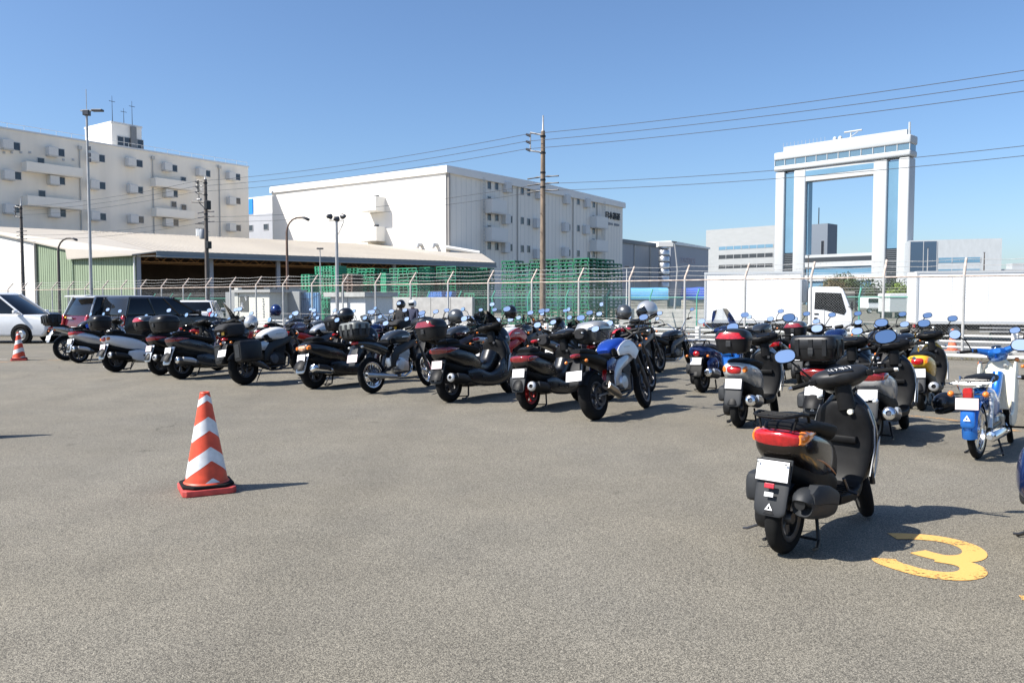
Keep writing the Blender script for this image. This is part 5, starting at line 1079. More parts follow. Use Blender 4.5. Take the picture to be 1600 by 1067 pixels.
def motorcycle(pos, label, tank=black_paint, tail=black_plastic, wb=1.43, r=.312, tw=.17, fw=.12, head=H2, lean=-8., st=8, rim=alu_dark, kind='five', frame_m=alu_dark, eng=engine_black, muf=(alu_dark, 'short'), case=None, pl=plate_white, screen=None, fairing=None, pannier=None, lamp=red_lens, bars='std', mir=(.07, .045, black_plastic), side=None, kz=1., seat_m=vinyl, fend=black_plastic, hug=True, knuckle=None, beak=None, name='motorcycle', sig=amber_lens, tank2=None, bag=None, noplate=False):
    p, rz = (pos, R(head)) if len(pos) == 3 else place(pos[0], pos[1], head)
    u = thing(name, label, 'motorcycle', p, rz, R(lean), BIKE_GROUP); kx = wb / 1.43; D = Matrix.Diagonal((kx, 1, kz, 1)); hx = 1.08 * kx
    Sm = steer((hx, 0, .9 * kz), st, 25); SD = Sm @ D
    E = lambda mb, nm, m, par=u, **k: mb.xf(D).o(nm, m, par, **k)
    wheel(u, 'rear_wheel', 0, r, tw, kind, rim, disc=-1); wheel(u, 'front_wheel', wb, r, fw, kind, rim, Sm, 1)
    tk = E(MB().loft([(.40, .85, .09, .04, .05), (.47, .875, .125, .075, .08), (.60, .905, .168, .11, .12), (.76, .92, .185, .12, .14), (.90, .905, .165, .10, .13), (.99, .875, .11, .055, .09), (1.03, .855, .06, .02, .04)], 26, 3.1), 'fuel_tank', tank)
    MB().lathe([(.0, .012), (.034, .01), (.038, 0)], (.72 * kx, 0, 1.035 * kz), 'z', 16).o('tank_cap', alu_dark, tk)
    for s in (-1, 1): E(MB().loft([(.66, .90, .003, .010, .010), (.72, .905, .003, .014, .014), (.84, .905, .003, .008, .008)], 8, 3, y=s * .187), 'tank_badge', silver, tk); E(MB().loft([(.42, .84, .01, .04, .04), (.50, .845, .012, .06, .05), (.60, .84, .01, .05, .04)], 10, 3, y=s * .13), 'knee_pad', rubber, tk)
    if tank2:
        for s in (-1, 1): E(MB().loft([(.50, .84, .012, .03, .05), (.62, .88, .012, .07, .09), (.80, .90, .012, .10, .10), (.96, .89, .012, .06, .16), (1.06, .80, .01, .05, .12)], 14, 2.6, y=s * .176), 'tank_panel', tank2, tk)
    E(MB().loft([(.02, .835, .09, .03, .05), (.18, .81, .125, .035, .06), (.34, .80, .135, .035, .055), (.47, .835, .09, .03, .05)], 20, 3), 'seat', seat_m)
    E(MB().loft([(-.30, .91, .07, .02, .03), (-.2, .905, .10, .035, .045), (-.02, .88, .115, .035, .05), (.09, .86, .10, .02, .04)], 18, 3), 'pillion_seat', seat_m)
    tl = E(MB().loft([(-.36, .855, .03, .015, .015), (-.29, .85, .075, .04, .045), (-.1, .825, .12, .05, .07), (.12, .78, .135, .05, .09), (.34, .72, .125, .05, .10)], 20, 2.8), 'tail_cowl', tail)
    E(MB().loft([(-.385, .845, .03, .012, .014), (-.36, .85, .055, .026, .028), (-.31, .852, .07, .03, .03)], 16, 2.6), 'tail_light', lamp)
    # frame, engine, exhaust
    for s in (-1, 1): E(MB().prism([(.36, .40), (.50, .40), (.60, .60), (1.02, .74), (1.06, .86), (.92, .84), (.52, .74), (.40, .60)], s * .125, s * .152), 'frame_spar', frame_m, bevel=.012)
    E(MB().tube([(.38, .1, .68), (.0, .09, .80), (-.2, .06, .82)], .012, 6).tube([(.38, -.1, .68), (.0, -.09, .80), (-.2, -.06, .82)], .012, 6).tube([(1.03, 0, .80), (.98, 0, .50), (.85, .1, .30), (.5, .12, .28)], .018, 8).tube([(.98, 0, .50), (.85, -.1, .30), (.5, -.12, .28)], .018, 8), 'subframe', steel_black)
    en = E(MB().box((.66, 0, .44), (.40, .26, .26)).box((.62, 0, .34), (.30, .2, .12)), 'engine', eng, bevel=.03)
    cy = MB(); rotc = Matrix.Rotation(R(28), 3, 'Y')
    for k in range(8): cy.box(Vector((.74, 0, .54)) + rotc @ Vector((0, 0, k * .026)), (.20, .27 if k < 6 else .24, .014), rotc)
    cy.box(Vector((.74, 0, .54)) + rotc @ Vector((0, 0, .1)), (.17, .22, .24), rotc); E(cy, 'cylinder', eng, en, smooth=0)
    for s in (-1, 1): E(MB().lathe([(.0, s * .055), (.085, s * .05), (.10, s * .02), (.105, 0)], (.58 + .08 * (s > 0), s * .13, .43), 'y', 20), 'crankcase_cover', alu_dark if eng is engine_black else alu, en)
    E(MB().box((1.0, 0, .60), (.05, .32, .26), Matrix.Rotation(R(-12), 3, 'Y')), 'radiator', black_plastic, bevel=.008)
    ex = MB()
    for s in (-1, 1): ex.tube([(.88, s * .06, .60), (1.0, s * .07, .50), (.96, s * .07, .30), (.80, s * .05, .23), (.55, -.06, .23), (.40, -.13, .27)], .019, 8)
    E(ex, 'exhaust_header', alu_dark if muf[1] != 'long' else chrome)
    if muf[1] == 'short': mp = [(.42, -.16, .26), (.25, -.185, .34), (.02, -.20, .44)]; rs = [.035, .062, .06]
    elif muf[1] == 'long': mp = [(.45, -.16, .24), (.1, -.185, .27), (-.32, -.195, .31)]; rs = [.03, .045, .045]
    else: mp = [(.42, -.15, .32), (.1, -.17, .55), (-.3, -.17, .70)]; rs = [.028, .055, .058]
    mo = E(MB().tube(mp, rs, 16), 'exhaust', muf[0]); d = (Vector(mp[2]) - Vector(mp[1])).normalized(); E(MB().tube([Vector(mp[2]) - d * .01, Vector(mp[2]) + d * .03], [.03, .026], 12), 'tail_pipe', steel_black, mo)
    sa = MB()
    for s in (-1, 1): sa.tube([(-.04, s * (tw / 2 + .035), r / kz), (.2, s * (tw / 2 + .03), r / kz + .02), (.46, s * .09, .42)], [.022, .03, .034], 8, flat=.6)
    E(sa.tube([(.34, -.12, .37), (.34, .12, .37)], .03, 8), 'swingarm', frame_m); E(MB().tube([(.30, 0, .42), (.42, 0, .70)], .03, 10), 'shock_absorber', red_lens if muf[1] == 'short' else alu_dark)
    E(MB().tube([(-.02, tw / 2 + .02, r / kz + .075), (.5, tw / 2 + .01, .47), (.5, tw / 2 + .01, .40), (-.02, tw / 2 + .02, r / kz - .075)], .008, 5), 'chain', steel_black)
    # front end
    fk = MB(); ax = Vector((wb, 0, r)); top = Vector((hx - .02, 0, 1.0 * kz))
    for s in (-1, 1): o_ = Vector((0, s * .098, 0)); fk.tube([ax + o_ + Vector((-.03, 0, -.02)), (ax + o_).lerp(top + o_, .42)], .03, 10).tube([(ax + o_).lerp(top + o_, .40), top + o_], .021, 10)
    fk.xf(Sm).o('fork', alu_dark if bars != 'high' else chrome, u); MB().box(top + Vector((.02, 0, -.02)), (.11, .25, .03)).box(top.lerp(ax, .26), (.1, .25, .035)).xf(Sm).o('triple_clamp', steel_black, u, 0, .008)
    for s in (-1, 1): MB().tube([(rise[0] - .02, s * (rise[1] + .05), rise[2]) if False else (hx - .05, s * .24, 1.05 * kz), (hx + .10, s * .20, 1.09 * kz), (hx + .12, s * .08, 1.0 * kz), (hx + .05, s * .05, .86 * kz)], .005, 5).xf(Sm).o('control_cable', rubber, u)
    MB().fender(wb, r, r + .022, 25, 140, fw * .55, .035).xf(Sm).o('front_fender', fend, u)
    if beak: MB().loft([(1.06 * kx, .80 * kz, .06, .02, .02), (1.25 * kx, .83 * kz, .07, .02, .02), (1.5 * kx, .78 * kz, .035, .01, .01)], 12, 3).xf(Sm).o('beak', beak, u)
    hl = MB().ell((hx + .15, 0, .89 * kz), (.09, .085, .09), 18, 12).xf(Sm).o('headlight', black_plastic if not fairing else fairing, u); MB().lathe([(.0, .02), (.06, .015), (.078, 0)], (hx + .215, 0, .89 * kz), 'x', 18).xf(Sm).o('headlight_lens', clear_lens, hl)
    MB().box((hx + .06, 0, 1.06 * kz), (.06, .15, .075), Matrix.Rotation(R(-35), 3, 'Y')).xf(Sm).o('instrument', black_plastic, u, 0, .015)
    if bars == 'high': mid, rise, tip = (hx - .02, 1.03 * kz), (hx - .06, .22, 1.03 * kz + .20), (hx - .26, .40, 1.03 * kz + .19)
    elif bars == 'low': mid, rise, tip = (hx, .98 * kz), (hx - .02, .18, .985 * kz), (hx - .16, .34, .94 * kz)
    else: mid, rise, tip = (hx - .02, 1.02 * kz), (hx - .04, .16, 1.06 * kz), (hx - .15, .39, 1.045 * kz)
    MB().tube([(rise[0], -rise[1], rise[2]), (mid[0], -.06, mid[1]), (mid[0], .06, mid[1]), rise], .0125, 8).xf(Sm).o('bar_centre', steel_black if bars != 'high' else chrome, u)
    for s in (-1, 1):
        bar_end(u, (rise[0], s * rise[1], rise[2]), (tip[0], s * tip[1], tip[2]), Sm)
        if mir: mirror(u, [Vector((rise[0] - .01, s * (rise[1] + .06), rise[2] + .01)), Vector((rise[0], s * (rise[1] + .10), rise[2] + .11)), Vector((rise[0] - .03, s * (rise[1] + .20), rise[2] + .185))], Sm, mir[0], mir[1], mir[2])
        if knuckle: MB().loft([(tip[0] + .02, tip[2] - .03, .05, .05, .03), (tip[0] + .10, tip[2], .075, .06, .06), (tip[0] + .14, tip[2] - .01, .05, .04, .05)], 12, 2.6, y=s * (tip[1] - .06)).xf(Sm).o('hand_guard', knuckle, u)
        signal(u, (hx + .06, s * .12, .88 * kz), (hx + .06, s * .19, .88 * kz), sig, .022, Sm); signal(u, (-.28 * kx, s * .06, .79 * kz), (-.31 * kx, s * .15, .78 * kz), sig, .022)
    if fairing:
        E(MB().loft([(.86, .60, .17, .10, .16), (1.0, .68, .2, .14, .2), (1.14, .80, .19, .16, .2), (1.26, .88, .13, .12, .12), (1.34, .90, .05, .04, .05)], 22, 3), 'fairing', fairing)
        E(MB().loft([(.50, .34, .13, .06, .06), (.70, .36, .17, .12, .1), (.92, .40, .17, .14, .12), (1.0, .44, .10, .08, .08)], 18, 3.4), 'belly_pan', fairing)
    if screen:
        sm, sh, sw = screen; sc = MB(); n, m_ = 10, 8
        for j in range(m_ + 1):
            t = j / m_
            for i in range(n + 1): q = -1 + 2 * i / n; hw = sw * (1 - .5 * t ** 2.4); sc.v.append(Vector((hx + .22 - .17 * t - .09 * q * q, q * hw, (.98 + sh * t) * kz - .03 * q * q)))
        for j in range(m_):
            for i in range(n): a = j * (n + 1) + i; sc.f.append([a, a + 1, a + n + 2, a + n + 1])
        sc.xf(Sm).o('windscreen', sm, u, 60)
    # tail end
    rf_ = E(MB().loft([(-.28, .80, .05, .012, .012), (-.36, .68, .075, .012, .012), (-.43, .52, .075, .01, .01), (-.44, .48, .06, .008, .008)], 14, 5), 'rear_fender', fend)
    if not noplate: plate(u, -.405 * kx - .012, .60 * kz, 18, .23, .13, pl)
    if hug: E(MB().fender(0, r / kz, r / kz + .022, 60, 150, tw * .5, .03), 'hugger', black_plastic)
    E(MB().tube([(.50, .14, .26), (.44, .26, .03), (.40, .30, .012)], .011, 6), 'side_stand', steel_black); E(MB().tube([(.42, -.14, .36), (.42, -.24, .35)], .012, 6).tube([(.42, .14, .36), (.42, .24, .35)], .012, 6), 'foot_peg', alu_dark)
    if side:
        for s in (-1, 1): E(MB().prism([(.22, .62), (.42, .60), (.52, .74), (.40, .78), (.24, .74)], s * .128, s * .14), 'side_cover', side, bevel=.01)
    if pannier:
        for s in (-1, 1): b = MB().loft([(-.30, .60, .10, .17, .17), (-.27, .60, .115, .19, .20), (.12, .60, .115, .19, .20), (.16, .60, .09, .16, .17)], 20, 6, 1, y=s * .29).xf(D).o('pannier', pannier, u); MB().box((-.305 * kx, s * .29, .60 * kz), (.01, .13, .24)).o('reflector_panel', grey_plastic, b, 0, .005); MB().tube([(-.2 * kx, s * .17, .74 * kz), (.3 * kx, s * .14, .74 * kz)], .012, 6).o('pannier_rail', steel_black, b)
    if bag: b = E(MB().loft([(-.38, .99, .14, .09, .09), (-.34, 1.0, .19, .13, .11), (-.05, 1.0, .19, .13, .11), (.0, .99, .14, .09, .09)], 20, 4.5, 2), 'tail_bag', bag); [MB().box((-.36 * kx - .015, y, z * kz), (.008, .075, .055)).o('sticker', m, b, 0) for y, z, m in ((-.09, 1.05, sticker_white), (.02, 1.04, mat('sticker_blue', (.2, .4, .65), .5)), (.1, .98, sticker_white), (-.03, .95, yellow_paint))]
    if case: topcase(u, *case)
    return u

def helmet(c, rz, label, shell, tilt=0., roll=0., visor=car_glass, s=1., open_=False):
    u = thing('helmet', label, 'helmet', c, 0); u.rotation_euler = (R(roll), R(tilt), R(rz)); rs = (.150 * s, .122 * s, .135 * s)
    MB().ell((0, 0, 0), rs, 26, 16, None, -.80, 1).o('shell', shell, u)
    v = MB(); n, m_ = 16, 6
    for j in range(m_ + 1):
        for i in range(n + 1): az = R(-66 + 132 * i / n); el = R(-24 + 46 * j / m_); v.v.append(Vector((math.cos(el) * math.cos(az) * rs[0] * 1.025, math.cos(el) * math.sin(az) * rs[1] * 1.03, math.sin(el) * rs[2] * 1.03)))
    for j in range(m_):
        for i in range(n): a = j * (n + 1) + i; v.f.append([a, a + 1, a + n + 2, a + n + 1])
    v.o('visor', visor, u, 60)
    MB().loft([(.05, -.10 * s, .10 * s, .02, .02), (.11 * s, -.085 * s, .075 * s, .035, .03), (.145 * s, -.075 * s, .04, .02, .02)], 14, 3).o('chin_bar', shell, u); MB().tube([(rs[0] * .62 * math.cos(R(a)), rs[1] * .62 * math.sin(R(a)), -.108 * s) for a in range(0, 360, 20)], .012, 6, True).o('neck_rim', black_plastic, u)
    return u
# ================================================================= the blue and cream commuter motorcycle
def commuter(pos, head, label):
    q = G(*pos); u = thing('motorcycle', label, 'motorcycle', (q.x, q.y, 0), R(head), R(-3), BIKE_GROUP); r, wb = .285, 1.19; b = cub_blue
    Sm = steer((.93, 0, .9), 14, 26)
    wheel(u, 'rear_wheel', 0, r, .075, 'wire', chrome); wheel(u, 'front_wheel', wb, r, .07, 'wire', chrome, Sm)
    rf = MB().fender(0, r, r + .03, 55, 192, .068, .045, .006, 20).o('rear_fender', b, u); MB().loft([(-.26, .60, .058, .02, .012), (-.315, .48, .062, .02, .012), (-.33, .36, .062, .015, .012), (-.328, .34, .05, .01, .01)], 16, 4).o('fender_tail', b, rf)
    MB().loft([(-.10, .62, .06, .05, .06), (.1, .62, .085, .07, .10), (.32, .60, .095, .08, .13), (.48, .54, .08, .07, .12), (.62, .50, .05, .05, .06), (.78, .58, .045, .05, .05), (.90, .78, .05, .05, .06)], 20, 2.6).o('frame_body', b, u)
    for s in (-1, 1): MB().loft([(.16, .53, .012, .07, .08), (.28, .50, .016, .10, .11), (.42, .48, .012, .07, .08)], 14, 2.6, y=s * .098).o('side_cover', b, u)
    MB().loft([(-.02, .76, .10, .025, .04), (.08, .775, .125, .035, .045), (.26, .77, .135, .04, .05), (.42, .775, .11, .035, .045), (.50, .755, .06, .02, .03)], 22, 2.8).o('seat', vinyl, u)
    rk = MB()
    for s in (-1, 1): rk.tube([(.06, s * .10, .735), (-.06, s * .16, .75), (-.26, s * .165, .75), (-.30, s * .12, .75), (-.30, 0, .75)], .008, 8).tube([(.0, s * .06, .75), (-.30, s * .06, .75)], .006, 6).tube([(-.1, s * .09, .60), (-.12, s * .14, .748)], .008, 6)
    for x in (-.08, -.16, -.24): rk.tube([(x, -.163, .752), (x, .163, .752)], .006, 6)
    for s in (-1, 1): rk.tube([(-.02, s * .13, .75), (.04, s * .15, .80), (.10, s * .14, .775)], .008, 6)
    rk.o('rear_rack', chrome, u)
    cd_ = MB(); rnd = random.Random(3); cd_.tube([(-.25 + .3 * rnd.random(), -.14 + .28 * rnd.random(), .765 + .02 * rnd.random()) for _ in range(16)], .007, 5); cd_.o('bungee_cord', mat('cord_grey', (.42, .40, .36), .8), u)
    # leg shields
    for s in (-1, 1):
        MB().loft([(.60, .33, .012, .05, .06), (.72, .35, .018, .08, .1), (.80, .46, .02, .09, .09), (.86, .64, .02, .09, .08), (.90, .82, .02, .07, .05), (.91, .90, .012, .03, .02)], 16, 3.4, y=s * .165).o('leg_shield', cream, u)
    MB().loft([(.86, .40, .10, .02, .02), (.905, .55, .155, .03, .02), (.94, .72, .16, .035, .025), (.945, .86, .12, .03, .03), (.93, .93, .06, .03, .03)], 20, 3.2).o('front_shield', cream, u)
    MB().lathe([(.0, -.015), (.02, -.014), (.024, 0)], (.905, -.07, .86), 'x', 14).o('ignition_lock', chrome, u)
    hs = MB().loft([(.80, 1.02, .035, .03, .03), (.84, 1.0, .08, .05, .06), (.92, .99, .10, .06, .09), (1.01, .97, .09, .06, .085), (1.06, .955, .07, .05, .06)], 22, 2.5).xf(Sm).o('headset', b, u)
    MB().lathe([(.0, .03), (.05, .022), (.07, 0)], (1.055, 0, .955), 'x', 18).xf(Sm).o('headlight', clear_lens, hs); MB().lathe([(.0, .008), (.045, .006), (.05, 0)], (.88, 0, 1.058), 'z', 18, tilt=Matrix.Rotation(R(-14), 3, 'Y')).xf(Sm).o('instrument_glass', car_glass, hs)
    for s in (-1, 1):
        MB().tube([(.90, s * .06, 1.0), (.865, s * .16, 1.035), (.83, s * .23, 1.045)], [.04, .03, .022], 12).xf(Sm).o('bar_arm', b, hs); bar_end(u, (.85, s * .18, 1.04), (.76, s * .345, 1.045), Sm)
        mirror(u, [Vector((.83, s * .23, 1.06)), Vector((.83, s * .27, 1.16)), Vector((.81, s * .36, 1.24))], Sm, .062, .055, black_plastic, elong=2.0)
        signal(u, (-.27, s * .06, .655), (-.28, s * .15, .655), amber_lens, .03); signal(u, (.98, s * .08, .90), (.98, s * .17, .90), amber_lens, .026, Sm)
    MB().fender(wb, r, r + .025, 10, 150, .06, .05).xf(Sm).o('front_fender', cream, u); fk = MB()
    for s in (-1, 1): fk.tube([(wb - .03, s * .06, r + .0), (wb - .06, s * .065, r + .06), (.95, s * .05, .78)], [.022, .03, .03], 8)
    fk.xf(Sm).o('fork', b, u)
    for s in (-1, 1): so = MB().tube([(.0, s * .115, r + .02), (.06, s * .115, .50)], .022, 10).tube([(.05, s * .115, .48), (.09, s * .115, .64)], .026, 10).o('shock_absorber', silver, u)
    MB().box((.60, 0, .29), (.30, .17, .17)).o('engine', alu, u, 38, .03); MB().lathe([(.05, -.12), (.065, -.11), (.065, .08), (.05, .1)], (.80, 0, .31), 'x', 18).o('cylinder', alu_dark, u)
    ex = MB().tube([(.86, -.05, .27), (.70, -.13, .20), (.40, -.155, .21), (.2, -.16, .235)], .014, 8).o('exhaust_header', chrome, u); MB().lathe([(.02, -.34), (.045, -.33), (.052, -.30), (.052, .10), (.035, .18), (.015, .2)], (.12, -.165, .25), 'x', 20).o('exhaust', chrome, u); MB().lathe([(.012, -.03), (.024, -.03), (.024, .02)], (-.225, -.165, .25), 'x', 14).o('tail_pipe', alu, u)
    MB().tube([(.0, .1, r), (.45, .1, .31)], .02, 8).tube([(.0, -.1, r), (.45, -.1, .31)], .02, 8).o('swingarm', steel_black, u); MB().box((.2, .085, .30), (.5, .03, .11)).o('chain_case', alu_dark, u, 38, .01)
    sd = MB()
    for s in (-1, 1): sd.tube([(.40, s * .07, .24), (.30, s * .15, .03), (.22, s * .17, .015)], .011, 6)
    sd.o('centre_stand', steel_black, u); MB().tube([(.62, -.28, .25), (.62, .28, .25)], .011, 6).o('foot_peg', rubber, u)
    MB().loft([(-.31, .655, .035, .05, .05), (-.295, .655, .045, .06, .06), (-.25, .655, .045, .06, .06)], 16, 4).o('tail_light', red_lens, u)
    plate(u, -.335, .565, 8, .2, .11, plate_pink); triangle(u, -.352, .425, .032, 10)
    return u
# ================================================================= cars
def car(p, rz, prof, gl, W_, pm, label, name='parked_car', cat='car', wx=(-1.35, 1.4), wr=.32, rear=None, dark_roof=None, extra=None):
    u = thing(name, label, cat, p, rz); MB().prism(prof, -W_ / 2, W_ / 2).o('body', pm, u, 40, .09, 4)
    (xb0, xb1, zb), (xt0, xt1, zt) = gl; wt = W_ / 2 - .17; wbm = W_ / 2 - .035
    v = [(xb0, -wbm, zb), (xb1, -wbm, zb), (xb1, wbm, zb), (xb0, wbm, zb), (xt0, -wt, zt), (xt1, -wt, zt), (xt1, wt, zt), (xt0, wt, zt)]; fs = [(0, 3, 2, 1), (4, 5, 6, 7), (0, 1, 5, 4), (1, 2, 6, 5), (2, 3, 7, 6), (3, 0, 4, 7)]
    MB().add(v, fs).o('window_glass', car_glass, u, 40, .04, 2)
    ro = MB().add([(xt0 - .03, -wt - .01, zt - .035), (xt1 + .06, -wt - .01, zt - .035), (xt1 + .06, wt + .01, zt - .035), (xt0 - .03, wt + .01, zt - .035), (xt0 + .06, -wt + .1, zt + .045), (xt1 - .1, -wt + .1, zt + .045), (xt1 - .1, wt - .1, zt + .045), (xt0 + .06, wt - .1, zt + .045)], fs).o('roof', dark_roof or pm, u, 40, .03, 3)
    for s in (-1, 1):
        for (xa, xc) in ((xb0, xt0), (xb1, xt1), ((xb0 * .62 + xb1 * .38), (xt0 * .58 + xt1 * .42)), ((xb0 * .3 + xb1 * .7), (xt0 * .22 + xt1 * .78))): MB().tube([(xa, s * (wbm + .004), zb - .03), (xc, s * (wt + .004), zt)], .032, 6).o('pillar', dark_roof or pm, u)
        for x in wx:
            MB().lathe([(.0, s * (W_ / 2 - .09)), (wr + .055, s * (W_ / 2 - .08)), (wr + .06, s * (W_ / 2 + .004)), (0, s * (W_ / 2 + .003))], (x, 0, wr), 'y', 28).o('wheel_arch', black_plastic, u); tyre_wheel(u, x, s * (W_ / 2 - .04), wr, .20)
        fx_ = max(a for a, c in prof); rx = min(a for a, c in prof)
        MB().box((fx_ - .12, s * (W_ / 2 - .28), .72), (.3, .42, .14)).o('headlight', clear_lens, u, 0, .05, 3)
        MB().loft([(rx - .01, .70, .05, .04, .04), (rx + .0, .80, .075, .05, .06), (rx + .02, .98, .075, .05, .06), (rx + .05, 1.08, .04, .03, .03)], 14, 3, y=s * (W_ / 2 - .12)).o('tail_light', red_lens, u)
        MB().box((xb1 - .18, s * (W_ / 2 + .09), zb + .08), (.12, .2, .13)).o('door_mirror', pm, u, 0, .04, 3)
        for k_ in (.30, .62): MB().box((xb0 + (xb1 - xb0) * k_, s * (W_ / 2 + .001), .70), (.012, .008, .62)).o('door_gap', black_plastic, u, 0); MB().box((xb0 + (xb1 - xb0) * k_ + .16, s * (W_ / 2 + .015), .88), (.16, .03, .03)).o('door_handle', pm, u, 0, .01)
    rx = min(a for a, c in prof); MB().box((rx - .015, 0, .62), (.02, .33, .165)).o('number_plate', plate_white, u, 0); MB().box((rx - .01, 0, .42), (.08, W_ - .1, .16)).o('rear_bumper', black_plastic, u, 0, .03); MB().box((max(a for a, c in prof) - .01, 0, .42), (.08, W_ - .12, .2)).o('front_grille', black_plastic, u, 0, .03)
    return u
van_prof = [(-2.25, .28), (2.15, .24), (2.32, .42), (2.33, .72), (2.12, .90), (1.30, 1.06), (-2.25, 1.08), (-2.34, .62)]
suv_prof = [(-2.0, .32), (1.9, .32), (2.05, .5), (2.03, .9), (1.8, 1.02), (.85, 1.08), (-1.98, 1.08), (-2.06, .65)]
q = at(70, 29.0); car((q.x - 2.3, q.y + .9, 0), R(0), van_prof, ((-2.2, 1.45, 1.05), (-2.0, .45, 1.78)), 1.78, pearl_white, 'white minivan parked at the left edge behind the small cone', 'minivan', wx=(-1.4, 1.42), wr=.325)
q = at(70, 34.5); car((q.x - 2.2, q.y + .9, 0), R(-4), suv_prof, ((-2.0, 1.1, 1.02), (-1.3, .35, 1.47)), 1.72, black_paint, 'dark low car half hidden behind the white minivan')
side_r = Vector((math.cos(R(H2 - 90)), math.sin(R(H2 - 90)), 0))
def car_by_corner(px, Z, **k):
    c = at(px, Z); c = c + D2 * 2.06 - side_r * .87; return dict(p=(c.x, c.y, 0), rz=R(H2), **k)
u = car(**car_by_corner(137, 25.4, prof=suv_prof, gl=((-1.98, 1.05, 1.05), (-1.72, .35, 1.66)), W_=1.72, pm=maroon, label='maroon compact car with a white roof edge seen from behind', dark_roof=silver, wx=(-1.2, 1.25)))
MB().box((-2.06, .28, .98), (.02, .3, .06)).o('rear_lettering', silver, u, 0); MB().box((-2.07, .52, 1.0), (.02, .10, .05)).o('badge', yellow_paint, u, 0); MB().loft([(-1.80, 1.69, .7, .02, .02), (-1.98, 1.68, .68, .02, .02), (-2.06, 1.66, .6, .01, .015)], 16, 5).o('roof_spoiler', white_paint, u); MB().tube([(-1.5, 0, 1.72), (-1.65, 0, 1.86)], .006, 5).o('aerial', black_plastic, u)
u = car(**car_by_corner(194, 24.8, prof=[(-2.0, .32), (1.7, .32), (1.85, .5), (1.85, .85), (1.6, .92), (.6, 1.06), (-1.98, 1.1), (-2.08, .65)], gl=((-2.0, .6, 1.08), (-1.8, -.35, 1.62)), W_=1.74, pm=black_paint, label='black van parked next to the maroon car behind the scooters', name='parked_van', cat='van', wx=(-1.2, 1.05)))
car(**dict(p=tuple(at(312, 36)), rz=R(104), prof=suv_prof, gl=((-1.9, 1.05, 1.05), (-1.75, .4, 1.50)), W_=1.6, pm=white_paint, label='small white car showing its roof behind the red motorcycle'))

# ================================================================= traffic cones
cone_red = mat('cone_red', (.68, .075, .03), .5, noise=.2, nscale=12); cone_white = mat('cone_white', (.70, .71, .72), .4, noise=.14, nscale=16); cone_orange = mat('cone_orange', (.80, .17, .07), .5, noise=.08); base_red = mat('cone_base_red', (.52, .065, .055), .65, noise=.35, nscale=14, bump=.2, bscale=60)
def cone(pos, label, s=1., th=-72., red=cone_red, bands=(.79, .741, .613, .504, .376, .266, .131, .066), spin=28, wt=True, chev=True):
    q = G(*pos); u = thing('traffic_cone', label, 'cone', (q.x, q.y, 0), 0); u.scale = (s, s, s); rad = lambda z: .168 + (.038 - .168) * (z - .066) / (.80 - .066); n = 72
    def zc(z, a):
        d = abs((a - th + 180) % 360 - 180); d = min(d, 180 - d) if chev else d / 2; return max(.066, z - d / 90 * rad(z) * 1.15)
    bs = [.80] + list(bands)
    for k in range(len(bs) - 1):
        m = red if k % 2 == 0 else cone_white; b = MB(); lev = 5
        for j in range(lev + 1):
            for i in range(n):
                a = 360 * i / n; z1 = .80 if k == 0 else zc(bs[k], a); z0 = zc(bs[k + 1], a) if k < len(bs) - 2 else .066; z = z1 + (z0 - z1) * j / lev; rr = rad(z) + (.0012 if k % 2 else 0); b.v.append(Vector((rr * math.cos(R(a)), rr * math.sin(R(a)), z)))
        for j in range(lev):
            for i in range(n): l = (i + 1) % n; b.f.append([j * n + i, (j + 1) * n + i, (j + 1) * n + l, j * n + l])
        b.o('red_band' if k % 2 == 0 else 'white_band', m, u, 60)
    MB().lathe([(.028, .79), (.028, .805), (.034, .808), (.040, .80)], (0, 0, 0), 'z', 24, True).o('tip_ring', red, u); MB().lathe([(.164, .06), (.175, .062), (.178, .078), (.168, .09)], (0, 0, 0), 'z', 40, True).o('foot_ring', red, u)
    sq = lambda h, c: [(c_ * x_, c_2 * x_2) for (c_, x_, c_2, x_2) in ((1, h, 1, h - c), (1, h - c, 1, h), (-1, h - c, 1, h), (-1, h, 1, h - c), (-1, h, -1, h - c), (-1, h - c, -1, h), (1, h - c, -1, h), (1, h, -1, h - c))]
    M = Matrix.Rotation(R(spin), 4, 'Z'); MB().prism(sq(.205, .03), 0, .052, 'xy').xf(M).o('base_plate', base_red if wt else red, u, 40, .008, 3)
    if wt: MB().prism(sq(.198, .075), .052, .078, 'xy').xf(M).o('weight_ring', rubber, u, 40, .010, 3)
    return u
cone((323, 766), 'red and white striped traffic cone standing in the foreground', 1., -52); cone((-46, 685), 'unseen traffic cone added just outside the left edge to cast a shadow into view', 1., -30); cone((30, 563), 'small red and white striped cone before the white minivan at left', .90, -20, chev=False); cone((1488, 549), 'plain orange cone on the road behind the fence at right', .85, red=cone_orange, bands=(.70, .52, .066), wt=False, chev=False)  # the second cone is unseen, added to cast the shadow at the left edge

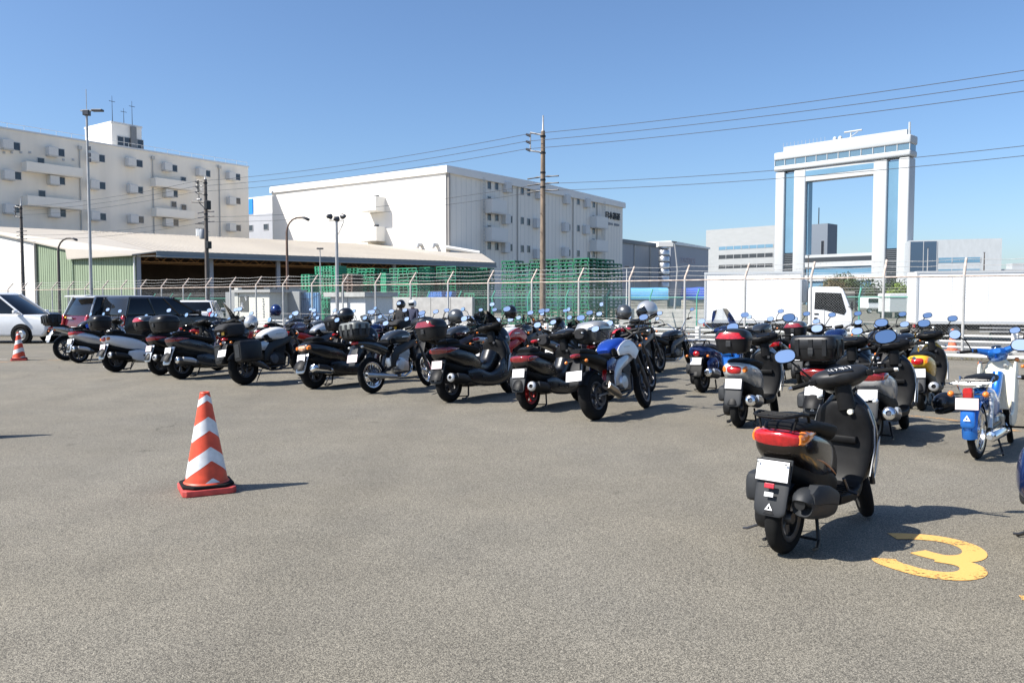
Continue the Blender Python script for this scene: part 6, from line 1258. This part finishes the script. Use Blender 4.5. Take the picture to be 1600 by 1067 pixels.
# ================================================================= the front row, from the nearest
motorcycle((932, 656), 'blue and white naked motorcycle with a silver helmet on its mirror', blue_paint, black_plastic, frame_m=silver, tank2=pearl_white, side=navy_paint, muf=(mat('titanium', (.38, .32, .25), .3, .9, noise=.2), 'short'), wb=1.44, tw=.18, lean=-9, st=12, screen=(screen_smoke, .20, .17), eng=alu_dark, lamp=dark_red_lens)
scooter((828, 641), 'dark scooter with a grey leg apron and red wheels left of the blue motorcycle', black_paint, black_plastic, wb=1.32, r=.25, tw=.12, ky=1.05, kz=1.0, rim=mat('red_rim', (.35, .02, .02), .35, .3), fend=grey_plastic, muf='disc', apron=gunmetal, glove=True, rack=False, lamp=dark_red_lens, lean=-5, st=10)
scooter((704, 628), 'black maxi scooter carrying a black top case with a wide red lens', black_paint, black_plastic, wb=1.50, r=.28, tw=.14, ky=1.15, kz=1.08, lamp=dark_red_lens, muf='disc', rack=False, case=(-.30, .97, .215, .20, .31, case_black, case_black, dark_red_lens), screen=(screen_smoke, .28, .19), pl=plate_pink, lean=-6, st=14)
motorcycle((583, 614), 'dark and chrome commuter motorcycle with a squared grey hard case', dark_grey, dark_grey, wb=1.36, r=.30, tw=.11, fw=.09, kind='wire', rim=chrome, frame_m=steel_black, eng=alu, muf=(alu, 'long'), case=(-.28, .93, .20, .19, .26, grey_plastic, mat('lid_grey', (.16, .17, .16), .45, noise=.1), None, 'box'), pl=plate_pink, hug=False, sig=clear_lens, bars='std', fend=grey_plastic, lean=-7, st=20)
scooter((492, 607), 'black maxi scooter with a chrome silencer and amber and clear tail lamp', black_paint, black_paint, wb=1.52, r=.28, tw=.15, ky=1.18, kz=1.02, lamp=mat('orange_clear_lens', (.72, .38, .22), .12, 0, .6, 1., noise=.4, nscale=22), lamp_style='split', muf='chrome', rack=False, fend=silver, pl=plate_white, tri=False, lean=-6, st=12)
motorcycle((383, 601), 'white tanked motorcycle with square black panniers and a stickered tail bag', white_paint, black_plastic, wb=1.45, tw=.18, pannier=case_black, bag=cloth_black, frame_m=steel_black, side=silver, lean=-8, st=6, mir=(.07, .05, black_plastic), bars='std')
scooter((284, 592), 'dark grey maxi scooter with a big black top case and clear screen', dark_grey, black_plastic, wb=1.55, r=.29, tw=.14, ky=1.15, kz=1.06, lamp=dark_red_lens, muf='round', rack=False, case=(-.28, .95, .25, .24, .32, case_black, case_black, None), screen=(screen_clear, .42, .22), fend=silver, tri=False, lean=-5, st=10)
scooter((251, 586), 'black scooter with a top case whose lid is partly red', black_paint, black_plastic, wb=1.35, r=.26, tw=.12, ky=1.05, kz=1.04, muf='disc', rack=False, case=(-.26, .95, .20, .20, .28, case_black, gunmetal, red_lens), fend=silver, pl=plate_pink, lean=-5, st=8)
scooter((181, 581), 'white and black scooter carrying a round black top case', pearl_white, black_plastic, wb=1.50, r=.28, tw=.14, ky=1.1, kz=1.02, lamp=red_lens, lamp_style='split', muf='disc', rack=False, case=(-.26, .93, .21, .21, .30, case_black, case_black, None), fend=silver, pl=plate_pink, tri=False, lean=-6, st=10)
scooter((124, 567), 'small silver and black scooter second from the left end of the row', silver, black_plastic, wb=1.25, r=.25, tw=.10, muf='round', rack=True, fend=silver, lean=-4, st=6)
motorcycle((104, 563), 'motorcycle with a square black case at the left end of the row', dark_grey, silver, wb=1.38, tw=.13, case=(-.28, .93, .20, .19, .26, case_black, case_black, None, 'box'), fend=silver, lean=-7, st=8, tank2=blue_paint)
# ================================================================= second and third rows, behind
L0 = Vector((1.09, 10.65, 0))
def rowp(s, o): q = L0 + D2 * o + D1 * s; return (q.x, q.y, 0)
motorcycle(rowp(.75, 1.75), 'black touring motorcycle with a large silver top case', black_paint, black_plastic, case=(-.22, .92, .24, .25, .32, gunmetal, mat('lid_silver', (.42, .42, .41), .3, .5, .5, .6, noise=.06), None), wb=1.5, lean=-8, noplate=True, mir=(.08, .05, black_plastic))
motorcycle(rowp(1.75, 3.7), 'red cafe style motorcycle with cream helmet on its seat', red_paint, black_plastic, wb=1.40, kind='wire', rim=chrome, tw=.13, lean=-8, bars='low', muf=(chrome, 'long'), sig=amber_lens)
motorcycle(rowp(2.35, 2.6), 'grey clad motorcycle behind the gap left of the silver top case', gunmetal, gunmetal, wb=1.45, fairing=gunmetal, knuckle=black_plastic, lean=-8, st=16, screen=(screen_smoke, .22, .18))
motorcycle(rowp(3.7, 2.7), 'white and red motorcycle behind the black maxi scooter', white_paint, white_paint, tank2=red_paint, wb=1.40, lean=-8, st=10, frame_m=red_paint, muf=(alu, 'high'))
motorcycle(rowp(4.9, 2.6), 'dark motorcycle with a black top case behind the red lensed case', dark_grey, black_plastic, case=(-.26, .95, .21, .2, .29, case_black, case_black, None), wb=1.45, lean=-8, st=-8, noplate=True)
motorcycle(rowp(6.0, 2.5), 'tan trimmed adventure motorcycle behind the grey hard case', mat('tan_paint', (.45, .42, .34), .35, 0, .5, .4, noise=.05), black_plastic, beak=MATS['tan_paint'], knuckle=black_plastic, wb=1.5, kind='wire', tw=.14, lean=-8, st=12, screen=(screen_clear, .25, .16), muf=(alu, 'high'), sig=amber_lens)
motorcycle(rowp(7.3, 2.6), 'motorcycle with a rounded dark top case behind the grey hard case', navy_paint, black_plastic, case=(-.26, .95, .22, .21, .31, case_black, case_black, None), wb=1.42, lean=-8, st=10, noplate=True)
motorcycle(rowp(8.6, 2.4), 'silver streetfighter motorcycle behind the black maxi scooter with chrome silencer', silver, red_paint, wb=1.42, lean=-8, st=14, mir=(.06, .04, black_plastic), lamp=red_lens)
motorcycle(rowp(9.8, 2.6), 'purple grey motorcycle with a silver helmet behind the white tank', metallic('purple_grey', (.14, .12, .16)), black_plastic, wb=1.42, lean=-8, st=10)
motorcycle(rowp(11.4, 2.0), 'red faired sport motorcycle behind the dark grey maxi scooter', red_paint, red_paint, fairing=red_paint, wb=1.42, lean=-8, st=8, bars='low', screen=(screen_smoke, .2, .17))
motorcycle(rowp(12.8, 2.6), 'black motorcycle with handguards beside the red sport motorcycle', black_paint, black_plastic, knuckle=black_plastic, wb=1.45, lean=-8, st=8)
mid = [(2.9, 'white naked motorcycle wedged in front of the rust brown pole', white_paint, dict(knuckle=black_plastic)), (4.3, 'black motorcycle with a clear screen wedged behind the white and red one', black_paint, dict(screen=(screen_clear, .3, .18), mir=(.08, .05, black_plastic))), (5.6, 'dark green motorcycle with spoked wheels right of the two riders', metallic('dark_green_paint', (.015, .05, .03)), dict(kind='wire', bars='high')), (6.9, 'black motorcycle with a tail bag in front of the two riders', black_paint, dict(bag=cloth_black)), (8.2, 'blue motorcycle with handguards left of the two riders', blue_paint, dict(knuckle=black_plastic)), (9.3, 'black sport motorcycle with a smoked screen behind the silver streetfighter', black_paint, dict(fairing=black_paint, screen=(screen_smoke, .22, .17))), (10.6, 'gunmetal motorcycle with panniers near the red sport motorcycle', gunmetal, dict(pannier=case_black))]
for s, lab, m, kw in mid: motorcycle(rowp(s, 4.0), lab, m, black_plastic, wb=1.42, lean=-8, st=random.uniform(-10, 20), **kw)
row3 = [(2.2, 'black naked motorcycle in the third row nearest the blue motorcycle', black_paint, {}), (3.6, 'gunmetal motorcycle in the third row with small round mirrors', gunmetal, dict(mir=(.05, .05, black_plastic), bars='high')), (5.0, 'dark blue motorcycle in the third row behind the white and red one', navy_paint, {}), (6.5, 'black motorcycle with smoked screen beside the two riders', black_paint, dict(screen=(screen_smoke, .3, .18))), (8.0, 'silver tanked motorcycle beyond the riders in the third row', silver, dict(kind='wire')), (9.6, 'black cruiser style motorcycle in the third row behind the white cabin side', black_paint, dict(bars='high', kind='wire')), (11.2, 'dark red motorcycle in the third row toward the white car', maroon, {}), (13., 'black motorcycle at the left end of the third row', black_paint, {})]
for s, lab, m, kw in row3: motorcycle(rowp(s, 5.3), lab, m, black_plastic, wb=1.42, lean=-8, st=random.uniform(-10, 20), **kw)
row4 = [(3.8, 'black scooter in the last row before the fence near the rust brown pole', black_paint), (6.2, 'grey scooter in the last row beyond the riders', gunmetal), (9.0, 'white scooter in the last row before the white cabin', white_paint)]
for s, lab, m in row4: scooter(rowp(s, 8.0), lab, m, black_plastic, wb=1.3, r=.24, tw=.11, st=8, lean=-4)
# ================================================================= the right hand group
motorcycle((1029, 579), 'low black cruiser motorcycle with high bars standing alone near the fence', black_paint, black_plastic, wb=1.55, r=.31, tw=.19, kz=.84, bars='high', kind='wire', rim=steel_black, muf=(steel_black, 'long'), lean=-8, st=18, head=50, mir=(.055, .04, black_plastic), hug=False)
vs = scooter((1098, 613), 'navy vintage style scooter with chrome racks and a clear screen', navy_paint, navy_paint, wb=1.24, r=.23, tw=.11, ky=1.12, kz=1.0, muf='round', lamp_style='round', rack=True, screen=(screen_clear, .40, .20), fend=black_plastic, pl=plate_white, seatm=mat('grey_seat', (.09, .09, .10), .5, noise=.15), apron=cub_blue, inner=cub_blue, tri=False, lean=-3, st=14, head=50, mir=chrome)
for s in (-1, 1): MB().ell((.10, s * .155, .46), (.20, .055, .15), 20, 14).o('side_cowl', navy_paint, vs)
ck = MB()
for s in (-1, 1): ck.tube([(.0, s * .12, .80), (-.12, s * .15, .88), (-.30, s * .15, .885), (-.34, 0, .885)], .008, 6)
for i in range(5): ck.tube([(-.30 + i * .05, -.15, .886), (-.30 + i * .05, .15, .886)], .006, 5)
for i in range(4): ck.tube([(-.33, -.14, .90 + i * .055), (-.33, .14, .90 + i * .055)], .006, 5)
for s in (-1, 1): ck.tube([(-.33, s * .14, .885), (-.33, s * .14, 1.08)], .006, 5)
ck.o('chrome_rack', chrome, vs)
scooter((1155, 667), 'silver white scooter with a black top case and bright red lens', mat('silver_white', (.55, .56, .55), .28, .25, .5, .7, noise=.05), grey_plastic, wb=1.28, r=.235, tw=.11, ky=1.05, kz=1.02, lamp_style='split', muf='round', rack=False, case=(-.19, .93, .20, .19, .28, case_black, case_black, red_lens), fend=grey_plastic, tri=False, st=22, head=56, mirw=.085, lean=-1, cover=black_plastic)
scooter((1284, 680), 'black scooter with a huge ribbed black top case behind the nearest scooter', black_paint, black_plastic, wb=1.42, r=.27, tw=.13, ky=1.1, kz=1.0, rack=False, lamp=dark_red_lens, case=(-.10, .88, .25, .21, .27, case_black, case_black, None, 'box'), st=10, head=50, lean=-2, mirw=.08)
scooter((1366, 692), 'grey sided scooter with a big round silencer right of the nearest scooter', silver, black_plastic, wb=1.24, r=.235, tw=.12, ky=1.05, muf='round', rack=True, lamp=dark_red_lens, st=12, head=52, lean=-3, apron=black_paint)
scooter((1441, 641), 'yellow and black scooter beside the blue and cream motorcycle', yellow_paint, black_plastic, wb=1.26, r=.24, tw=.12, ky=.95, muf='disc', rack=False, lamp_style='split', st=10, head=54, lean=-4, tri=False, mir=black_plastic)
motorcycle((1402, 632), 'black naked motorcycle between the yellow scooter and the huge top case', black_paint, black_plastic, wb=1.40, tw=.16, lean=-7, st=14, head=52)
commuter((1528, 716), 47, 'blue and cream commuter motorcycle with amber indicators on the right')
motorcycle((1638, 668), 'dark motorcycle cut off by the right edge beyond the cream leg shield', black_paint, black_plastic, wb=1.42, lean=-7, st=16, head=50, sig=amber_lens)
rs_ = scooter((1668, 874), 'dark blue scooter whose tail only shows at the lower right edge', navy_paint, black_plastic, wb=1.2, r=.225, tw=.1, ky=1.15, head=50, lamp=dark_red_lens, rack=True, fend=black_plastic)
for s in (-1, 1): MB().ell((.03, s * .19, .50), (.27, .085, .19), 24, 16).o('side_cowl', navy_paint, rs_)
scooter(tuple(at(1213, 15.2)), 'small dark scooter behind the red lensed case by the white truck', black_paint, grey_plastic, wb=1.22, head=52, st=14, lean=-3, rack=True)
motorcycle(tuple(at(1178, 17.6)), 'upright dark motorcycle near the fence below the white truck box', dark_grey, black_plastic, wb=1.4, head=50, lean=-7, st=10)
scooter(tuple(at(1256, 14.6)), 'scooter with a small red topped case near the truck cab', dark_grey, black_plastic, wb=1.28, r=.24, head=54, lean=-4, st=8, rack=False, case=(-.22, .92, .19, .18, .26, case_black, gunmetal, dark_red_lens), kz=1.0)
motorcycle(tuple(at(1300, 14.0)), 'dark motorcycle behind the huge ribbed top case', navy_paint, black_plastic, wb=1.42, head=54, lean=-7, st=12, knuckle=black_plastic)
motorcycle(tuple(at(1372, 13.4)), 'black motorcycle in the back of the right hand group', black_paint, black_plastic, wb=1.42, head=54, lean=-7, st=12, screen=(screen_smoke, .2, .17))
# the nearest scooter
fg = scooter((1226, 863), 'glossy black scooter with a rear rack nearest the camera', brown_black, black_plastic, wb=1.15, r=.222, tw=.105, head=47.9, lean=0, st=30, muf='box', lamp_style='wide', rack=True, cover=mat('cover_grey', (.018, .019, .021), .45, spec=.35, noise=.2, nscale=9), mirw=.078, fend=grey_plastic, amber=True)
MB().box((-.232, 0, .455), (.012, .062, .030), Matrix.Rotation(R(14), 3, 'Y')).o('reflector', red_lens, fg, 0, .004); MB().box((-.240, -.0, .405), (.004, .055, .026), Matrix.Rotation(R(14), 3, 'Y')).o('inspection_sticker', sticker_white, fg, 0)
Smf = steer((.93, 0, .9), 30)
sw = MB(); rnd = random.Random(5)
for k_ in range(9):                                       # white scroll emblem on the handlebar cover
    y0 = -.07 + .0155 * k_; sw.tube([(.80 + .012 * (k_ % 3), y0, 1.072), (.83, y0 + .02 * math.sin(k_), 1.082), (.86 + .01 * (k_ % 2), y0 + .012, 1.089)], [.001, .0042, .001], 5, flat=.5)
sw.xf(Smf).o('scroll_emblem', sticker_white, fg)
copper = mat('copper_decal', (.45, .20, .09), .35, .2)
for s in (-1, 1):
    MB().loft([(.06, .59, .003, .003, .003), (.14, .57, .004, .006, .006), (.26, .52, .004, .007, .007), (.38, .45, .003, .003, .003)], 8, 2.2, y=s * .163).o('side_decal', copper, fg); MB().tube([(.52, s * .16, .40), (.58, s * .17, .31), (.56, s * .24, .30)], .011, 6).o('pillion_peg', alu_dark, fg)
    for q in (.56, .62, .68, .74): MB().box((q, s * .09, .302), (.02, .12, .006)).o('mat_rib', rubber, fg, 0, .002)
for y, z in ((-.085, .585), (.085, .585)): MB().lathe([(.0, -.006), (.006, -.005), (.007, .0)], (-.2, y, z), 'x', 10).o('plate_bolt', chrome, fg)
# ================================================================= helmets left on the bikes
def atp(px, py, Z): return tuple(P(px, py, Z))
helmet(atp(1011, 485, 11.6), 200, 'silver full face helmet hung on the mirror of the blue motorcycle', silver, 20, 25, s=1.05)
helmet(atp(975, 488, 12.6), 130, 'grey patterned helmet just left of the silver helmet', gunmetal, 0, 10, s=.9); helmet(atp(948, 511, 14.2), 150, 'cream open face helmet on the cafe style motorcycle', cream, 0, 0, s=.95)
helmet(atp(431, 485, 17.8), 120, 'dark blue helmet on a motorcycle before the cream container', navy_paint, 0, 0, s=1.0); helmet(atp(392, 504, 15.9), 240, 'silver helmet lying behind the stickered tail bag', silver, 60, 0); helmet(atp(540, 493, 15.8), 200, 'black helmet lying behind the grey hard case', black_paint, 30, 0, s=1.1); helmet(atp(798, 488, 15.4), 100, 'black helmet on a motorcycle left of the rust brown pole', black_paint, 0, 0, s=1.0); helmet(atp(712, 495, 14.6), 140, 'grey helmet right of the black top case in the second row', gunmetal, 10, 0, s=1.05)
q = G(1499, 672); helmet((q.x - .05, q.y + .25, .30), 160, 'black helmet hung low on the left of the blue and cream motorcycle', black_paint, 20, 30, s=.95)
# ================================================================= the yellow bicycle
def bicycle(p, rz, label):
    u = thing('bicycle', label, 'bicycle', p, rz, R(-8)); r = .27
    for nm, x in (('rear_wheel', 0), ('front_wheel', .95)):
        o = MB().tube([(r * .93 * math.cos(R(a)), 0, r * .93 * math.sin(R(a))) for a in range(0, 360, 12)], .010, 6, True).o(nm, alu, u, loc=(x, 0, r)); MB().tube([(r * math.cos(R(a)), 0, r * math.sin(R(a))) for a in range(0, 360, 12)], .017, 8, True).o('tyre', rubber, o); sp = MB()
        for k_ in range(20): a = 2 * math.pi * k_ / 20; sp.tube([(0, .02 * (-1) ** k_, 0), (r * .92 * math.cos(a), 0, r * .92 * math.sin(a))], .0015, 3)
        sp.o('spoke', alu, o)
    MB().tube([(.38, 0, .28), (.30, 0, .70)], .018, 8).tube([(.38, 0, .28), (.80, 0, .66)], .02, 8).tube([(.33, 0, .55), (.80, 0, .70)], .017, 8).tube([(0, .04, r), (.38, .02, .28)], .009, 6).tube([(0, -.04, r), (.38, -.02, .28)], .009, 6).tube([(0, .04, r), (.32, .02, .60)], .008, 6).tube([(0, -.04, r), (.32, -.02, .60)], .008, 6).o('frame', yellow_paint, u); MB().tube([(.95, .05, r), (.86, .04, .55), (.80, 0, .72), (.77, 0, .95)], .013, 7).tube([(.95, -.05, r), (.86, -.04, .55)], .011, 6).o('fork', yellow_paint, u)
    MB().tube([(.76, -.26, .97), (.77, 0, .95), (.76, .26, .97)], .012, 7).o('handlebar', steel_black, u); MB().loft([(.17, .80, .07, .02, .02), (.28, .81, .06, .025, .03), (.40, .80, .02, .015, .02)], 14, 2.4).tube([(.30, 0, .70), (.285, 0, .80)], .012, 6).o('saddle', vinyl, u); MB().lathe([(.0, .004), (.09, .004), (.09, -.004), (0, -.004)], (.38, -.05, .28), 'y', 22).tube([(.38, -.07, .28), (.46, -.07, .16)], .009, 6).tube([(.46, -.06, .16), (.46, -.15, .16)], .012, 6).o('crank', alu_dark, u); return u
bicycle(tuple(at(1447, 14.6)), R(66), 'small yellow bicycle leaning behind the yellow and black scooter')
# ================================================================= two riders among the bikes
def person(pos, rz, label, h, jacket, trousers, hel, turn=0.):
    u = thing('person', label, 'person', pos, rz); k = h / 1.75
    def skinmesh(nm, joints, edges, m, par, sub=2):
        me = bpy.data.meshes.new(nm); me.from_pydata([Vector(j[0]) * k for j in joints], edges, []); o = bpy.data.objects.new(nm, me); COL.objects.link(o); md = o.modifiers.new('s', 'SKIN'); md.use_smooth_shade = True
        for i, j in enumerate(joints): sv = me.skin_vertices[0].data[i]; sv.radius = (j[1] * k, (j[2] if len(j) > 2 else j[1]) * k); sv.use_root = i == 0
        ss = o.modifiers.new('u', 'SUBSURF'); ss.levels = sub; ss.render_levels = sub; dg = bpy.context.evaluated_depsgraph_get(); dg.update(); m2 = bpy.data.meshes.new_from_object(o.evaluated_get(dg)); bpy.data.objects.remove(o); m2.materials.clear(); m2.materials.append(m); m2.shade_smooth(); return link(nm, m2, par)
    # skeleton (x forward, y left)
    J = [((0, 0, .95), .11), ((0, 0, 1.15), .10), ((0, 0, 1.38), .11), ((0, 0, 1.50), .05), ((.01, 0, 1.56), .055), ((.02, 0, 1.64), .085), ((.01, 0, 1.72), .06),
         ((0, .17, 1.42), .055), ((.03, .24, 1.17), .042), ((.14, .21, .95), .032), ((.19, .20, .89), .028), ((0, -.17, 1.42), .055), ((-.01, -.25, 1.17), .042), ((.13, -.22, .96), .032), ((.18, -.21, .90), .028),
         ((0, .10, .88), .085), ((.03, .11, .50), .055), ((0, .11, .09), .04), ((.12, .12, .04), .035), ((0, -.10, .88), .085), ((.02, -.11, .50), .055), ((-.03, -.11, .09), .04), ((.09, -.12, .04), .035)]
    Ed = [(0, 1), (1, 2), (2, 3), (3, 4), (4, 5), (5, 6), (2, 7), (7, 8), (8, 9), (9, 10), (2, 11), (11, 12), (12, 13), (13, 14), (0, 15), (15, 16), (16, 17), (17, 18), (0, 19), (19, 20), (20, 21), (21, 22)]
    b = len(J)
    for hnd, s in ((10, 1), (14, -1)):
        c = Vector(J[hnd][0])
        for f_, (dy, L_) in enumerate(((-.03, .07), (-.01, .085), (.012, .09), (.032, .075))): J += [((c.x + .05, c.y + dy * .7, c.z - .03), .009), ((c.x + .05 + L_ * .6, c.y + dy, c.z - .06), .008), ((c.x + .04 + L_ * .7, c.y + dy, c.z - .09), .007)]; Ed += [(hnd, b), (b, b + 1), (b + 1, b + 2)]; b += 3
        J += [((c.x + .02, c.y - s * .035, c.z - .01), .01), ((c.x + .06, c.y - s * .05, c.z - .03), .009)]; Ed += [(hnd, b), (b, b + 1)]; b += 2
    skinmesh('body', J, Ed, skin, u, 1)
    skinmesh('jacket', [((0, 0, .90), .165, .12), ((0, 0, 1.10), .16, .12), ((0, 0, 1.32), .19, .13), ((0, 0, 1.46), .10), ((0, 0, 1.52), .075), ((0, .20, 1.42), .085), ((.03, .27, 1.17), .065), ((.13, .23, .97), .05), ((0, -.20, 1.42), .085), ((-.01, -.28, 1.17), .065), ((.12, -.24, .98), .05)], [(0, 1), (1, 2), (2, 3), (3, 4), (2, 5), (5, 6), (6, 7), (2, 8), (8, 9), (9, 10)], jacket, u)
    skinmesh('trousers', [((0, 0, .93), .15, .12), ((0, .10, .82), .10), ((.03, .11, .50), .075), ((0, .11, .10), .065), ((0, -.10, .82), .10), ((.02, -.11, .50), .075), ((-.03, -.11, .10), .065)], [(0, 1), (1, 2), (2, 3), (0, 4), (4, 5), (5, 6)], trousers, u)
    for s, x in ((1, .05), (-1, .02)): MB().loft([(x - .11, .05, .035, .05, .05), (x - .02, .055, .045, .06, .055), (x + .10, .04, .048, .035, .04), (x + .17, .03, .03, .02, .03)], 14, 3, y=s * .115).o('boot', black_plastic, u)
    hm = MB().ell((.015, 0, 1.665 * k), (.145, .125, .14), 22, 14, None, -.72, 1).o('worn_helmet', hel, u); v = MB(); n = 12
    for j in range(5):
        for i in range(n + 1): az = R(-60 + 120 * i / n) + turn; el = R(-22 + 40 * j / 4); v.v.append(Vector((.015 + math.cos(el) * math.cos(az) * .149, math.cos(el) * math.sin(az) * .129, 1.665 * k + math.sin(el) * .144)))
    for j in range(4):
        for i in range(n): a = j * (n + 1) + i; v.f.append([a, a + 1, a + n + 2, a + n + 1])
    v.o('visor', car_glass, hm, 60); return u
q = at(626, 23.2); person((q.x, q.y, 0), R(70), 'person in black jacket and black helmet standing among the bikes, back turned', 1.50, cloth_black, denim, black_paint)
q = at(645, 26.5); person((q.x, q.y, 0), R(240), 'person in dark navy jacket and white helmet behind the other rider', 1.50, cloth_navy, cloth_black, pearl_white)
